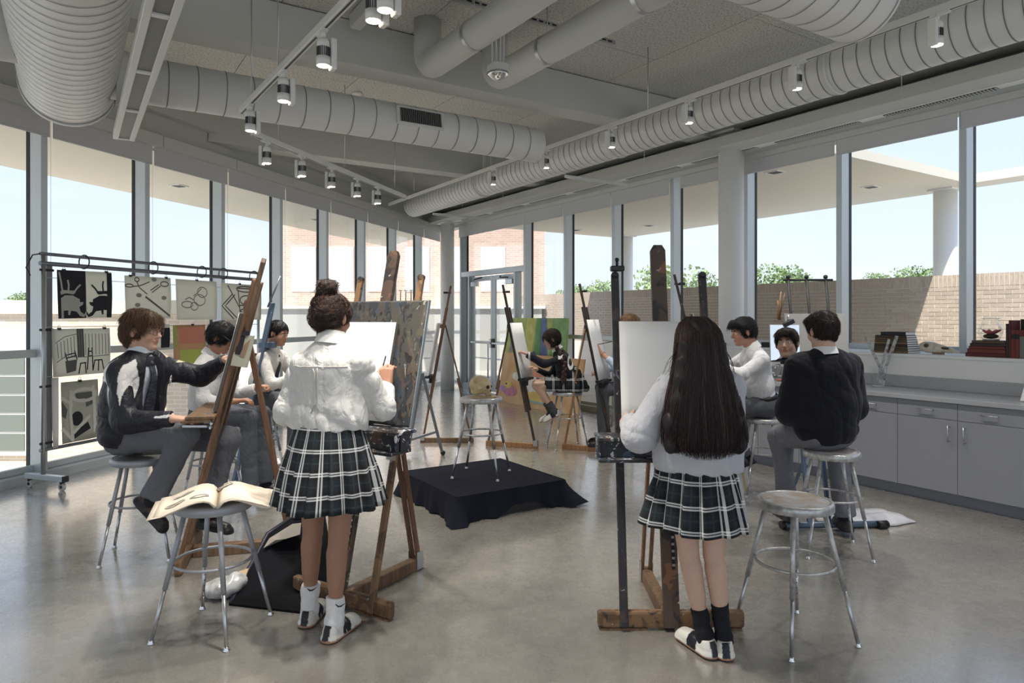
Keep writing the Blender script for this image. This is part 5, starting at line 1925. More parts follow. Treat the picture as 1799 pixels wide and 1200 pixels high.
# ------------------------------------------------------------------ human skull on its stool
SKC = V((-0.268, 6.0, 0.2115 + 0.687))
b = MB(); b.cbox(SKC + V((0.01, -0.01, 0.004)), 0.22, 0.17, 0.005, Matrix.Rotation(0.3, 3, 'Z'))
tag(b.build('cardboard_square', mat('cardboard', rgb(190, 168, 136), 0.85)), 'brown cardboard square under the skull', 'cardboard')
F = Field((SKC.x - 0.16, SKC.y - 0.14, SKC.z - 0.02), (SKC.x + 0.16, SKC.y + 0.14, SKC.z + 0.24), 0.0045)
o_ = np.array(SKC) + np.array([0, 0, 0.008])
fx = np.array([0.93, -0.36, 0]); fx = fx / np.linalg.norm(fx)
sx = np.array([0.36, 0.93, 0]); sx = sx / np.linalg.norm(sx)
RS = np.stack([fx, sx, np.array([0, 0, 1.0])], 1)
def sk(a, c, d):
    return o_ + fx * a + sx * c + np.array([0, 0, d])
F.union(p_ell(sk(-0.022, 0, 0.100), (0.092, 0.070, 0.078), RS), 0)
F.union(p_ell(sk(0.035, 0, 0.085), (0.05, 0.058, 0.06), RS), 0.03)
F.union(p_cap(sk(0.055, 0, 0.05), sk(0.062, 0, 0.022), 0.036, 0.026, sx, 1.1), 0.02)
F.union(p_cap(sk(0.0, 0.058, 0.066), sk(0.06, 0.048, 0.062), 0.009), 0.012)
F.union(p_cap(sk(0.0, -0.058, 0.066), sk(0.06, -0.048, 0.062), 0.009), 0.012)
F.union(p_ell(sk(-0.05, 0, 0.035), (0.05, 0.045, 0.03), RS), 0.02)
for q in (1, -1):
    F.cut(p_ell(sk(0.086, 0.030 * q, 0.083), (0.028, 0.020, 0.018), RS), 0.006)
F.cut(p_ell(sk(0.098, 0, 0.050), (0.02, 0.011, 0.016), RS), 0.004)
F.cut(p_ell(sk(0.03, 0.062, 0.05), (0.02, 0.014, 0.018), RS), 0.006)
F.cut(p_ell(sk(0.03, -0.062, 0.05), (0.02, 0.014, 0.018), RS), 0.006)
v_, q_ = F.mesh(1)
M_BONE = mat('bone', rgb(214, 198, 158), 0.6, noise=(14, rgb(170, 146, 104), 0.4, 0.7))
so = thing('human_skull', 'yellowish human skull model on the stool in the middle', 'skull', SKC)
np_mesh('cranium', v_, q_, M_BONE, so)
M_HOL = mat('skull_hollow_shade', rgb(60, 48, 34), 0.9)  # dark inserts paint the shade inside the eye and nose hollows
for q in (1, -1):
    b = MB(); b.sphere(V(tuple(sk(0.070, 0.029 * q, 0.083))), 0.017, n=10); b.build('socket_shade', M_HOL, so)
b = MB(); b.sphere(V(tuple(sk(0.084, 0, 0.050))), 0.010, n=8); b.build('nose_shade', M_HOL, so)
b = MB()
for k in range(-4, 5):
    p = V(tuple(sk(0.090 - 0.0012 * k * k, 0.0065 * k, 0.006)))
    b.cbox(p, 0.006, 0.0055, 0.014, Matrix.Rotation(atan2(fx[1], fx[0]), 3, 'Z'))
b.build('teeth', M_BONE, so)

# ------------------------------------------------------------------ open book on the front-left stool
BKP = V((-1.50, 3.48, 0.667))
bk = thing('open_book', 'large open art book with grey skull studies on the front-left stool', 'book', BKP)
bu = V((0.93, 0.36, 0)).normalized()      # across pages
bv = V((-0.36, 0.93, 0)).normalized()
M_PAGE = mat('cream_page', rgb(222, 208, 188), 0.8)
def page(side, lift, wid, name, hgt=0.36, th=0.010, skew=0.0):
    n = 10
    vs = []
    for i in range(n + 1):
        t = i / n
        x = side * t * wid
        z = lift + 0.045 * sin(pi * min(1, t * 1.25) ** 0.7) * (1 - 0.45 * t) - 0.020 * t * t
        for s_ in (-0.5, 0.5):
            vs.append(BKP + bu * x + bv * (s_ * hgt + skew * t) + UPV * max(z, 0.004 - 0.03 * (t > 0.75)))
    fs = [(2 * i, 2 * i + 1, 2 * i + 3, 2 * i + 2) for i in range(n)]
    b = MB(); b.add(vs, fs, True)
    o = b.build(name, M_PAGE, bk)
    md = o.modifiers.new('solid', 'SOLIDIFY'); md.thickness = th
    return vs
page(-1, 0.012, 0.275, 'page_block', th=0.012)
page(1, 0.012, 0.26, 'page_block', th=0.016)
page(-1, 0.004, 0.30, 'loose_page', hgt=0.35, th=0.002, skew=-0.03)
page(1, 0.003, 0.30, 'book_cover', hgt=0.37, th=0.004)
def book_fig(x, y, rx, ry, m):
    b = MB()
    pts = []
    for k in range(16):
        a = 2 * pi * k / 16
        xx = x + rx * cos(a)
        t = abs(xx) / (0.275 if xx < 0 else 0.26)
        z = 0.012 + 0.045 * sin(pi * min(1, t * 1.25) ** 0.7) * (1 - 0.45 * t) - 0.020 * t * t
        pts.append(BKP + bu * xx + bv * (y + ry * sin(a) * (1 + 0.2 * sin(3 * a))) + UPV * (z + 0.0035))
    b.add(pts, [tuple(range(16))])
    b.build('printed_figure', m, bk, recalc=False)
M_FIG = mat('printed_grey', rgb(120, 112, 104), 0.85, noise=(40, rgb(175, 165, 152), 0.4, 0.6))
book_fig(-0.19, -0.07, 0.045, 0.035, M_FIG)
book_fig(-0.16, 0.06, 0.05, 0.022, M_FIG)
book_fig(-0.08, -0.09, 0.045, 0.025, M_FIG)
book_fig(0.03, 0.12, 0.04, 0.035, M_FIG)

# ------------------------------------------------------------------ black portfolio case and plastic bag by the left easel
pc = V((-1.22, 4.05, 0))
o = thing('portfolio_case', 'open black portfolio case leaning behind the bare legs at left', 'case', pc)
cu_, cv_ = V((0.80, 0.60, 0)), V((-0.25, 0.33, 0.91)).normalized()
a = FP(408, 1062); c_ = FP(560, 1068)
def pg(px, py, y):
    return AT(px, py, y)
lower = [FP(405, 1062), FP(470, 1010), FP(575, 1030), FP(560, 1072)]
back = [pg(404, 1062, 3.82), pg(420, 1030, 3.95), pg(455, 968, 4.22), pg(470, 938, 4.36), pg(512, 910, 4.42), pg(560, 905, 4.40), pg(572, 1000, 4.15), pg(575, 1050, 3.9)]
M_CASE = mat('black_nylon', rgb(20, 20, 24), 0.9, spec=0.15)
b = MB(); b.prism(back, V((0.03, 0.05, 0.02))); b.build('shell', M_CASE, o, bevel=0.006)
b = MB(); b.tube(back[:6], 0.014, n=8); b.build('zip_edge', mat('zip_dark', rgb(38, 40, 52), 0.5), o)
inn = [pg(464, 962, 4.20), pg(474, 945, 4.28), pg(514, 920, 4.34), pg(530, 918, 4.30), pg(528, 938, 4.22), pg(505, 945, 4.2), pg(485, 948, 4.18)]
b = MB(); b.prism([p - V((0, 0.012, 0)) for p in inn], V((0, 0.006, 0))); b.build('inner_pocket', mat('grey_mesh', rgb(150, 144, 134), 0.8), o)
b = MB(); b.prism([FP(402, 1064), FP(560, 1082), FP(600, 1040), FP(480, 1020)], V((0, 0, 0.012))); b.build('lower_flap', M_CASE, o)
# clear bag
bp_ = FP(388, 1050)
F = Field((bp_.x - 0.16, bp_.y - 0.16, -0.01), (bp_.x + 0.2, bp_.y + 0.2, 0.2), 0.008)
F.union(p_ell((bp_.x, bp_.y, 0.055), (0.095, 0.075, 0.055)), 0.02)
F.union(p_ell((bp_.x + 0.07, bp_.y + 0.05, 0.07), (0.06, 0.06, 0.05)), 0.03)
F.displace(wob(3, 38, 0.006))
F.plane((0, 0, 0.002), (0, 0, -1))
v_, q_ = F.mesh(1)
o = thing('plastic_bag', 'crumpled clear plastic bag under the front-left stool', 'bag', bp_)
M_PLAS = mat('clear_plastic', rgb(206, 206, 204), 0.22, spec=0.6, noise=(18, rgb(150, 148, 140), 0.4, 0.65))
np_mesh('bag_body', v_, q_, M_PLAS, o)
b = MB(); b.prism([AT(402, 1012, 3.98), AT(436, 1000, 4.05), AT(420, 1045, 3.9), AT(404, 1040, 3.9)], V((0, 0.03, 0))); b.build('tan_flap', mat('tan_paper', rgb(196, 170, 134), 0.8), o)

# things on the floor by the far-left stools
p = FP(470, 818)
b = MB(); b.cbox(p + V((0, 0, 0.02)), 0.26, 0.34, 0.04, Matrix.Rotation(0.4, 3, 'Z'))
tag(b.build('paper_stack', M_PAPER, bevel=0.004), 'stack of white papers on the floor behind the blue easel feet', 'papers')
p = FP(468, 842)
F = Field((p.x - 0.25, p.y - 0.2, -0.01), (p.x + 0.25, p.y + 0.2, 0.14), 0.009)
F.union(p_cap(p + V((-0.12, -0.03, 0.035)), p + V((0.14, 0.06, 0.03)), 0.04, 0.03), 0)
F.displace(wob(5, 30, 0.006)); F.plane((0, 0, 0.002), (0, 0, -1))
v_, q_ = F.mesh(1)
o = thing('black_pouch', 'limp black pouch on the floor by the blue easel feet', 'pouch', p)
np_mesh('pouch_body', v_, q_, M_BLACK, o)

# ------------------------------------------------------------------ paintings leaning by the doors
M_CANV = mat('canvas_edge', rgb(200, 196, 186), 0.8)
def painting(p0, p1, z0, z1, back, label, base, shapes):
    """p0,p1 bottom plan points left/right"""
    o = thing('leaning_painting', label, 'painting', (p0 + p1) / 2 + UPV * z0)
    al = (p1 - p0)
    W = al.length
    al = al.normalized()
    nb = V((-al.y, al.x, 0))
    if nb.y < 0:
        nb = -nb
    def at(u, v, l=0.0):
        return p0 + al * (W * u) + nb * (back * v) + UPV * (z0 + (z1 - z0) * v) - nb * l
    b = MB(); b.hexa([at(0, 0), at(1, 0), at(1, 0) + nb * 0.03, at(0, 0) + nb * 0.03, at(0, 1), at(1, 1), at(1, 1) + nb * 0.03, at(0, 1) + nb * 0.03]); b.build('canvas', base, o)
    for k, (poly, m) in enumerate(shapes):
        b = MB(); b.add([at(u, v, 0.0022 + 0.0007 * k) for u, v in poly], [tuple(range(len(poly)))]); b.build('paint_shape', m, o, recalc=False)
    return o
M_ORG = mat('orange_paint', rgb(224, 168, 110), 0.7, noise=(5, rgb(232, 196, 150), 0.35, 0.7))
def pm(n, r, g, b_):
    return mat('paint_' + n, rgb(r, g, b_), 0.7, noise=(7, rgb(min(255, r + 22), min(255, g + 22), min(255, b_ + 22)), 0.4, 0.65))
qa, qb = V((-0.26, 9.62, 0)), V((0.95, 9.0, 0))
po = painting(FP(874, 703), FP(1014, 734), 0.0, 0.92, 0.14, 'orange painting of a teapot and fruit leaning near the doors', M_ORG, [
    (ell(0.55, 0.42, 0.17, 0.21)[:-1], pm('white', 226, 218, 206)),
    ([(0.47, 0.36), (0.63, 0.34), (0.64, 0.56), (0.49, 0.58)], pm('check', 66, 74, 92)),
    ([(0.52, 0.45), (0.57, 0.44), (0.575, 0.56), (0.53, 0.57)], pm('white', 226, 218, 206)),
    (ell(0.50, 0.64, 0.10, 0.06)[:-1], pm('coral', 226, 150, 110)),
    (ell(0.50, 0.71, 0.02, 0.03)[:-1], pm('violet', 150, 120, 160)),
    (ell(0.26, 0.55, 0.09, 0.09)[:-1], pm('pale', 234, 222, 200)),
    (ell(0.16, 0.24, 0.10, 0.11)[:-1], pm('magenta', 200, 128, 142)),
    (ell(0.05, 0.26, 0.06, 0.06)[:-1], pm('mauve', 190, 150, 172)),
    (ell(0.13, 0.36, 0.05, 0.07)[:-1], pm('yellow', 226, 190, 96)),
    (ell(0.10, 0.37, 0.016, 0.02)[:-1], pm('check', 66, 74, 92)),
    (ell(0.52, 0.19, 0.16, 0.10)[:-1], pm('teal', 150, 180, 170)),
    (ell(0.52, 0.22, 0.14, 0.09)[:-1], pm('yellow', 226, 190, 96)),
])
pg_ = painting(c_at(881, 7.13), c_at(987, 7.13), 0.0, 1.58, 0.14, 'green and violet abstract jungle painting behind the orange one', pm('leafgreen', 172, 186, 104), [
    ([(0.62, 0), (0.80, 0), (0.74, 0.5), (0.68, 1), (0.60, 1)], pm('blue', 96, 114, 158)),
    ([(0.30, 0.2), (0.46, 0.2), (0.50, 1), (0.36, 1)], pm('lime', 206, 200, 112)),
    ([(0.74, 0.1), (1.0, 0.2), (1.0, 1), (0.78, 1)], pm('green', 128, 168, 104)),
    ([(0.86, 0.2), (0.92, 0.2), (0.90, 0.9)], pm('slate', 92, 106, 120)),
    ([(0.50, 0.3), (0.60, 0.3), (0.60, 1), (0.52, 1)], pm('fern', 104, 152, 92)),
    ([(0.35, 0.42), (0.55, 0.55), (0.52, 0.62), (0.33, 0.5)], pm('slate', 92, 106, 120)),
    ([(0.05, 0.3), (0.2, 0.9), (0.12, 0.95)], pm('grey', 150, 140, 140)),
    ([(0.2, 0.0), (0.6, 0.0), (0.55, 0.16), (0.3, 0.22)], pm('olive', 160, 156, 96)),
    ([(0.6, 0.0), (0.95, 0.0), (0.9, 0.25), (0.7, 0.3)], pm('sky', 130, 150, 180)),
])
# ------------------------------------------------------------------ things on the sill and counter
SZ = SILL + 0.001
def sill_pt(px, c):
    return c_at(px, c)
M_BK = {k: mat('book_' + k, rgb(*v), 0.6) for k, v in dict(black=(36, 36, 40), brown=(92, 72, 52), tan=(122, 100, 72), olive=(84, 78, 58), red=(116, 52, 44), maroon=(92, 42, 38), grey=(120, 118, 112), dark=(58, 46, 40)).items()}
def flat_book(c, dmid, z, length, depth, th, col, label, group, tilt=0.0):
    o = thing('book', label, 'book', G(c, dmid, z), group)
    a = AR + tilt
    n_, d_ = V((cos(a), sin(a), 0)), V((-sin(a), cos(a), 0))
    p = G(c, dmid, z) - d_ * length / 2
    b = MB(); b.box(p, n_ * 0.004, d_ * length, UPV * th); b.box(p, n_ * depth, d_ * length, UPV * 0.003); b.box(p + UPV * (th - 0.003), n_ * depth, d_ * length, UPV * 0.003); b.build('cover', M_BK[col], o)
    b = MB(); b.box(p + n_ * 0.004 + d_ * 0.004 + UPV * 0.0032, n_ * (depth - 0.008), d_ * (length - 0.008), UPV * (th - 0.0064)); b.build('pages', M_PAPER, o)
    return o
c_s = 6.90
# first stack: spines towards the room and to the left
d_mid1 = G(0, 0).dot(DR)
def d_of(px, c):
    return c_at(px, c).dot(DR)
cols1 = ['tan', 'olive', 'brown', 'dark', 'tan', 'olive', 'brown', 'dark']
z = SZ
dA, dB = d_of(1535, c_s), d_of(1595, c_s)
for k in range(8):
    ln = dA - dB - 0.004 * k
    th = 0.0215
    flat_book(c_s, (dA + dB) / 2, z, ln, 0.24 - 0.006 * k, th, cols1[k], 'brown-spined book in the stack left of the animal skull, %s from the bottom' % ORD[k], 'stacked books on the sill')
    z += th + 0.0006
dA, dB = d_of(1546, c_s), d_of(1590, c_s)
flat_book(c_s + 0.01, (dA + dB) / 2, z, dA - dB, 0.20, 0.034, 'black', 'black book on top of the stack left of the animal skull', 'stacked books on the sill')
# second stack: red books carrying the fish bowl
z = SZ
for k, (col, th, p0, p1) in enumerate((('maroon', 0.034, 1696, 1767), ('red', 0.036, 1699, 1766), ('red', 0.024, 1702, 1765), ('dark', 0.026, 1704, 1764), ('brown', 0.024, 1707, 1763))):
    dA, dB = d_of(p0, c_s), d_of(p1, c_s)
    flat_book(c_s, (dA + dB) / 2, z, dA - dB, 0.22, th, col, 'book in the red stack under the fish bowl, %s from the bottom' % ORD[k], 'red books on the sill')
    z += th + 0.0006
zb = z
# upright books at the right edge
pxs = [(1767, 1772, 0.30, 'dark'), (1772, 1776, 0.33, 'maroon'), (1776, 1784, 0.245, 'red'), (1784, 1791, 0.245, 'red'), (1791, 1806, 0.19, 'grey')]
for k, (p0, p1, h, col) in enumerate(pxs):
    dA, dB = d_of(p0, c_s), d_of(p1, c_s)
    o = thing('book', 'upright %s book at the right edge of the sill, %s from the fish bowl' % ({'dark': 'dark brown', 'maroon': 'tall maroon', 'red': 'red leather', 'grey': 'grey marbled'}[col], ORD[k]), 'book', G(c_s, (dA + dB) / 2, SZ), 'upright books on the sill')
    b = MB(); rbox(b, c_s, c_s + 0.004, dB + 0.0004, dA - 0.0004, SZ, SZ + h); rbox(b, c_s, c_s + 0.19, dB + 0.0004, dB + 0.003, SZ, SZ + h); rbox(b, c_s, c_s + 0.19, dA - 0.003, dA - 0.0004, SZ, SZ + h); b.build('cover', M_BK[col], o)
    b = MB(); rbox(b, c_s + 0.005, c_s + 0.185, dB + 0.0032, dA - 0.0032, SZ + 0.003, SZ + h - 0.004); b.build('pages', M_PAPER, o)
    if col == 'red':
        b = MB(); rbox(b, c_s - 0.001, c_s, dB + 0.001, dA - 0.001, SZ + h * 0.68, SZ + h * 0.86); b.build('spine_label', M_BK['black'], o)
# framed print leaning behind the upright books
b = MB(); rbox(b, c_s + 0.2, c_s + 0.22, d_of(1775, c_s) - 0.32, d_of(1775, c_s), SZ, SZ + 0.34)
tag(b.build('small_frame', M_BK['dark'], bevel=0.003), 'dark framed panel leaning behind the upright books at the right edge', 'frame')

# fish bowl
pb_ = c_at(1741, c_s + 0.11)
o = thing('glass_jug', 'rounded glass bowl with a pink coral flower on the red books', 'bowl', pb_ + UPV * zb)
M_CLEAR = glass_mat('clear_glass', (0.95, 0.97, 0.97, 1), 0.07)
b = MB(); b.lathe(pb_ + UPV * zb, (0, 0, 1), [(0.0, 0.062), (0.004, 0.066), (0.03, 0.085), (0.07, 0.102), (0.11, 0.098), (0.15, 0.076), (0.185, 0.066), (0.20, 0.072)], n=36, close=False); b.build('glass_wall', M_CLEAR, o)
b = MB(); b.lathe(pb_ + UPV * (zb + 0.001), (0, 0, 1), [(0.0, 0.064), (0.012, 0.066)], n=36); b.build('glass_base', mat('thick_glass', rgb(200, 206, 210), 0.1), o)
b = MB(); b.ring(pb_ + UPV * (zb + 0.20), (0, 0, 1), 0.072, 0.0025, n=36, k=6); b.build('rim', mat('thick_glass', rgb(200, 206, 210), 0.1), o)
M_CORAL = mat('coral_pink', rgb(206, 104, 116), 0.6, noise=(30, rgb(160, 70, 84), 0.4, 0.65))
M_MOSS = mat('dark_moss', rgb(62, 54, 44), 0.8)
co = thing('coral_flower', 'pink coral-like petals with dark moss inside the glass bowl', 'flower', pb_ + UPV * (zb + 0.013))
b = MB(); b.sphere(pb_ + UPV * (zb + 0.038), 0.062, 0.055, 0.024); b.build('moss_bed', M_MOSS, co)
for k in range(7):
    a = k * 0.9 + 0.3
    u = V((cos(a), sin(a), 0.55)).normalized()
    b = MB(); b.sphere(pb_ + UPV * (zb + 0.055) + u * 0.042, 0.046, 0.020, 0.012, n=10, rot=u.to_track_quat('X', 'Z').to_matrix(), m=7); b.build('petal', M_CORAL, co)
# animal skull
pa = c_at(1648, c_s + 0.10)
AX, AS = -DR, NR        # nose points to the right (towards the viewer along the wall)
RA = np.stack([np.array(AX), np.array(AS), np.array([0, 0, 1.0])], 1)
def an(a, s_, z_):
    return np.array(pa) + np.array(AX) * a + np.array(AS) * s_ + np.array([0, 0, SZ + z_])
F = Field(np.array(pa) + [-0.3, -0.3, SZ - 0.01], np.array(pa) + [0.3, 0.3, SZ + 0.2], 0.0055)
F.union(p_ell(an(-0.10, 0, 0.072), (0.075, 0.055, 0.05), RA), 0)
F.union(p_cap(an(-0.05, 0, 0.07), an(0.10, 0, 0.045), 0.047, 0.028, AS, 1.1), 0.02)
F.union(p_cap(an(0.10, 0, 0.042), an(0.19, 0, 0.028), 0.024, 0.012, AS, 1.2), 0.02)
F.union(p_cap(an(-0.10, 0, 0.035), an(0.02, 0, 0.018), 0.02, 0.016, AS, 1.8), 0.02)
for q in (1, -1):
    F.cut(p_ell(an(-0.085, 0.058 * q, 0.088), (0.026, 0.022, 0.024), RA), 0.006)
    F.cut(p_ell(an(0.09, 0.03 * q, 0.062), (0.045, 0.012, 0.012), RA), 0.005)
    F.cut(p_ell(an(-0.02, 0.055 * q, 0.03), (0.04, 0.02, 0.014), RA), 0.005)
F.plane((0, 0, SZ + 0.001), (0, 0, -1))
v_, q_ = F.mesh(1)
o = thing('animal_skull', 'long bleached animal skull on the window sill', 'skull', pa + UPV * SZ)
np_mesh('cranium', v_, q_, mat('bleached_bone', rgb(216, 208, 192), 0.65, noise=(20, rgb(176, 156, 128), 0.5, 0.75)), o)
M_HOL2 = mat('bone_hollow_shade', rgb(88, 74, 58), 0.9)  # dark colour of the inserts stands in for shade in the bone hollows
b = MB(); b.sphere(V(tuple(an(-0.085, -0.050, 0.085))), 0.020, 0.018, 0.019, n=10); b.build('socket_shade', M_HOL2, o)
b = MB(); b.sphere(V(tuple(an(0.075, -0.032, 0.062))), 0.038, 0.010, 0.012, n=10, rot=Matrix.Rotation(AR + pi / 2, 3, 'Z')); b.build('nasal_shade', M_HOL2, o)
b2 = MB()
for k in range(8):
    b2.cbox(V(tuple(an(-0.03 + 0.014 * k, -0.034, 0.012))), 0.009, 0.009, 0.02, Matrix.Rotation(AR, 3, 'Z'))
b2.build('teeth', mat('old_teeth', rgb(150, 126, 96), 0.7), o)
# glass vase with rulers on the counter
pv = c_at(1543, 6.66)
o = thing('glass_vase', 'clear tapered glass vase on the counter holding steel rulers', 'vase', pv + UPV * 0.916)
b = MB(); b.lathe(pv + UPV * 0.916, (0, 0, 1), [(0.0, 0.055), (0.02, 0.057), (0.16, 0.075), (0.20, 0.078)], n=28, close=False); b.build('glass_wall', M_CLEAR, o)
b = MB(); b.lathe(pv + UPV * 0.916, (0, 0, 1), [(0.0, 0.055), (0.014, 0.056)], n=28); b.build('glass_base', mat('thick_glass', rgb(200, 206, 210), 0.1), o)
M_RULER = mat('worn_steel_rule', rgb(176, 176, 174), 0.4, metal=0.6, noise=(40, rgb(110, 108, 104), 0.45, 0.7))
for k, (b0, t0, wd) in enumerate((((1556, 655), (1521, 592), 0.028), ((1541, 660), (1562, 596), 0.024), ((1546, 662), (1576, 590), 0.03))):
    yb_ = pv.y + 0.01 * k
    p0 = AT(b0[0], b0[1] + 12, yb_); p1 = AT(t0[0], t0[1], yb_ + 0.02)
    bb = MB(); bb.bar(p0, p1, wd, 0.0025, V((0.9, -0.4, 0)))
    tag(bb.build('steel_ruler', M_RULER), 'long worn metal ruler standing in the glass vase, %s' % ('leaning left', 'middle one leaning right', 'rightmost with a bluish tip')[k], 'ruler', 'rulers in the vase')
# white card standing at the right end of the counter
pcd = c_at(1806, 6.5)
b = MB(); b.prism([AT(1792, 704, pcd.y), AT(1830, 710, pcd.y - 0.1), AT(1830, 650, pcd.y - 0.05), AT(1799, 680, pcd.y)], V((0.01, 0.01, 0)))
tag(b.build('white_card', M_PAPER), 'white folded card standing at the right end of the counter', 'card')
# sink faucet and soap dish
pfc = c_at(1371, 6.72)
o = thing('faucet', 'chrome gooseneck faucet behind the mirror on the counter', 'faucet', pfc + UPV * 0.916)
b = MB(); b.cyl(pfc + UPV * 0.916, pfc + UPV * 0.95, 0.025, n=16); b.build('base', M_CHROME, o)
b = MB(); b.tube([pfc + UPV * 0.94, pfc + UPV * 1.03] + [pfc - NR * (0.045 - 0.045 * cos(t)) + UPV * (1.03 + 0.045 * sin(t)) for t in np.linspace(0.3, pi, 7)] + [pfc - NR * 0.09 + UPV * 1.0], 0.009, n=10); b.build('spout', M_CHROME, o)
for q in (-0.07, 0.07):
    b = MB(); b.cyl(pfc + DR * q + UPV * 0.916, pfc + DR * q + UPV * 0.96, 0.014, n=12); b.bar(pfc + DR * q + UPV * 0.962, pfc + DR * q * 1.6 + UPV * 0.968, 0.014, 0.008, UPV); b.build('handle', M_CHROME, o)
ptr = c_at(1378, 6.42)
b = MB(); b.cbox(ptr + UPV * 0.926, 0.13, 0.12, 0.02, Matrix.Rotation(AR, 3, 'Z'))
tag(b.build('red_tray', mat('pale_red', rgb(196, 120, 104), 0.5), bevel=0.005), 'small pale red tray on the counter below the faucet', 'tray')
# dark box on the sill left of the mirror
psb = c_at(1350, 6.98)
b = MB(); b.cbox(psb + UPV * (SZ + 0.03), 0.12, 0.12, 0.06, Matrix.Rotation(AR, 3, 'Z'))
tag(b.build('black_box', M_BLACK, bevel=0.004), 'small black box on the sill left of the mirror', 'box')
# paper carrier bag on the floor and plastic sheet under the blue easel
pbag = FP(1302, 868)
o = thing('carrier_bag', 'white paper carrier bag with a yellow stripe beside the plaid skirt at right', 'bag', pbag)
b = MB(); b.hexa([pbag + V((-0.07, 0, 0)), pbag + V((0.06, 0.0, 0)), pbag + V((0.10, 0.10, 0)), pbag + V((-0.03, 0.10, 0)), pbag + V((-0.08, -0.01, 0.27)), pbag + V((0.04, -0.01, 0.30)), pbag + V((0.09, 0.09, 0.30)), pbag + V((-0.03, 0.08, 0.27))]); b.build('bag_body', M_PAPER, o, bevel=0.003)
b = MB(); b.hexa([pbag + V((0.035, -0.006, 0.02)), pbag + V((0.055, -0.006, 0.02)), pbag + V((0.055, -0.002, 0.02)), pbag + V((0.035, -0.002, 0.02)), pbag + V((-0.01, -0.018, 0.26)), pbag + V((0.008, -0.018, 0.26)), pbag + V((0.008, -0.012, 0.26)), pbag + V((-0.01, -0.012, 0.26))]); b.build('yellow_stripe', mat('pale_yellow', rgb(214, 200, 130), 0.7), o)
ps_ = FP(1520, 915)
F = Field((ps_.x - 0.4, ps_.y - 0.3, -0.01), (ps_.x + 0.5, ps_.y + 0.35, 0.16), 0.01)
F.union(p_ell((ps_.x - 0.05, ps_.y + 0.02, 0.0), (0.36, 0.20, 0.075)), 0)
F.union(p_cap((ps_.x + 0.1, ps_.y - 0.03, 0.02), (ps_.x + 0.36, ps_.y - 0.06, 0.006), 0.05, 0.008, (0, 1, 0), 2), 0.05)
F.displace(wob(9, 26, 0.008)); F.plane((0, 0, 0.002), (0, 0, -1))
v_, q_ = F.mesh(1)
o = thing('plastic_sheet', 'crumpled translucent plastic bag on the floor behind the blue easel base', 'bag', ps_)
np_mesh('sheet_body', v_, q_, mat('milky_plastic', rgb(214, 214, 218), 0.25, spec=0.6), o)
# ------------------------------------------------------------------ people: builder
def wrinkle(seed, amp, freq, axes, sharp=2.2):
    """intermittent creases running across the given axes"""
    r = np.random.default_rng(seed)
    A = [unit(a) for a in axes]
    ph = r.uniform(0, 6.28, (len(A), 6))
    K = r.normal(size=(len(A), 2, 3)) * 9
    Km = r.normal(size=(len(A), 3)) * 7
    def fn(x, y, z):
        s = 0
        for i, a in enumerate(A):
            w = 0.5 * np.sin(K[i, 0, 0] * x + K[i, 0, 1] * y + K[i, 0, 2] * z + ph[i, 0]) + 0.4 * np.sin(K[i, 1, 0] * x + K[i, 1, 1] * y + K[i, 1, 2] * z + ph[i, 1])
            g = (1 - np.abs(np.sin(freq * (a[0] * x + a[1] * y + a[2] * z) + 1.6 * w + ph[i, 2]))) ** sharp
            m = np.clip(0.05 + 0.95 * np.sin(Km[i, 0] * x + Km[i, 1] * y + Km[i, 2] * z + ph[i, 3]), 0, 1)
            s = s + amp * (g * m - 0.06)
        return s
    return fn

def attr_mat(name, rough=0.6, sheen=0.0, bump=None, sss=0.0, spec=0.4):
    if name in MATS:
        return MATS[name]
    m = bpy.data.materials.new(name)
    m.use_nodes = True
    N, L = m.node_tree.nodes, m.node_tree.links
    b = N['Principled BSDF']
    a = N.new('ShaderNodeAttribute')
    a.attribute_name = 'tint'
    t = N.new('ShaderNodeTexCoord')
    n = N.new('ShaderNodeTexNoise')
    n.inputs['Scale'].default_value = 25
    n.inputs['Detail'].default_value = 3
    L.new(t.outputs['Object'], n.inputs[0])
    mr = N.new('ShaderNodeMapRange')
    mr.inputs['To Min'].default_value = 0.9
    mr.inputs['To Max'].default_value = 1.08
    L.new(n.outputs[0], mr.inputs[0])
    mx = N.new('ShaderNodeVectorMath')
    mx.operation = 'SCALE'
    L.new(a.outputs['Color'], mx.inputs[0])
    L.new(mr.outputs[0], mx.inputs['Scale'])
    L.new(mx.outputs[0], b.inputs['Base Color'])
    b.inputs['Roughness'].default_value = rough
    b.inputs['Specular IOR Level'].default_value = spec
    b.inputs['Sheen Weight'].default_value = sheen
    if bump:
        n2 = N.new('ShaderNodeTexNoise')
        n2.inputs['Scale'].default_value = bump[0]
        L.new(t.outputs['Object'], n2.inputs[0])
        n3 = N.new('ShaderNodeTexNoise')
        n3.inputs['Scale'].default_value = 11
        n3.inputs['Detail'].default_value = 3.5
        n3.inputs['Distortion'].default_value = 1.3
        mp = N.new('ShaderNodeMapping')
        mp.inputs['Scale'].default_value = (1.25, 1.25, 0.7)
        L.new(t.outputs['Object'], mp.inputs[0])
        L.new(mp.outputs[0], n3.inputs[0])
        bp0 = N.new('ShaderNodeBump')
        bp0.inputs['Strength'].default_value = bump[2] if len(bump) > 2 else 0.5
        bp0.inputs['Distance'].default_value = 0.03
        L.new(n3.outputs[0], bp0.inputs['Height'])
        bp = N.new('ShaderNodeBump')
        bp.inputs['Strength'].default_value = bump[1]
        bp.inputs['Distance'].default_value = 0.005
        L.new(bp0.outputs[0], bp.inputs['Normal'])
        L.new(n2.outputs[0], bp.inputs['Height'])
        L.new(bp.outputs[0], b.inputs['Normal'])
    MATS[name] = m
    return m
M_SKIN = attr_mat('skin', 0.5)
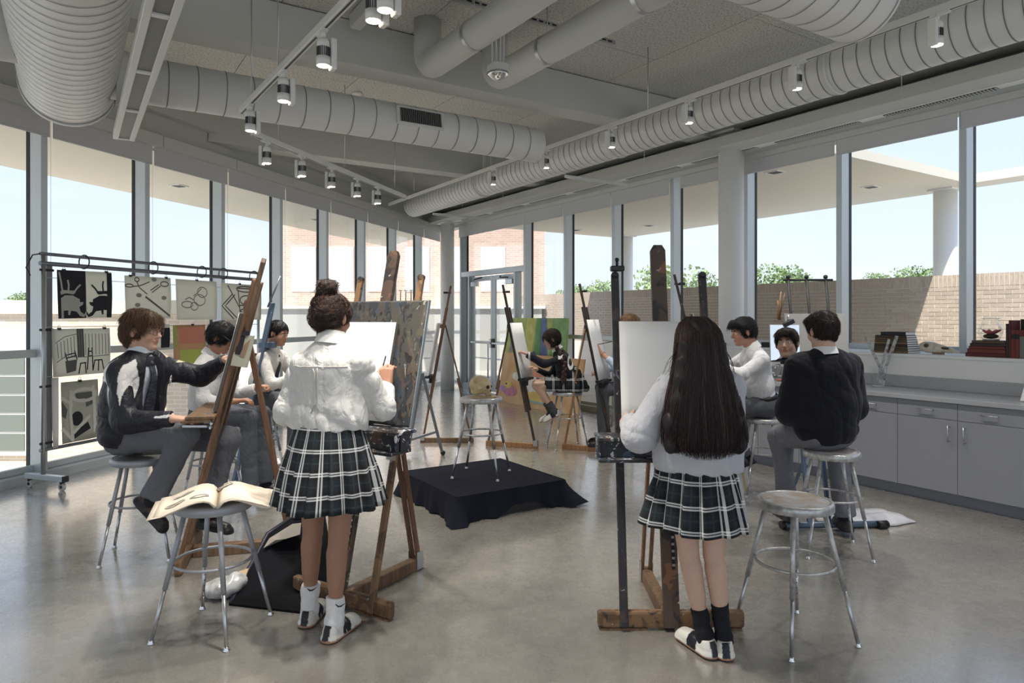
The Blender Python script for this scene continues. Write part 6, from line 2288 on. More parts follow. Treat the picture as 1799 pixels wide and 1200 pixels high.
M_FABRIC = attr_mat('cotton_fabric', 0.85, bump=(180, 0.12, 0.55))
M_FLEECE = attr_mat('fleece', 0.95, sheen=0.06, bump=(220, 0.3, 0.45))
M_SHELL = attr_mat('track_fabric', 0.5, spec=0.4, bump=(150, 0.05, 0.6))
M_LEATHER = attr_mat('shoe_leather', 0.4)

def C3(r, g, b_):
    return np.array([lin(r), lin(g), lin(b_)])

def plaid_mat(name, coord='UV', pu=0.105, pv=0.105):
    m = bpy.data.materials.new(name)
    m.use_nodes = True
    N, L = m.node_tree.nodes, m.node_tree.links
    b = N['Principled BSDF']
    b.inputs['Roughness'].default_value = 0.9
    t = N.new('ShaderNodeTexCoord')
    sp = N.new('ShaderNodeSeparateXYZ')
    L.new(t.outputs[coord], sp.inputs[0])
    def mth(op, a, bb=None, c=None):
        n = N.new('ShaderNodeMath')
        n.operation = op
        for i, v in enumerate((a, bb, c)):
            if v is None:
                continue
            if isinstance(v, (int, float)):
                n.inputs[i].default_value = v
            else:
                L.new(v, n.inputs[i])
        return n.outputs[0]
    def bands(src, per, centres, half):
        f = mth('FRACT', mth('DIVIDE', src, per))
        out = None
        for c in centres:
            d = mth('LESS_THAN', mth('ABSOLUTE', mth('SUBTRACT', f, c)), half)
            out = d if out is None else mth('MAXIMUM', out, d)
        return out
    su, sv = sp.outputs[0], sp.outputs[1] if coord == 'UV' else sp.outputs[2]
    wu = bands(su, pu, (0.44, 0.56), 0.034)
    wv = bands(sv, pv, (0.445, 0.555), 0.034)
    bu_ = bands(su, pu, (0.5,), 0.26)
    bv_ = bands(sv, pv, (0.5,), 0.26)
    gu = bands(su, pu, (0.02, 0.98), 0.025)
    gv = bands(sv, pv, (0.02, 0.98), 0.02)
    def mixc(fac, c1, c2):
        n = N.new('ShaderNodeMixRGB')
        L.new(fac, n.inputs[0])
        for i, c in ((1, c1), (2, c2)):
            if isinstance(c, tuple):
                n.inputs[i].default_value = c
            else:
                L.new(c, n.inputs[i])
        return n.outputs[0]
    base = mixc(mth('MULTIPLY', mth('ADD', bu_, bv_), 0.5), rgb(24, 32, 40), rgb(11, 12, 16))
    base = mixc(mth('MULTIPLY', mth('MAXIMUM', gu, gv), 0.5), base, rgb(48, 58, 56))
    white = mixc(mth('MULTIPLY', mth('ADD', wu, wv), 0.62), base, rgb(226, 226, 224))
    L.new(white, b.inputs['Base Color'])
    MATS[name] = m
    return m
M_PLAID = plaid_mat('plaid_wool')
M_PLAID_O = plaid_mat('plaid_wool_lap', 'Object', 0.12, 0.13)

def unit(v):
    v = np.array(v, float)
    return v / max(np.linalg.norm(v), 1e-9)

def ik(a, e, l1, l2, pole):
    """middle joint of a two-bone chain"""
    a, e, pole = np.array(a, float), np.array(e, float), np.array(pole, float)
    d = np.linalg.norm(e - a)
    ax = (e - a) / max(d, 1e-6)
    d2 = min(d, (l1 + l2) * 0.999)
    x = (l1 * l1 - l2 * l2 + d2 * d2) / (2 * d2)
    hgt = sqrt(max(l1 * l1 - x * x, 0))
    p = pole - ax * (pole @ ax)
    return a + ax * x + unit(p) * hgt

def hand_prims(w, d, n, side, curl=0.5, k=1.0, tcurl=0.4, splay=0.06):
    """w wrist, d finger direction, n palm-facing normal; side +1 right hand, -1 left"""
    w, d, n = np.array(w, float), unit(d), np.array(n, float)
    n = unit(n - d * (n @ d))
    t = np.cross(d, n) * side
    P = []
    off = (0.030, 0.010, -0.010, -0.028)
    ln = (0.070, 0.079, 0.072, 0.057)
    for i in range(4):
        kb = w + d * (0.088 - 0.004 * abs(i - 1)) * k + t * off[i] * k
        P.append((p_cap(w + d * 0.01 * k + t * off[i] * 0.62 * k, kb, 0.0165 * k, 0.0120 * k), 0.012))
        q, dd = kb, unit(d + t * splay * (1.5 - i))
        for j, fr in enumerate((0.45, 0.31, 0.24)):
            a = curl * (0.9, 1.15, 0.8)[j]
            nn = unit(n - dd * (n @ dd))
            dd = unit(dd * cos(a) + nn * sin(a))
            q2 = q + dd * ln[i] * fr * k * 1.05
            P.append((p_cap(q, q2, (0.0098 - 0.0009 * j) * k, (0.0090 - 0.0009 * j) * k), 0.003))
            q = q2
    q = w + d * 0.022 * k + t * 0.026 * k + n * 0.006 * k
    dd = unit(d * 0.75 + t * 0.62 + n * 0.25)
    for j, l in enumerate((0.045, 0.034, 0.027)):
        q2 = q + dd * l * k
        P.append((p_cap(q, q2, (0.0145 - 0.0022 * j) * k, (0.0125 - 0.0022 * j) * k), 0.008 if j == 0 else 0.003))
        q = q2
        dd = unit(dd + (d * 0.55 - t * 0.55 * tcurl + n * 0.45 * tcurl) * 0.6)
    return P

class Human:
    def __init__(self, label, loc, skin, h=0.006, k=1.0):
        self.root = thing('person', label, 'person', loc)
        self.skin = C3(*skin)
        self.h = h
        self.k = k
        self.hand_k = 1.0
        self.J = {}

    def pose(self, hip, right, neck, shR, shL, head, hf, hu=(0, 0, 1), wrR=None, wrL=None, elR=None, elL=None, poleR=(0, 0, -1), poleL=(0, 0, -1),
             anR=None, anL=None, knR=None, knL=None, kpole=(0, 1, 0.3), hdR=None, hdL=None, hnR=(0, 0, -1), hnL=(0, 0, -1), toR=None, toL=None, hw=0.085):
        J = self.J
        k = self.k
        for n, v in dict(hip=hip, neck=neck, shR=shR, shL=shL, head=head, wrR=wrR, wrL=wrL, anR=anR, anL=anL).items():
            J[n] = None if v is None else np.array(v, float)
        r = unit(right)
        J['r'] = r
        J['hipR'], J['hipL'] = J['hip'] + r * hw * k, J['hip'] - r * hw * k
        for s, el, pole in (('R', elR, poleR), ('L', elL, poleL)):
            if J['wr' + s] is not None:
                J['el' + s] = np.array(el, float) if el is not None else ik(J['sh' + s], J['wr' + s], 0.285 * k, 0.25 * k, pole)
        for s, kn in (('R', knR), ('L', knL)):
            if J['an' + s] is not None:
                J['kn' + s] = np.array(kn, float) if kn is not None else ik(J['hip' + s], J['an' + s], 0.43 * k, 0.42 * k, kpole)
        J['hf'] = unit(hf)
        u = np.array(hu, float)
        J['hu'] = unit(u - J['hf'] * (u @ J['hf']))
        J['hr'] = np.cross(J['hf'], J['hu'])
        J['hdR'] = unit(hdR) if hdR is not None else (unit(J['wrR'] - J['elR']) if wrR is not None else None)
        J['hdL'] = unit(hdL) if hdL is not None else (unit(J['wrL'] - J['elL']) if wrL is not None else None)
        J['hnR'], J['hnL'] = hnR, hnL
        J['toR'] = unit(toR) if toR is not None else None
        J['toL'] = unit(toL) if toL is not None else None
        self.shax = unit(J['shR'] - J['shL'])
        self.up = unit(J['neck'] - J['hip'])
        self.fw = unit(np.cross(self.up, self.shax))       # chest forward
        return self

    def hp(self, f, r, u):
        J, k = self.J, self.k
        return J['head'] + (J['hf'] * f + J['hr'] * r + J['hu'] * u) * k
    def HR(self):
        J = self.J
        return np.stack([J['hf'], J['hr'], J['hu']], 1)

    def field(self, pts, pad=0.16):
        P = np.array([p for p in pts if p is not None])
        return Field(P.min(0) - pad, P.max(0) + pad, self.h)

    # ---- body: one continuous surface
    def body(self, curlR=0.5, curlL=0.5, legs=False, female=False, face=True, arms=True, thumb=0.6):
        J, k = self.J, self.k
        pts = [J['hip'], J['neck'], J['shR'], J['shL'], J['head']] + [J.get(n) for n in ('elR', 'elL', 'wrR', 'wrL', 'knR', 'knL', 'anR', 'anL')]
        F = self.field(pts, 0.2 * k)
        R = self.HR()
        E = lambda c, r, kk: F.union(p_ell(self.hp(*c), np.array(r) * k, R), kk * k)
        Cp = lambda a, b_, ra, rb, kk, u=None, ku=1: F.union(p_cap(self.hp(*a), self.hp(*b_), ra * k, rb * k, u, ku), kk * k)
        E((-0.012, 0, 0.034), (0.098, 0.076, 0.086), 0)
        E((0.030, 0, -0.026), (0.062, 0.060, 0.080), 0.03)
        Cp((0.012, 0, -0.060), (0.058, 0, -0.092), 0.046, 0.026, 0.025, J['hr'], 1.15)
        if face:
            Cp((0.083, -0.036, 0.020), (0.083, 0.036, 0.020), 0.011, 0.011, 0.016)
            for s in (1, -1):
                E((0.062, 0.036 * s, -0.030), (0.026, 0.024, 0.024), 0.02)
                F.cut(p_ell(self.hp(0.099, 0.031 * s, 0.002), np.array((0.016, 0.017, 0.010)) * k, R), 0.010 * k)
                E((-0.008, 0.081 * s, -0.006), (0.017, 0.010, 0.031), 0.006)
                E((0.100, 0.009 * s, -0.031), (0.010, 0.008, 0.008), 0.006)
            Cp((0.088, 0, 0.012), (0.113, 0, -0.026), 0.0085, 0.0115, 0.010)
            Cp((0.093, -0.017, -0.054), (0.093, 0.017, -0.054), 0.0070, 0.0070, 0.006)
            Cp((0.089, -0.015, -0.066), (0.089, 0.015, -0.066), 0.0080, 0.0080, 0.006)
            E((0.078, 0, -0.092), (0.020, 0.024, 0.018), 0.014)
        nr = 0.050 if female else 0.058
        F.union(p_cap(self.hp(-0.022, 0, -0.05), J['neck'] + self.up * 0.01, nr * k, (nr + 0.006) * k), 0.02 * k)
        # trunk under the clothes
        hip, neck, up = J['hip'], J['neck'], self.up
        mid = hip + (neck - hip) * 0.52
        F.union(p_cap(hip, mid, 0.095 * k, 0.088 * k, J['r'], 1.3), 0.03)
        F.union(p_cap(mid, hip + (neck - hip) * 0.84, 0.088 * k, 0.085 * k, self.shax, 1.4), 0.04)
        F.union(p_cap(J['shR'] + (J['shL'] - J['shR']) * 0.15, J['shL'] + (J['shR'] - J['shL']) * 0.15, 0.045 * k, 0.045 * k), 0.04)
        tf = 0.9 if female else 1.0
        if arms:
            for s in 'RL':
                if J['wr' + s] is None:
                    continue
                F.union(p_cap(J['sh' + s], J['el' + s], 0.044 * k * tf, 0.036 * k * tf), 0.02)
                F.union(p_cap(J['el' + s], J['wr' + s], 0.036 * k * tf, 0.026 * k * tf), 0.01)
                for pr, kk in hand_prims(J['wr' + s], J['hd' + s], J['hn' + s], 1 if s == 'R' else -1, curlR if s == 'R' else curlL, k * self.hand_k * (0.95 if female else 1.02), thumb):
                    F.union(pr, kk)
        for s in 'RL':
            if J['an' + s] is None:
                continue
            kn, an, hp_ = J['kn' + s], J['an' + s], J['hip' + s]
            F.union(p_cap(hp_, kn, 0.078 * k, 0.052 * k), 0.03)
            dirn = unit(an - kn)
            # calf bulge behind the shin
            F.union(p_cap(kn, an, 0.047 * k, 0.031 * k), 0.01)
            side = np.cross(dirn, J['r'])
            back = side if side @ (hp_ - kn - dirn * ((hp_ - kn) @ dirn)) > 0 else -side
            if np.linalg.norm(np.cross(unit(kn - hp_), dirn)) < 0.35:
                back = -self.fw
            F.union(p_cap(kn + dirn * 0.06 * k + back * 0.020 * k, kn + dirn * 0.20 * k + back * 0.016 * k, 0.048 * k, 0.036 * k), 0.03)
            if J['to' + s] is not None:
                fu = np.array([0, 0, 1.0]) - J['to' + s] * J['to' + s][2]
                F.union(p_cap(an - unit(fu) * 0.018 * k, an + J['to' + s] * 0.12 * k - unit(fu) * 0.048 * k, 0.030 * k, 0.019 * k), 0.01)
        v, q = F.mesh(1)
        col = np.tile(self.skin, (len(v), 1))
        def tint(c, r, colr, soft=1.0):
            d = np.sqrt(((((v - self.hp(*c)) @ R) / (np.array(r) * k)) ** 2).sum(1))
            w = np.clip((1.15 - d) / 0.3, 0, 1)[:, None] * soft
            col[:] = col * (1 - w) + colr * w
        if face:
            lip = self.skin * np.array([0.86, 0.60, 0.58])
            tint((0.094, 0, -0.060), (0.016, 0.026, 0.013), lip)
            for s in (1, -1):
                tint((0.07, 0.04 * s, -0.03), (0.03, 0.02, 0.025), self.skin * np.array([1.0, 0.88, 0.86]), 0.5)
                tint((-0.01, 0.08 * s, -0.006), (0.018, 0.012, 0.03), self.skin * np.array([1.0, 0.84, 0.80]), 0.6)
        self.body_o = np_mesh('body', v, q, M_SKIN, self.root, col=col)
        if face:
            for s in (1, -1):
                b = MB(); b.sphere(V(tuple(self.hp(0.0805, 0.031 * s, 0.002))), 0.0115 * k, n=12)
                eo = b.build('eye', mat('eye_white', rgb(225, 220, 214), 0.25), self.root)
                b = MB(); b.sphere(V(tuple(self.hp(0.0868, 0.0312 * s, 0.0015))), 0.0060 * k, n=10)
                b.build('iris', mat('iris_dark', rgb(44, 32, 26), 0.2), eo)
        return self

    def brows(self, colr):
        m = mat('brow_%d_%d_%d' % colr, rgb(*colr), 0.8)
        for s in (1, -1):
            b = MB(); b.tube([V(tuple(self.hp(0.0945, 0.014 * s, 0.0225))), V(tuple(self.hp(0.0945, 0.030 * s, 0.0275))), V(tuple(self.hp(0.083, 0.047 * s, 0.0225)))], 0.004 * self.k, n=6, rs=[0.0042 * self.k, 0.0044 * self.k, 0.0020 * self.k])
            b.build('eyebrow', m, self.root)

    # ---- garments
    def top(self, name, colr, m, infl=0.018, hem=0.0, sleeve=1.0, sleeve_r=(0.062, 0.052, 0.040), chest=1.0, seed=1, fold=0.006, tuck=False, belly=1.0, colfn=None, cuts=(), extra=(), res=None, cuff=True, collar_open=None):
        J, k = self.J, self.k
        h0 = self.h
        if res:
            self.h = res
        F = self.field([J['hip'], J['neck'], J['shR'], J['shL'], J.get('elR'), J.get('elL'), J.get('wrR'), J.get('wrL')], 0.22)
        hip, neck, up = J['hip'], J['neck'], self.up
        L = np.linalg.norm(neck - hip)
        P = lambda t: hip + up * L * t
        i = infl
        bot = 0.06 + hem
        F.union(p_cap(P(0.10), P(0.40), (0.100 * belly + i) * k, (0.098 * belly + i) * k, J['r'], 1.32), 0)
        F.union(p_cap(P(0.40), P(0.80), (0.098 * chest + i) * k, (0.094 * chest + i) * k, self.shax, 1.42), 0.05)
        F.union(p_cap(P(0.80), P(0.93), (0.085 + i * 0.6) * k, (0.058 + i * 0.3) * k, self.shax, 1.5), 0.04)
        F.union(p_cap(J['shR'] + (J['shL'] - J['shR']) * 0.08, P(0.985), (0.050 + i * 0.5) * k, (0.055 + i * .3) * k), 0.04)
        F.union(p_cap(J['shL'] + (J['shR'] - J['shL']) * 0.08, P(0.985), (0.050 + i * 0.5) * k, (0.055 + i * .3) * k), 0.04)
        for e in extra:
            F.union(e[0], e[1])
        folds = wob(seed, 8, fold * 0.7, 6)
        F.plane(P(hem), -up)
        for s in 'RL':
            if J['wr' + s] is None:
                continue
            a, e, w = J['sh' + s], J['el' + s], J['wr' + s]
            r0, r1, r2 = [x * k for x in sleeve_r]
            F.union(p_cap(a, e, r0, r1), 0.035)
            if sleeve > 0:
                w2 = e + (w - e) * sleeve
                ax = unit(w2 - e)
                fn, lo, hi = p_cap(e, w2 + ax * r2, r1, r2)
                def fl(x, y, z, fn=fn, w2=w2, ax=ax):
                    return np.maximum(fn(x, y, z), (x - w2[0]) * ax[0] + (y - w2[1]) * ax[1] + (z - w2[2]) * ax[2])
                F.union((fl, lo, hi), 0.012)
                # bunching at the elbow
                F.union(p_cap(e - unit(e - a) * 0.03, e + ax * 0.04, r1 * 1.08, r1 * 1.02), 0.02)
        F.displace(folds)
        F.displace(wrinkle(seed + 50, fold * 0.85, 15, [self.shax * 1.0 + up * 0.35, self.shax * 1.0 - up * 0.45 + self.fw * 0.4, up * 0.9 + self.fw * 0.5 + self.shax * 0.4]))
        F.displace(wrinkle(seed + 70, fold * 0.45, 33, [up * 0.8 + self.shax * 0.5, self.shax + self.fw * 0.5]))
        # neck opening
        F.cut(p_cap(P(0.97), P(1.25), 0.055 * k, 0.060 * k), 0.006)
        for c in cuts:
            F.cut(c[0], c[1])
        v, q = F.mesh(1)
        self.h = h0
        base = C3(*colr)
        col = np.tile(base, (len(v), 1))
        if colfn:
            colfn(v, col)
        o = np_mesh(name, v, q, m, self.root, col=col)
        return o

    def collar(self, colr, r=0.066, hgt=0.042, tilt=0.3, name='collar', drop=0.0):
        J, k = self.J, self.k
        ax = unit(self.up * 0.8 + J['hu'] * 0.3 + J['hf'] * 0.15)
        b = MB()
        p = J['neck'] + self.up * (0.042 - drop)
        b.lathe(V(tuple(p)), V(tuple(ax)), [(-0.015 * k, (r + 0.016) * k), (hgt * k, (r - 0.004) * k), ((hgt + 0.003) * k, (r - 0.006) * k), (hgt * k, (r - 0.010) * k), (0.0, (r - 0.006) * k)], n=28, close=False)
        return b.build(name, mat('collar_%d_%d_%d' % colr, rgb(*colr), 0.8), self.root)

    def trousers(self, colr, seed=3, fold=0.006, r=(0.098, 0.076, 0.070, 0.068), waist=0.14, hem=0.96, res=None, m=None, break_=True):
        J, k = self.J, self.k
        h0 = self.h
        if res:
            self.h = res
        F = self.field([J['hip'], J.get('knR'), J.get('knL'), J.get('anR'), J.get('anL')], 0.2)
        up = self.up
        F.union(p_cap(J['hip'] + up * 0.0, J['hip'] + up * (waist - 0.03), 0.118 * k, 0.108 * k, J['r'], 1.32), 0)
        for s in 'RL':
            if J['an' + s] is None:
                continue
            hp_, kn, an = J['hip' + s], J['kn' + s], J['an' + s]
            F.union(p_cap(hp_, kn, r[0] * k, r[1] * k), 0.04)
            e = kn + (an - kn) * hem
            ax = unit(e - kn)
            fn, lo, hi = p_cap(kn, e + ax * 0.07 * k, r[2] * k, r[3] * k)
            def fl(x, y, z, fn=fn, e=e, ax=ax):
                return np.maximum(fn(x, y, z), (x - e[0]) * ax[0] + (y - e[1]) * ax[1] + (z - e[2]) * ax[2])
            F.union((fl, lo, hi), 0.015)
        fwd = np.cross(up, J['r'])
        RB = np.stack([J['r'], fwd, up], 1)
        F.cut(p_box(J['hip'] + up * (waist + 0.15), (0.24, 0.17, 0.15), RB, 0.002), 0)
        F.displace(wob(seed, 9, fold * 0.6, 6))
        la = unit(J['knR'] - J['hipR']) if J['anR'] is not None else up
        lb = unit(J['anR'] - J['knR']) if J['anR'] is not None else up
        F.displace(wrinkle(seed + 9, fold * 0.7, 20, [la + J['r'] * 0.3 + lb * 0.4, lb + J['r'] * 0.3 - la * 0.3]))
        F.displace(wrinkle(seed + 19, fold * 0.4, 40, [la - J['r'] * 0.4, lb * 0.8 + la * 0.6]))
        v, q = F.mesh(1)
        self.h = h0
        col = np.tile(C3(*colr), (len(v), 1))
        return np_mesh('trousers', v, q, m or M_FABRIC, self.root, col=col)

    def shoe(self, s, kind, k=None):
        J = self.J
        k = k or self.k
        an, to = J['an' + s], J['to' + s]
        up = np.array([0, 0, 1.0])
        if abs(to[2]) > 0.02:
            up = unit(up - to * (up @ to))
        rt = np.cross(to, up)
        sole = an - up * 0.075 * k
        A = lambda f, r_, u: sole + (to * f + rt * r_ + up * u) * k
        h0 = min(self.h, 0.006)
        F = Field(an - 0.28 * k, an + 0.28 * k, h0)
        F.union(p_cap(A(-0.035, 0, 0.034), A(0.05, 0, 0.036), 0.036 * k, 0.038 * k), 0)
        F.union(p_cap(A(0.04, 0, 0.034), A(0.145, 0.0, 0.026), 0.038 * k, 0.033 * k, rt, 1.25), 0.02)
        F.union(p_cap(A(-0.03, 0, 0.04), A(-0.022, 0, 0.075), 0.036 * k, 0.034 * k), 0.015)
        F.union(p_cap(A(-0.04, 0, 0.006), A(0.155, 0, 0.006), 0.043 * k, 0.042 * k, rt, 1.08), 0.0)
        # flatten the sole, trim the lip of the sole piece
        F.plane(A(0, 0, 0.0), -up)
        F2cut = A(0, 0, 0.075)
        F.plane(F2cut, up)
        if kind != 'boat':
            F.cut(p_cap(A(-0.012, 0, 0.085), A(0.02, 0, 0.085), 0.030 * k, 0.028 * k), 0.004)
        # groove between sole and upper
        v, q = F.mesh(1)
        f_ = ((v - sole) @ to) / k
        u_ = ((v - sole) @ up) / k
        if kind == 'saddle':
            col = np.tile(C3(226, 222, 212), (len(v), 1))
            blk = ((f_ > 0.012) & (f_ < 0.075)) | (f_ < -0.052) & (np.abs((v - sole) @ rt) < 0.018 * k)
            col[blk] = C3(28, 30, 38)
            col[u_ < 0.013] = C3(176, 136, 112)
        elif kind == 'boat':
            col = np.tile(C3(30, 27, 30), (len(v), 1))
            col[(u_ > 0.045) & (f_ < 0.06)] = C3(70, 46, 38)
            col[u_ < 0.013] = C3(40, 40, 44)
        else:
            col = np.tile(C3(34, 30, 30), (len(v), 1))
            col[u_ < 0.012] = C3(20, 20, 20)
        o = np_mesh('shoe', v, q, M_LEATHER, self.root, col=col)
        # laces
        b = MB()
        for j in range(4):
            f0 = 0.022 + 0.014 * j
            zz = 0.074 - 0.004 * j
            b.tube([V(tuple(A(f0, -0.022, zz - 0.012))), V(tuple(A(f0 + 0.004, 0, zz + 0.001))), V(tuple(A(f0 + 0.008, 0.022, zz - 0.012)))], 0.0022, n=5)
        b.tube([V(tuple(A(0.03, 0.004, 0.078))), V(tuple(A(0.045, 0.034, 0.07))), V(tuple(A(0.03, 0.046, 0.03))), V(tuple(A(0.035, 0.05, 0.012)))], 0.002, n=5)
        b.build('lace', mat('lace_' + kind, rgb(*((215, 212, 205) if kind == 'saddle' else (60, 44, 36))), 0.8), o)
        return o

    def dark_socks(self):
        for s in 'RL':
            self.sock(s, (34, 34, 40), 0.13, r=(0.047, 0.042))

    def sock(self, s, colr, top_=0.24, k=None, r=(0.046, 0.040)):
        J = self.J
        k = k or self.k
        an, kn = J['an' + s], J['kn' + s]
        ax = unit(kn - an)
        F = Field(an - 0.12, an + ax * top_ + 0.14 + np.array([0.05, 0.05, 0.05]), min(self.h, 0.006))
        t = an + ax * top_
        fn, lo, hi = p_cap(an - ax * 0.02, t + ax * 0.05, r[1] * k, r[0] * k)
        def fl(x, y, z):
            return np.maximum(fn(x, y, z), (x - t[0]) * ax[0] + (y - t[1]) * ax[1] + (z - t[2]) * ax[2])
        F.union((fl, lo, hi), 0)
        if J['to' + s] is not None:
            fu = unit(np.array([0, 0, 1.0]) - J['to' + s] * J['to' + s][2])
            F.union(p_cap(an, an + J['to' + s] * 0.05 * k - fu * 0.03 * k, r[1] * k, 0.026 * k), 0.02)
        F.displace(wob(int(an[0] * 1000) % 97, 50, 0.003, 6, (0.5, 0.5, 2)))
        v, q = F.mesh(1)
        col = np.tile(C3(*colr), (len(v), 1))
        return np_mesh('sock', v, q, M_FABRIC, self.root, col=col)

    # ---- hair
    def hair(self, colr, prims=(), cuts=(), infl=0.016, seed=1, noise=0.004, n_str=1400, length=0.045, flow=(0.0, 0, -1), lift=0.004, rough=0.55, nape=-0.055, face_cut=True, front=0.0, jit=0.35, base=True, r_str=0.0012, hl=None):
        J, k = self.J, self.k
        R = self.HR()
        h0 = min(self.h, 0.006)
        F = Field(J['head'] - 0.30 * k, J['head'] + 0.30 * k, h0)
        if base:
            F.union(p_ell(self.hp(-0.012, 0, 0.034), (np.array((0.098, 0.076, 0.086)) + infl) * k, R), 0)
            F.union(p_ell(self.hp(-0.045, 0, -0.01), (np.array((0.062, 0.064, 0.06)) + infl * 0.8) * k, R), 0.02)
        for p, kk in prims:
            F.union(p, kk)
        if face_cut:
            F.cut(p_ell(self.hp(0.098 + front, 0, -0.030), np.array((0.080, 0.090, 0.085)) * k, R), 0.008)
            for s in (1, -1):
                F.cut(p_ell(self.hp(0.002, 0.094 * s, -0.014), np.array((0.034, 0.030, 0.042)) * k, R), 0.006)
            F.plane(self.hp(0, 0, nape), -J['hu'])
        for p, kk in cuts:
            F.cut(p, kk)
        F.displace(wob(seed, 45, noise, 9))
        F.displace(wob(seed + 3, 110, noise * 0.6, 9))
        v, q = F.mesh(1)
        col = C3(*colr)
        tint = np.tile(col, (len(v), 1)) * (1 + 0.15 * rng.normal(size=(len(v), 1)).clip(-1, 1))
        m = attr_mat('hair_fibre', rough, spec=0.35)
        o = np_mesh('hair', v, q, m, self.root, col=tint)
        if n_str:
            strands(o, v, q, col, n_str, length, flow, lift, self, jit, r_str, hl)
        return o

def normals_of(v, q):
    a, b_, c, d = v[q[:, 0]], v[q[:, 1]], v[q[:, 2]], v[q[:, 3]]
    n = np.cross(c - a, d - b_)
    out = np.zeros_like(v)
    for i in range(4):
        np.add.at(out, q[:, i], n)
    return out / np.maximum(np.linalg.norm(out, axis=1, keepdims=True), 1e-9)

def ribbon_mesh(name, paths, r0, colr, parent, var=0.25, taper=True, mname='hair_fibre', hl=None):
    """paths: (n, m, 3) -> thin three-sided tubes joined as one stuff mesh"""
    n, m_, _ = paths.shape
    t = np.gradient(paths, axis=1)
    t /= np.maximum(np.linalg.norm(t, axis=2, keepdims=True), 1e-9)
    ref = rng.normal(size=(n, 1, 3))
    u = np.cross(t, ref)
    u /= np.maximum(np.linalg.norm(u, axis=2, keepdims=True), 1e-9)
    w = np.cross(t, u)
    rad = np.full(m_, r0)
    if taper:
        rad = r0 * np.linspace(1.0, 0.35, m_)
    ring = []
    for i in range(3):
        a = 2 * pi * i / 3
        ring.append(paths + (u * cos(a) + w * sin(a)) * rad[None, :, None])
    verts = np.stack(ring, 2).reshape(-1, 3)
    idx = np.arange(n * m_ * 3).reshape(n, m_, 3)
    qs = []
    for i in range(3):
        j = (i + 1) % 3
        qs.append(np.stack([idx[:, :-1, i], idx[:, :-1, j], idx[:, 1:, j], idx[:, 1:, i]], -1).reshape(-1, 4))
    quads = np.concatenate(qs)
    f = (1 + var * rng.normal(size=(n, 1, 1, 1)).clip(-1.6, 1.6))
    colv = np.array(colr)[None, None, None, :] * f
    if hl is not None:
        pick = (rng.uniform(size=(n, 1, 1, 1)) < 0.25)
        colv = np.where(pick, np.array(hl)[None, None, None, :] * f, colv)
    colv = np.broadcast_to(colv, (n, m_, 3, 3)).reshape(-1, 3).clip(0, 1)
    o = np_mesh(name, verts, quads, attr_mat(mname, 0.5, spec=0.4), parent, col=colv)
    o['kind'] = 'stuff'
    return o

def strands(o, v, q, colr, n, length, flow, lift, H, jit, r, hl=None):
    N = normals_of(v, q)
    pick = rng.integers(0, len(v), n)
    p, nn = v[pick], N[pick]
    J = H.J
    fl = J['hf'] * flow[0] + J['hr'] * flow[1] + J['hu'] * flow[2]
    d = np.tile(fl, (n, 1)) + rng.normal(size=(n, 3)) * jit
    d -= nn * (d * nn).sum(1, keepdims=True)
    d /= np.maximum(np.linalg.norm(d, axis=1, keepdims=True), 1e-9)
    m_ = 5
    ts = np.linspace(0, 1, m_)
    ln = length * H.k * rng.uniform(0.6, 1.2, (n, 1))
    # follow the curvature of the head: bend towards its centre as the strand runs on
    paths = np.zeros((n, m_, 3))
    cen = H.hp(-0.012, 0, 0.02)
    for i, t in enumerate(ts):
        x = p + d * ln * t + nn * lift * (0.6 + 0.4 * sin(pi * t))
        rad0 = np.linalg.norm(p - cen, axis=1, keepdims=True) + lift * (0.3 + 0.4 * t)
        dv = x - cen
        rad = np.linalg.norm(dv, axis=1, keepdims=True)
        y = cen + dv / rad * rad0
        paths[:, i] = x * 0.35 + y * 0.65
    return ribbon_mesh('hair_strands', paths, r, colr, o, hl=hl)

def inpoly(x, y, poly):
    inside = np.zeros(len(x), bool)
    n = len(poly)
    for i in range(n):
        x1, y1 = poly[i]
        x2, y2 = poly[(i + 1) % n]
        c = ((y1 > y) != (y2 > y)) & (x < (x2 - x1) * (y - y1) / (y2 - y1 + 1e-12) + x1)
        inside ^= c
    return inside

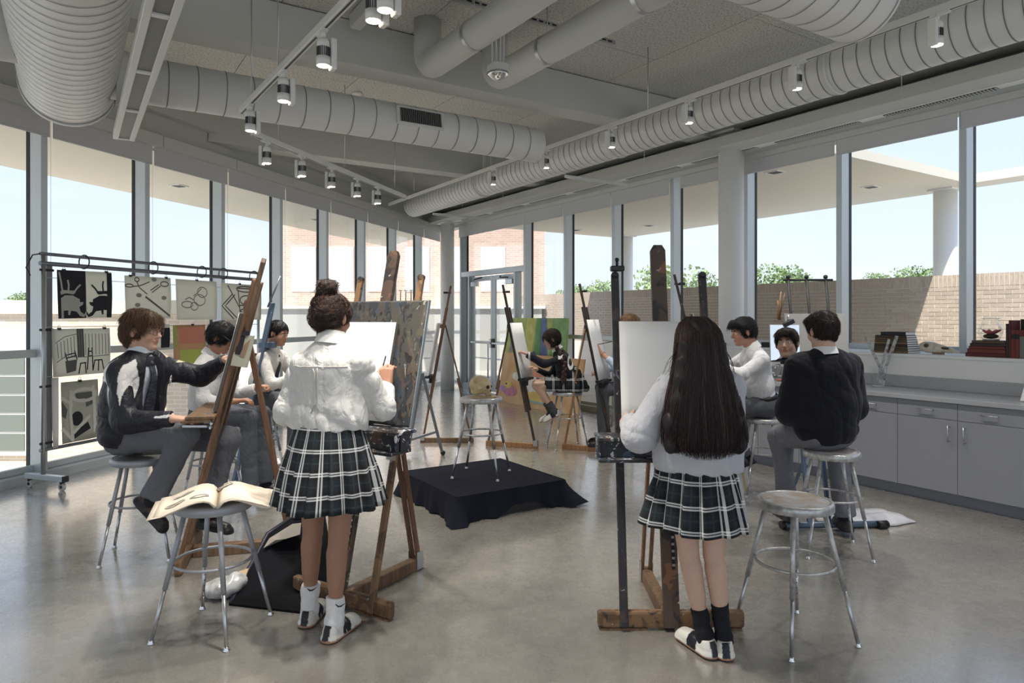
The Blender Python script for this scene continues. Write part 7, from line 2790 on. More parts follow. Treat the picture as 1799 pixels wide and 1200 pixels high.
def skirt(H, waist, f, r, z0, z1, rw, rh, npl, seed, name='skirt', lean=(0, 0), yoke=0.07):
    """pleated skirt: waist centre, forward f, right r"""
    f, r = np.array(f, float), np.array(r, float)
    nu, nv = npl * 12, 18
    R_ = np.random.default_rng(seed)
    ph = R_.uniform(0, 6.28, 6)
    vs = np.zeros((nu + 1, nv + 1, 3))
    uv = np.zeros((nu + 1, nv + 1, 2))
    for i in range(nu + 1):
        th = 2 * pi * i / nu
        c = (i % 12) / 12
        saw = c if c < 0.86 else (1 - c) / 0.14 * 0.86
        for j in range(nv + 1):
            t = j / nv
            z = z0 + (z1 - z0) * t
            fl = max(0.0, (t - yoke / (z0 - z1)))
            a = rw[0] + (rh[0] - rw[0]) * t ** 0.85
            b_ = rw[1] + (rh[1] - rw[1]) * t ** 0.85
            pl = (0.040 * (saw - 0.4)) * min(1, fl * 2.2)
            wv = 0.016 * fl * (sin(3 * th + ph[0]) + 0.6 * sin(5 * th + ph[1]))
            rad = 1 + pl / 0.2 + wv / 0.2
            x = (f * cos(th) * b_ + r * sin(th) * a) * rad
            p = np.array([waist[0] + lean[0] * t, waist[1] + lean[1] * t, 0]) + x
            zz = z + 0.006 * fl * sin(4 * th + ph[2]) + 0.006 * fl * (saw - 0.5)
            vs[i, j] = (p[0], p[1], zz)
            uv[i, j] = (th * 0.235 + 0.012 * (saw > 0.85), (z0 - z) + 0.03)
    verts = vs.reshape(-1, 3)
    idx = np.arange((nu + 1) * (nv + 1)).reshape(nu + 1, nv + 1)
    quads = np.stack([idx[:-1, :-1], idx[:-1, 1:], idx[1:, 1:], idx[1:, :-1]], -1).reshape(-1, 4)
    o = np_mesh(name, verts, quads, M_PLAID, H.root)
    me = o.data
    uvl = me.uv_layers.new(name='UVMap')
    fl_uv = uv.reshape(-1, 2)[quads.ravel()]
    uvl.data.foreach_set('uv', fl_uv.astype(np.float32).ravel())
    md = o.modifiers.new('solid', 'SOLIDIFY')
    md.thickness = 0.004
    return o
# ------------------------------------------------------------------ the nine people
def AA(px, py, y):
    return np.array(AT(px, py, y))

# ---- boy in the dark track jacket, seated at left
H = Human('seated boy in a dark track jacket with white panels, drawing at the left easel', (-2.5, 4.6, 0), (206, 164, 142), 0.006, 1.1)
H.pose(hip=(-2.60, 4.62, 0.790), right=(-0.02, -1, 0), neck=(-2.50, 4.60, 1.335), shR=(-2.53, 4.405, 1.225), shL=(-2.40, 4.78, 1.235), head=(-2.485, 4.585, 1.505), hf=(1, -0.06, -0.06),
       elR=(-2.46, 4.33, 0.935), wrR=(-2.155, 4.325, 0.955), hdR=(1, 0.08, -0.06), hnR=(0, 0.1, -1),
       elL=(-2.20, 4.85, 1.17), wrL=(-1.985, 4.73, 1.305), hdL=(0.75, -0.3, 0.35), hnL=(0.5, 0, -0.8),
       knR=(-2.13, 4.45, 0.835), anR=(-2.345, 4.45, 0.405), toR=(0.66, -0.05, -0.72), knL=(-1.985, 4.76, 0.745), anL=(-2.15, 4.80, 0.20), toL=(0.95, -0.1, -0.18))
H.body(0.22, 0.75)
H.brows((70, 50, 38))
H.trousers((104, 106, 112), seed=4, fold=0.011, r=(0.104, 0.080, 0.074, 0.070), waist=0.10)
P_ = lambda t: H.J['hip'] + H.up * np.linalg.norm(H.J['neck'] - H.J['hip']) * t
H.top('shirt', (206, 212, 224), M_FABRIC, infl=0.008, hem=0.08, sleeve=0.0, sleeve_r=(0.05, 0.04, 0.03), seed=6, fold=0.004)
H.collar((212, 218, 230), 0.064, 0.045)
jk_cut = [(p_cap(P_(1.02) + H.fw * 0.145, P_(0.0) + H.fw * 0.175, 0.064, 0.072), 0.006)]
poly1 = [(200, 630), (193, 643), (171, 671), (184, 671), (193, 683), (208, 712), (203, 685), (197, 660)]
poly2 = [(220, 632), (226, 640), (229, 658), (227, 680), (224, 695), (224, 716), (219, 698), (214, 690), (212, 662), (214, 642)]
poly3 = [(268, 732), (290, 729), (313, 727), (316, 731), (290, 734), (272, 735)]
def jk_col(v, col):
    near = v[:, 1] < 4.50
    for pl_, y in ((poly1, 4.40), (poly2, 4.36), (poly3, 4.29)):
        cxp = sum(q[0] for q in pl_) / len(pl_)
        w3 = [AT(cxp + (px - cxp) * 0.85, py, y) for px, py in pl_]
        msk = inpoly(v[:, 0], v[:, 2], [(p.x, p.z) for p in w3]) & near
        col[msk] = C3(232, 230, 228)
    # shoulder piping on the far sleeve
    far = (v[:, 1] > 4.70) & (v[:, 2] > 1.285) & (v[:, 0] > -2.42) & (v[:, 0] < -2.25)
    col[far & (np.sin(v[:, 0] * 70) > 0.1)] = C3(206, 192, 170)
H.top('track_jacket', (33, 34, 42), M_SHELL, infl=0.036, hem=-0.06, sleeve=1.0, sleeve_r=(0.070, 0.066, 0.042), belly=1.26, chest=1.08, seed=8, fold=0.012, colfn=jk_col, cuts=jk_cut)
ax_ = unit(H.up * 0.9 + H.J['hf'] * 0.1)
b = MB(); b.lathe(V(tuple(P_(0.93))), V(tuple(ax_)), [(0.0, 0.105), (0.03, 0.098), (0.062, 0.088), (0.064, 0.083), (0.0, 0.092)], n=32, close=False)
b.build('jacket_collar', mat('navy_collar', rgb(33, 34, 42), 0.6), H.root)
# tie
def tie(H, depth, colr, length=0.62, stripe=None, top_=0.93):
    L = np.linalg.norm(H.J['neck'] - H.J['hip'])
    P_ = lambda t: H.J['hip'] + H.up * L * t
    vs = []
    ts = np.linspace(top_, top_ - length, 9)
    for i, t in enumerate(ts):
        wd = (0.016, 0.018, 0.022, 0.026, 0.030, 0.034, 0.036, 0.036, 0.002)[i] * H.k
        dd = depth * (0.72 if i == 0 else 0.9 if i == 1 else 1.0)
        c = P_(t) + H.fw * dd * H.k
        vs += [c - H.shax * wd, c + H.shax * wd]
    b = MB(); b.add([V(tuple(p)) for p in vs], [(2 * i, 2 * i + 1, 2 * i + 3, 2 * i + 2) for i in range(8)])
    o = b.build('necktie', mat('tie_%d' % colr[0], rgb(*colr), 0.6, noise=(24, rgb(*(stripe or colr)), 0.5, 0.54, (1, 1, 3))), H.root)
    md = o.modifiers.new('solid', 'SOLIDIFY'); md.thickness = 0.008; md.offset = 0
    k0 = P_(top_ + 0.015) + H.fw * depth * 0.66 * H.k
    b = MB(); b.sphere(V(tuple(k0)), 0.018 * H.k, 0.018 * H.k, 0.020 * H.k); b.build('tie_knot', mat('tie_%d' % colr[0], rgb(*colr), 0.6), o)
tie(H, 0.128, (38, 40, 54), stripe=(62, 66, 84))
# chest emblem: ring with a script stroke
ec = P_(0.74) + H.fw * 0.152 * 1.0 - H.shax * 0.115
ef = unit(H.fw - H.shax * 0.75)
eu = unit(np.cross(ef, np.array([0, 0, 1.0])))
ec = ec + ef * 0.012
b = MB(); b.ring(V(tuple(ec)), V(tuple(ef)), 0.034, 0.0022, n=24, k=5); eo = b.build('chest_emblem', mat('emblem_white', rgb(214, 210, 204), 0.7), H.root)
b = MB(); b.tube([V(tuple(ec + eu * x + np.array([0, 0, z]))) for x, z in ((-0.032, -0.004), (-0.02, 0.008), (-0.012, -0.008), (0, 0.010), (0.008, -0.008), (0.018, 0.008), (0.034, 0.002))], 0.0026, n=5); b.build('emblem_script', mat('emblem_white', rgb(214, 210, 204), 0.7), eo)
H.dark_socks(); H.shoe('R', 'boat'); H.shoe('L', 'boat')
H.hair((92, 70, 52), infl=0.017, seed=12, noise=0.006, n_str=3200, length=0.065, flow=(0.15, 0, -1), lift=0.006, front=-0.004, nape=-0.085, jit=0.28, hl=C3(120, 92, 66),
       prims=[(p_ell(H.hp(0.055, 0, 0.074), np.array((0.052, 0.068, 0.040)) * H.k, H.HR()), 0.03), (p_ell(H.hp(-0.07, 0, -0.03), np.array((0.05, 0.066, 0.065)) * H.k, H.HR()), 0.03)])
# spectacles
gm = mat('spectacle_wire', rgb(120, 104, 96), 0.3, metal=0.8)
g = thing('spectacles', 'thin wire spectacles worn by the boy in the track jacket', 'glasses', V(tuple(H.hp(0.1, 0, 0.0))))
for s in (1, -1):
    b = MB(); b.tube([V(tuple(H.hp(0.112 - 0.010 * abs(cos(t)) , (0.034 + 0.023 * cos(t)) * s, -0.004 + 0.016 * sin(t)))) for t in np.linspace(0, 2 * pi, 20)[:-1]], 0.0016, n=5, close=True); b.build('rim', gm, g)
    b = MB(); b.tube([V(tuple(H.hp(0.100, 0.058 * s, 0.006))), V(tuple(H.hp(0.05, 0.078 * s, 0.008))), V(tuple(H.hp(-0.005, 0.084 * s, 0.006)))], 0.0016, n=5); b.build('temple', gm, g)
b = MB(); b.tube([V(tuple(H.hp(0.108, -0.012, 0.002))), V(tuple(H.hp(0.116, 0, 0.006))), V(tuple(H.hp(0.108, 0.012, 0.002)))], 0.0016, n=5); b.build('bridge', gm, g)
# charcoal stick in his far hand, palette tin under his near hand
tipL = H.J['wrL'] + H.J['hdL'] * 0.11
b = MB(); b.cyl(V(tuple(tipL)), V(tuple(tipL + np.array([0.10, -0.02, 0.05]))), 0.004, n=7)
tag(b.build('charcoal_stick', M_BLACK), 'dark charcoal stick in the raised hand of the track-jacket boy', 'charcoal')
hp_ = H.J['wrR'] + np.array([0.13, 0.02, -0.03])
o = thing('paint_tin', 'cluttered silver tin on the easel tray under the boy hand', 'tin', V(tuple(hp_)))
b = MB(); b.cbox(V(tuple(hp_)) + V((0.03, 0, -0.012)), 0.16, 0.12, 0.02); b.build('tin_base', M_STEEL, o, bevel=0.004)
b = MB(); b.cbox(V(tuple(hp_)) + V((0.09, 0.02, 0.03)), 0.04, 0.10, 0.06); b.build('tin_lid', M_STEEL, o, bevel=0.004)
# reference card clipped to the easel
rc0 = e1(-0.30, 1.30, -0.12)
o = thing('reference_card', 'clipped reference photo card on the left easel', 'card', rc0)
cu = V(tuple(e1u)).normalized()
q0 = AT(405, 642, 4.36); q1 = AT(431, 646, 4.36); q2 = AT(444, 590, 4.40); q3 = AT(418, 588, 4.40)
b = MB(); b.prism([q0, q1, q2, q3], V((0.01, 0.012, 0))); b.build('card', mat('khaki_card', rgb(168, 166, 150), 0.7), o)
lr = lambda a, c, t: a.lerp(c, t)
def cardp(u, v):
    return lr(lr(q0, q1, u), lr(q3, q2, u), v) - V((0.001, 0.004, 0))
b = MB(); b.add([cardp(0.12, 0.38), cardp(0.55, 0.36), cardp(0.55, 0.98), cardp(0.1, 0.98)], [(0, 1, 2, 3)]); b.build('dark_photo', M_INK, o, recalc=False)
b = MB(); b.add([cardp(0.45, 0.32), cardp(0.8, 0.30), cardp(0.95, 0.9), cardp(0.6, 0.7)], [(0, 1, 2, 3)]); b.build('brown_photo', mat('sepia_print', rgb(140, 116, 94), 0.7), o, recalc=False)
b = MB(); b.box(q3.lerp(q2, 0.2) - V((0.0, 0.01, 0.005)), V((0.05, 0, 0)), V((0, 0.03, 0)), V((0, 0, 0.03))); b.build('bulldog_clip', M_BLACK, o)
b = MB(); b.sphere(q3.lerp(q2, 0.3) + V((0.015, 0.02, 0.17)), 0.018, 0.010, 0.06); b.cyl(q3.lerp(q2, 0.3) + V((0.0, 0.02, 0.02)), q3.lerp(q2, 0.3) + V((0.012, 0.02, 0.12)), 0.010, n=8); b.build('wooden_spoon', M_WOODW, o)

# ---- boy with black bowl-cut hair
H = Human('seated boy in white shirt with black bowl-cut hair looking down', (-2.58, 5.85, 0), (176, 130, 104), 0.008, 1.0)
H.pose(hip=(-2.64, 5.87, 0.775), right=(0, -1, 0), neck=(-2.575, 5.84, 1.255), shR=(-2.60, 5.66, 1.165), shL=(-2.54, 6.02, 1.17), head=(-2.475, 5.82, 1.420), hf=(0.88, -0.1, -0.42),
       wrR=(-2.29, 5.66, 0.90), elR=(-2.52, 5.60, 0.91), wrL=(-2.22, 5.95, 0.98), poleL=(0, 0.3, -1), hdR=(0.9, 0.1, 0.15), knR=(-2.22, 5.74, 0.745), anR=(-2.20, 5.74, 0.14), knL=(-2.19, 5.98, 0.745), anL=(-2.16, 5.98, 0.14), toR=(1, -0.05, 0), toL=(1, 0.05, 0))
H.body(0.6, 0.6)
H.brows((24, 20, 20))
H.trousers((88, 92, 100), seed=14, fold=0.011, res=0.009)
H.top('shirt', (218, 216, 214), M_FABRIC, infl=0.022, hem=0.10, sleeve=0.95, belly=1.1, seed=15, fold=0.010, res=0.008)
H.collar((236, 235, 233))
H.dark_socks(); H.shoe('R', 'dress'); H.shoe('L', 'dress')
H.hair((24, 22, 24), infl=0.026, seed=22, noise=0.004, n_str=1800, length=0.08, flow=(0.3, 0, -1), front=0.040, nape=-0.07, jit=0.2, hl=C3(52, 50, 52))
b = MB(); b.cyl(V(tuple(H.hp(0.04, 0.09, 0.05))), V(tuple(H.hp(0.14, 0.10, 0.035))), 0.0045, n=7)
tag(b.build('pencil', M_DARK), 'dark pencil tucked behind the ear of the bowl-cut boy', 'pencil')

# ---- boy with tie, farthest left
H = Human('seated boy in white shirt and dark tie with short black hair, farthest left', (-2.56, 6.95, 0), (188, 142, 116), 0.008, 1.02)
H.pose(hip=(-2.60, 6.97, 0.775), right=(0.1, -1, 0), neck=(-2.45, 6.95, 1.255), shR=(-2.47, 6.76, 1.185), shL=(-2.42, 7.13, 1.185), head=(-2.375, 6.93, 1.435), hf=(0.90, -0.30, -0.22),
       wrR=(-2.12, 6.74, 1.02), poleR=(0, -0.4, -1), wrL=(-2.05, 7.02, 1.06), poleL=(0, 0.3, -1), knR=(-2.17, 6.86, 0.745), anR=(-2.2, 6.86, 0.13), knL=(-2.16, 7.1, 0.745), anL=(-2.16, 7.1, 0.13), toR=(1, -0.1, 0), toL=(1, 0.1, 0))
H.body(0.6, 0.6)
H.brows((26, 22, 20))
H.trousers((92, 95, 102), seed=24, fold=0.006, res=0.010)
H.top('shirt', (218, 214, 208), M_FABRIC, infl=0.020, hem=0.10, sleeve=0.95, seed=25, fold=0.009, res=0.009)
H.collar((238, 235, 230))
tie(H, 0.128, (30, 32, 40), stripe=(30, 32, 40))
H.dark_socks(); H.shoe('R', 'dress'); H.shoe('L', 'dress')
H.hair((26, 22, 22), infl=0.010, seed=32, noise=0.003, n_str=1500, length=0.028, flow=(0.2, 0, -1), front=0.0, nape=-0.06, jit=0.4)

# ---- standing girl with the bun
H = Human('standing girl with a curly bun, white shirt and plaid skirt, seen from behind', (-0.95, 3.46, 0), (164, 122, 100), 0.005, 0.98)
H.pose(hip=(-0.93, 3.46, 0.875), right=(0.98, -0.2, 0), neck=(-0.915, 3.45, 1.455), shR=(-0.752, 3.42, 1.362), shL=(-1.070, 3.48, 1.362), head=(-0.915, 3.475, 1.595), hf=(0.42, 0.90, -0.10),
       elR=(-0.655, 3.50, 1.125), wrR=(-0.690, 3.755, 1.222), hdR=(-0.05, 0.28, 0.95), hnR=(0.30, 0.93, -0.25),
       elL=(-1.150, 3.47, 1.115), wrL=(-1.10, 3.70, 1.045), hdL=(0.3, 0.9, 0.1), hnL=(0.6, 0, -0.6),
       anL=(-1.060, 3.575, 0.082), anR=(-0.885, 3.405, 0.082), knL=(-1.035, 3.545, 0.475), knR=(-0.872, 3.43, 0.475), toL=(0.08, 0.99, 0), toR=(0.35, 0.94, 0))
H.hand_k = 1.12
H.body(0.82, 0.5, female=True, thumb=1.0)
def sh_col(v, col):
    y = v[:, 2] > 1.355
    col[y] = col[y] * np.array([1.0, 0.955, 0.89])
SHIRT = H.top('shirt', (212, 210, 205), M_FABRIC, infl=0.032, hem=0.285, sleeve=0.84, sleeve_r=(0.062, 0.058, 0.046), chest=1.04, belly=1.08, seed=35, fold=0.012, colfn=None)
H.collar((226, 224, 218), 0.068, 0.05, drop=0.018)
# yoke seam and box pleat
L_ = np.linalg.norm(H.J['neck'] - H.J['hip'])
bk_ = -H.fw
def bp(t, s, d):
    return V(tuple(H.J['hip'] + H.up * L_ * t + H.shax * s + bk_ * d))
shv = np.array([tuple(w.co) for w in SHIRT.data.vertices]) + np.array(WORLD_LOC[H.root.name])
def on_back(s_off, z_):
    a_ = (shv - H.J['hip']) @ H.shax
    m_ = (np.abs(a_ - s_off) < 0.012) & (np.abs(shv[:, 2] - z_) < 0.012)
    q_ = shv[m_]
    i_ = np.argmin(q_ @ H.fw)
    return V(tuple(q_[i_] - H.fw * 0.002))
M_SEAMW = mat('shirt_seam', rgb(196, 192, 184), 0.85)
b = MB(); b.tube([on_back(s0, 1.368 - 0.02 * abs(s0)) for s0 in np.linspace(-0.155, 0.155, 15)], 0.0022, n=5); b.build('yoke_seam', M_SEAMW, SHIRT)
b = MB()
for s0 in (-0.018, 0.018):
    b.tube([on_back(s0, z0) for z0 in np.linspace(1.36, 1.14, 10)], 0.0030, n=5)
b.build('box_pleat', M_SEAMW, SHIRT)
skirt(H, (-0.93, 3.46), (0.2, 0.98, 0), (0.98, -0.2, 0), 1.075, 0.655, (0.158, 0.128), (0.272, 0.235), 16, 5)
b = MB()
n_ = 40
vs = []
for i in range(n_):
    th = 2 * pi * i / n_
    f3, r3 = np.array((0.2, 0.98, 0)), np.array((0.98, -0.2, 0))
    x = f3 * cos(th) * 0.131 + r3 * sin(th) * 0.161
    for z in (1.045, 1.085):
        vs.append(V((-0.93 + x[0], 3.46 + x[1], z)))
b.add(vs, [(2 * i, 2 * ((i + 1) % n_), 2 * ((i + 1) % n_) + 1, 2 * i + 1) for i in range(n_)], True)
b.build('waistband', mat('navy_wool', rgb(26, 30, 40), 0.9), H.root)
for s in 'RL':
    H.sock(s, (232, 230, 228), 0.125, r=(0.050, 0.045))
    H.shoe(s, 'saddle', 1.02)
# small black tick mark on the socks
for s, (px, py, yy) in (('R', (597, 1064, 3.345)), ('L', (547, 1036, 3.515))):
    c = AT(px, py, yy)
    b = MB(); b.tube([c + V((-0.022, 0.004, 0.004)), c + V((-0.008, 0, -0.005)), c + V((0.006, 0, -0.003)), c + V((0.026, 0.006, 0.010))], 0.004, n=5, rs=[0.002, 0.0045, 0.0035, 0.001])
    b.build('sock_mark', M_BLACK, H.root)
H.hair((46, 34, 30), infl=0.010, seed=42, noise=0.006, n_str=3600, length=0.038, flow=(0, 0, 0.7), lift=0.006, front=0.0, nape=-0.085, jit=0.9, r_str=0.0011, hl=C3(92, 66, 50),
       prims=[(p_ell(H.hp(-0.050, -0.01, 0.150), np.array((0.048, 0.052, 0.046)), H.HR()), 0.012), (p_ell(H.hp(-0.055, 0, 0.0), np.array((0.056, 0.064, 0.07)), H.HR()), 0.03)])
cst = H.J['wrR'] + H.J['hdR'] * 0.09 + np.array([-0.03, 0.03, 0.0])
b = MB(); b.cyl(V(tuple(cst)), V(tuple(cst + np.array([0.01, 0.05, 0.07]))), 0.0045, n=7)
tag(b.build('charcoal_stick', M_BLACK), 'charcoal stick in the fist of the girl with the bun', 'charcoal')

# ---- seated girl with the braid
H = Human('seated girl with a long braid, navy sweater and plaid skirt, drawing in the distance', (0.68, 8.4, 0), (206, 168, 146), 0.008, 0.94)
H.pose(hip=(0.73, 8.40, 0.775), right=(0, 1, 0), neck=(0.57, 8.40, 1.175), shR=(0.59, 8.54, 1.10), shL=(0.61, 8.25, 1.10), head=(0.485, 8.385, 1.325), hf=(-0.93, -0.05, -0.36),
       elL=(0.385, 8.20, 1.03), wrL=(0.175, 8.24, 1.155), hdL=(-0.85, 0, 0.35), hnL=(0.1, 0.1, -1), wrR=(0.30, 8.50, 0.95), poleR=(0.2, 0.4, -1),
       knL=(0.29, 8.31, 0.765), anL=(0.52, 8.31, 0.455), knR=(0.30, 8.49, 0.775), anR=(0.48, 8.47, 0.43), toL=(-0.88, 0, -0.42), toR=(-0.88, 0, -0.42))
H.body(0.7, 0.6, female=True)
def sw_col(v, col):
    bk = (v[:, 0] > 0.64) & (v[:, 2] > 0.95) & (v[:, 2] < 1.14) & (v[:, 1] < 8.40)
    ring_ = np.abs(np.sqrt(((v[:, 0] - 0.71) / 0.035) ** 2 + ((v[:, 2] - 1.05) / 0.075) ** 2) - 0.9) < 0.28
    col[bk & ring_] = C3(225, 225, 225)
    pt = (np.abs(v[:, 0] - 0.595) < 0.04) & (np.abs(v[:, 2] - 1.118) < 0.028) & (v[:, 1] < 8.30)
    col[pt] = C3(222, 222, 222)
    cf = np.abs(v[:, 0] - 0.205) < 0.012
    col[cf] = C3(200, 200, 205)
H.top('sweater', (27, 29, 38), M_FLEECE, infl=0.020, hem=0.02, sleeve=0.94, sleeve_r=(0.056, 0.050, 0.040), seed=45, fold=0.008, colfn=sw_col, res=0.008)
H.collar((232, 230, 226), 0.064, 0.03)
F = Field(np.array((0.25, 8.1, 0.60)), np.array((1.0, 8.7, 1.0)), 0.008)
F.union(p_cap((0.80, 8.40, 0.74), (0.73, 8.40, 0.90), 0.135, 0.11, (0, 1, 0), 1.3), 0)
for yy, kk in ((8.31, 0.765), (8.49, 0.775)):
    F.union(p_cap((0.74, yy, 0.775), (0.44, yy, kk + 0.01), 0.105, 0.078), 0.06)
F.union(p_cap((0.86, 8.30, 0.72), (0.86, 8.50, 0.72), 0.05), 0.05)
F.displace(wob(51, 34, 0.008)); F.displace(lambda x, y, z: 0.008 * np.sin(x * 90 + y * 30))
F.plane((0.395, 0, 0.8), (-1, 0, 0.25)); F.plane((0, 0, 0.692), (0, 0, -1))
v_, q_ = F.mesh(1)
np_mesh('skirt', v_, q_, M_PLAID_O, H.root)
for s in 'RL':
    H.sock(s, (74, 74, 78), 0.13, r=(0.050, 0.042))
    H.shoe(s, 'saddle')
H.hair((40, 31, 28), infl=0.018, seed=52, noise=0.003, n_str=1500, length=0.09, flow=(-0.4, 0, -1), front=0.0, nape=-0.09, jit=0.15, hl=C3(84, 62, 48),
       prims=[(p_ell(H.hp(0.0, 0.055, -0.05), np.array((0.045, 0.03, 0.08)), H.HR()), 0.03), (p_ell(H.hp(0.0, -0.062, -0.05), np.array((0.05, 0.03, 0.08)), H.HR()), 0.03)])
pts_ = [np.array((0.56, 8.27, 1.22)), np.array((0.615, 8.215, 1.12)), np.array((0.635, 8.195, 1.0)), np.array((0.625, 8.19, 0.90)), np.array((0.62, 8.20, 0.82))]
F = Field(np.array((0.45, 8.08, 0.76)), np.array((0.76, 8.40, 1.32)), 0.006)
for i in range(13):
    t = i / 12 * 4
    a = pts_[min(int(t), 3)] * (1 - (t - min(int(t), 3))) + pts_[min(int(t), 3) + 1] * (t - min(int(t), 3))
    sx_ = 0.014 * (1 if i % 2 else -1)
    F.union(p_ell(a + np.array((sx_, 0, 0)), (0.030 - 0.001 * i, 0.024, 0.034)), 0.008)
F.displace(wob(8, 120, 0.002))
v_, q_ = F.mesh(1)
np_mesh('braid', v_, q_, attr_mat('hair_fibre'), H.root, col=np.tile(C3(58, 44, 38), (len(v_), 1)) * (1 + 0.3 * np.sin(v_[:, 2:3] * 160 + v_[:, 0:1] * 120)))

# ---- fair-haired person mostly hidden behind the white pad
H = Human('fair-haired person in a pale blue shirt mostly hidden behind the large white pad', (1.45, 8.25, 0), (204, 158, 132), 0.008, 1.02)
H.pose(hip=(1.52, 8.28, 0.775), right=(0, 1, 0), neck=(1.42, 8.27, 1.325), shR=(1.41, 8.46, 1.245), shL=(1.42, 8.09, 1.245), head=(1.415, 8.26, 1.50), hf=(-0.96, -0.1, -0.15),
       elL=(1.265, 8.03, 0.99), wrL=(1.045, 8.10, 1.185), hdL=(-0.28, 0.05, 0.96), hnL=(-0.9, 0.1, -0.2), wrR=(1.1, 8.4, 0.95), poleR=(0, 0.4, -1),
       knL=(1.085, 8.14, 0.73), anL=(1.10, 8.14, 0.13), knR=(1.10, 8.40, 0.73), anR=(1.13, 8.40, 0.13), toL=(-1, 0, 0), toR=(-1, 0, 0))
H.body(0.5, 0.85)
H.trousers((84, 87, 92), seed=63, fold=0.006, res=0.009)
H.top('shirt', (196, 208, 226), M_FABRIC, infl=0.020, hem=0.08, sleeve=0.62, seed=64, fold=0.008, res=0.009)
H.dark_socks(); H.shoe('R', 'dress'); H.shoe('L', 'dress')
H.hair((122, 92, 66), infl=0.018, seed=66, noise=0.004, n_str=1500, length=0.06, flow=(0.3, 0, -1), nape=-0.07, jit=0.25, hl=C3(176, 142, 106))
b = MB(); b.ring(V(tuple(H.J['wrL'] + unit(H.J['elL'] - H.J['wrL']) * 0.035)), V(tuple(unit(H.J['elL'] - H.J['wrL']))), 0.031, 0.004, n=20, k=5); b.build('bracelet', mat('orange_band', rgb(190, 92, 60), 0.6), H.root)
hp_ = H.J['wrL'] + H.J['hdL'] * 0.10
b = MB(); b.cyl(V(tuple(hp_ + np.array((-0.06, -0.02, -0.02)))), V(tuple(hp_ + np.array((0.17, -0.02, 0.03)))), 0.005, n=7)
tag(b.build('pencil', M_DARK), 'dark pencil held in the raised hand beside the large white pad', 'pencil')

# ---- standing girl with long hair
H = Human('standing girl with very long dark hair, grey sweatshirt and plaid skirt, seen from behind', (0.92, 3.24, 0), (206, 170, 150), 0.006, 0.94)
H.pose(hip=(0.885, 3.25, 0.86), right=(1, 0.05, 0), neck=(0.885, 3.225, 1.345), shR=(1.03, 3.21, 1.265), shL=(0.735, 3.23, 1.265), head=(0.880, 3.235, 1.475), hf=(-0.1, 0.98, -0.12),
       elL=(0.600, 3.20, 1.045), wrL=(0.585, 3.425, 1.075), hdL=(-0.15, 0.9, 0.1), hnL=(0.75, 0.1, -0.5), elR=(1.04, 3.22, 1.01), wrR=(0.98, 3.42, 1.05), hdR=(-0.2, 0.9, 0.1), hnR=(-0.5, 0, -0.8),
       anL=(0.915, 3.245, 0.082), anR=(1.003, 3.235, 0.082), knL=(0.850, 3.285, 0.455), knR=(0.968, 3.275, 0.455), toL=(-0.42, 0.91, 0), toR=(0.12, 0.99, 0))
H.body(0.5, 0.5, female=True, face=True)
H.top('sweatshirt', (186, 186, 190), M_FLEECE, infl=0.044, hem=0.045, sleeve=0.95, sleeve_r=(0.074, 0.078, 0.052), chest=1.02, belly=1.22, seed=75, fold=0.012)
F = None
skirt(H, (0.885, 3.25), (-0.05, 0.99, 0), (0.99, 0.05, 0), 0.97, 0.612, (0.150, 0.128), (0.236, 0.21), 15, 9, lean=(0.0, 0.0), yoke=0.02)
for s in 'RL':
    H.sock(s, (24, 24, 30), 0.135 if s == 'L' else 0.225, r=(0.046, 0.041))
    H.shoe(s, 'saddle', 1.0)
# hair: a cap of volume plus long falling strands
X0, Y0 = 0.880, 3.225
zt = np.array([1.60, 1.575, 1.53, 1.47, 1.40, 1.32, 1.22, 1.12, 1.02, 0.985])
wt = np.array([0.035, 0.075, 0.100, 0.108, 0.114, 0.135, 0.160, 0.182, 0.190, 0.165])
yt = np.array([-0.02, -0.075, -0.115, -0.125, -0.128, -0.135, -0.150, -0.160, -0.165, -0.160])
F = Field((X0 - 0.26, Y0 - 0.26, 0.93), (X0 + 0.26, Y0 + 0.17, 1.64), 0.006)
F.union(p_ell(H.hp(-0.012, 0, 0.036), (0.106, 0.086, 0.093), H.HR()), 0)
for i in range(3, 9):
    hw_ = max(wt[i] - 0.038, 0.02)
    F.union(p_cap((X0 - hw_, Y0 + yt[i] + 0.045, zt[i]), (X0 + hw_, Y0 + yt[i] + 0.045, zt[i]), 0.030), 0.04)
    if i < 8:
        hw2 = max(wt[i + 1] - 0.038, 0.02)
        for sx_ in (-1, -0.33, 0.33, 1):
            F.union(p_cap((X0 + sx_ * hw_, Y0 + yt[i] + 0.045, zt[i]), (X0 + sx_ * hw2, Y0 + yt[i + 1] + 0.045, zt[i + 1]), 0.030), 0.03)
F.displace(lambda x, y, z: 0.0035 * np.sin(x * 140 + 4 * np.sin(z * 9) + y * 60) + 0.003 * np.sin(x * 61 + z * 11))
F.cut(p_ell(H.hp(0.115, 0, -0.03), (0.085, 0.075, 0.10), H.HR()), 0.01)
v_, q_ = F.mesh(1)
ho = np_mesh('hair', v_, q_, attr_mat('hair_fibre'), H.root, col=np.tile(C3(30, 23, 23), (len(v_), 1)))
n_ = 4200
s_ = rng.uniform(-1, 1, n_)
s_ = np.sign(s_) * np.abs(s_) ** 0.85
M_ = 22
tz = np.linspace(0, 1, M_)
zend = 0.985 + rng.uniform(-0.03, 0.09, n_) + 0.05 * np.abs(s_) ** 2
zz = 1.602 - (1.602 - zend[:, None]) * tz[None, :] ** 0.92
W_ = np.interp(-zz, -zt, wt)
Yb = np.interp(-zz, -zt, yt)
wavx = 0.006 * np.sin(zz * 17 + s_[:, None] * 9 + rng.uniform(0, 6, (n_, 1))) * tz[None, :]
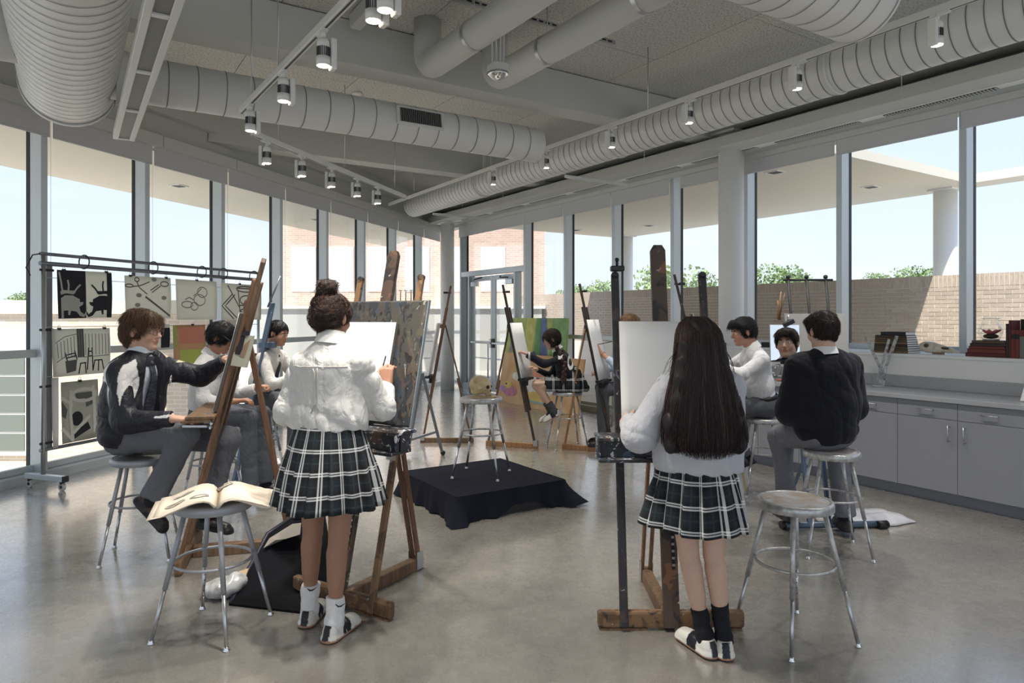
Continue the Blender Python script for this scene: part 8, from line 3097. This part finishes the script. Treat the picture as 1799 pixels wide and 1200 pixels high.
xx = X0 + s_[:, None] * (W_ + 0.008) + wavx + rng.normal(0, 0.004, (n_, 1)) * tz[None, :]
wrap = (np.abs(s_[:, None]) ** 6.0) * np.interp(-zz, -zt, np.array([0.03, 0.075, 0.11, 0.12, 0.12, 0.10, 0.09, 0.08, 0.07, 0.06]))
yy = Y0 + Yb + wrap - 0.006 + rng.uniform(-0.010, 0.006, (n_, 1)) * tz[None, :] + 0.05 * (1 - tz[None, :]) ** 8
paths = np.stack([xx, yy, zz], 2)
ribbon_mesh('hair_strands', paths, 0.0017, C3(34, 25, 25), ho, var=0.4, hl=C3(78, 56, 48))
# a few loose locks over the shoulders
n_ = 40
ph_ = rng.uniform(0, 6, (n_, 1))
sd_ = np.where(rng.uniform(size=(n_, 1)) < 0.5, -1, 1)
t_ = np.linspace(0, 1, 16)[None, :]
xx = X0 + sd_ * (0.105 + 0.10 * t_ ** 1.5 + 0.012 * np.sin(t_ * 7 + ph_))
yy = Y0 - 0.06 + 0.05 * t_ + 0.01 * np.sin(t_ * 5 + ph_)
zz = 1.48 - (0.30 + 0.12 * np.sin(ph_)) * t_
ribbon_mesh('loose_locks', np.stack([xx, yy + 0 * t_, zz + 0 * xx], 2), 0.0012, C3(38, 28, 26), ho, var=0.3)

# ---- boy in white shirt by the counter
H = Human('seated boy in white shirt and belt with thick black hair, facing left near the counter', (2.28, 6.23, 0), (188, 142, 118), 0.007, 1.0)
H.pose(hip=(2.30, 6.24, 0.785), right=(0, 1, 0), neck=(2.195, 6.22, 1.290), shR=(2.18, 6.39, 1.215), shL=(2.215, 6.04, 1.215), head=(2.105, 6.21, 1.462), hf=(-0.97, -0.06, -0.20),
       elL=(1.985, 5.96, 1.085), wrL=(1.755, 6.05, 1.20), hdL=(-1, 0, 0.3), elR=(1.97, 6.44, 1.10), wrR=(1.79, 6.36, 1.27), hdR=(-1, 0, 0.3),
       knL=(1.885, 6.12, 0.775), anL=(2.09, 6.13, 0.34), knR=(1.90, 6.38, 0.775), anR=(2.10, 6.36, 0.34), toL=(-0.93, 0, -0.35), toR=(-0.93, 0, -0.35))
H.body(0.6, 0.6)
H.brows((26, 22, 22))
H.trousers((86, 88, 94), seed=83, fold=0.011, res=0.008)
H.top('shirt', (222, 222, 225), M_FABRIC, infl=0.022, hem=0.185, sleeve=0.95, sleeve_r=(0.062, 0.056, 0.046), belly=1.04, seed=84, fold=0.009, res=0.007)
H.collar((240, 240, 241))
b = MB()
vs = []
for i in range(36):
    th = 2 * pi * i / 36
    c = H.J['hip'] + H.up * 0.082
    x = H.J['r'] * cos(th) * 0.176 + np.cross(H.up, H.J['r']) * sin(th) * 0.138
    vs += [V(tuple(c + x - H.up * 0.016)), V(tuple(c + x + H.up * 0.016))]
b.add(vs, [(2 * i, 2 * ((i + 1) % 36), 2 * ((i + 1) % 36) + 1, 2 * i + 1) for i in range(36)], True)
o = b.build('belt', M_BLACK, H.root); md = o.modifiers.new('solid', 'SOLIDIFY'); md.thickness = 0.008
H.dark_socks(); H.shoe('R', 'dress'); H.shoe('L', 'dress')
H.hair((22, 20, 24), infl=0.016, seed=92, noise=0.004, n_str=2000, length=0.05, flow=(0.9, 0, -0.4), lift=0.006, nape=-0.05, jit=0.3, hl=C3(48, 46, 52),
       prims=[(p_ell(H.hp(0.055, 0, 0.088), np.array((0.058, 0.066, 0.040)), H.HR()), 0.03), (p_cap(H.hp(0.08, 0, 0.075), H.hp(0.125, 0, 0.070), 0.025, 0.012, H.J['hr'], 1.8), 0.02)])

# ---- boy in the navy jacket, seen from behind
H = Human('seated boy in a navy fleece jacket seen from behind, facing a mirror', (2.17, 4.70, 0), (206, 166, 146), 0.006, 1.06)
H.pose(hip=(2.175, 4.70, 0.800), right=(0.99, 0.15, 0), neck=(2.135, 4.655, 1.335), shR=(2.325, 4.695, 1.262), shL=(1.953, 4.655, 1.262), head=(2.125, 4.675, 1.505), hf=(-0.22, 0.965, -0.12),
       elL=(1.915, 4.72, 0.945), wrL=(2.02, 4.95, 0.87), hdL=(0.4, 0.85, 0), elR=(2.40, 4.76, 0.955), wrR=(2.30, 4.98, 0.90), hdR=(-0.3, 0.9, 0.1),
       knL=(1.985, 5.07, 0.715), anL=(2.095, 5.16, 0.14), knR=(2.42, 5.08, 0.71), anR=(2.445, 5.01, 0.12), toL=(-0.1, 0.99, 0), toR=(0.15, 0.98, 0))
H.body(0.6, 0.6)
H.brows((36, 28, 26))
H.trousers((112, 113, 120), seed=103, fold=0.011, res=0.008)
H.top('fleece_jacket', (20, 21, 31), M_FLEECE, infl=0.036, hem=-0.10, sleeve=1.0, sleeve_r=(0.080, 0.072, 0.048), belly=1.22, chest=1.12, seed=104, fold=0.012)
ax_ = unit(H.up * 0.95 - H.fw * 0.1)
b = MB(); b.lathe(V(tuple(H.J['neck'] - H.up * 0.035)), V(tuple(ax_)), [(0.0, 0.125), (0.035, 0.108), (0.058, 0.092), (0.060, 0.086), (0.02, 0.092)], n=32, close=False)
b.build('jacket_collar', mat('navy_fleece_collar', rgb(20, 21, 31), 0.9), H.root)
H.collar((232, 231, 230), 0.070, 0.036, drop=0.016)
H.dark_socks(); H.shoe('R', 'dress'); H.shoe('L', 'dress')
H.hair((38, 29, 27), infl=0.009, seed=112, noise=0.004, n_str=2600, length=0.04, flow=(0.4, 0, -1), lift=0.004, nape=-0.075, jit=0.35, hl=C3(74, 56, 50),
       prims=[(p_ell(H.hp(0.06, 0, 0.075), np.array((0.05, 0.066, 0.040)) * H.k, H.HR()), 0.03)])
# mirror card clipped in front of him
MC = AT(1379, 603, 5.24)
facep = V(tuple(H.hp(0.07, 0, 0.0)))
n1 = (V((0, 0, CAMH)) - MC).normalized()
n2 = (facep - MC).normalized()
mn = (n1 + n2).normalized()
mu = mn.cross(V((0, 0, 1))).normalized()
if mu.x < 0:
    mu = -mu
mv = mn.cross(mu)
if mv.z < 0:
    mv = -mv
o = thing('clip_mirror', 'rectangular mirror clipped to the blue easel reflecting the boy face', 'mirror', MC)
hw_, hh_ = 0.110, 0.145
b = MB(); b.box(MC - mu * hw_ - mv * hh_ - mn * 0.008, mu * 2 * hw_, mv * 2 * hh_, mn * 0.007); b.build('backing', mat('mirror_back', rgb(190, 186, 172), 0.6), o)
b = MB(); b.box(MC - mu * (hw_ - 0.004) - mv * (hh_ - 0.004) - mn * 0.001, mu * 2 * (hw_ - 0.004), mv * 2 * (hh_ - 0.004), mn * 0.002); b.build('mirror_glass', mat('silver_mirror', rgb(235, 236, 234), 0.02, metal=1.0), o)
tcl = MC + mv * (hh_ + 0.01) + mu * 0.03
b = MB(); b.cbox(tcl + mn * 0.01, 0.085, 0.03, 0.035, Matrix.Rotation(-0.45, 3, 'Y')); b.build('bulldog_clip', M_BLACK, o, bevel=0.004)
b = MB(); b.cyl(tcl + mv * 0.01, tcl + mv * 0.06, 0.012, n=10); b.build('clip_screw', M_STEEL, o)
b = MB(); b.cbox(MC - mv * (hh_ + 0.004) + mn * 0.008, 0.075, 0.025, 0.022); b.cyl(MC - mv * (hh_ + 0.01), MC - mv * (hh_ + 0.05), 0.008, n=8); b.build('lower_clip', M_BLACK, o)
b = MB(); b.bar(MC - mn * 0.02 - mv * (hh_ + 0.30), MC - mn * 0.02 - mv * hh_ * 0.5, 0.02, 0.012, mu); b.build('mirror_stem', M_WOODL, o)
# brushes in the clip
for k_, (a_, e_) in enumerate((((1366, 560), (1372, 512)), ((1368, 562), (1379, 515)), ((1371, 562), (1366, 528)))):
    b = MB(); b.cyl(AT(a_[0], a_[1], 5.27), AT(e_[0], e_[1], 5.29), 0.008, 0.004, n=8)
    tag(b.build('paint_brush', (M_WOODL, M_WOODR, M_WOODL)[k_]), 'thin wooden brush standing behind the mirror clip, %s' % ('leftmost', 'middle, tallest', 'right, short')[k_], 'brush', 'brushes by the mirror')
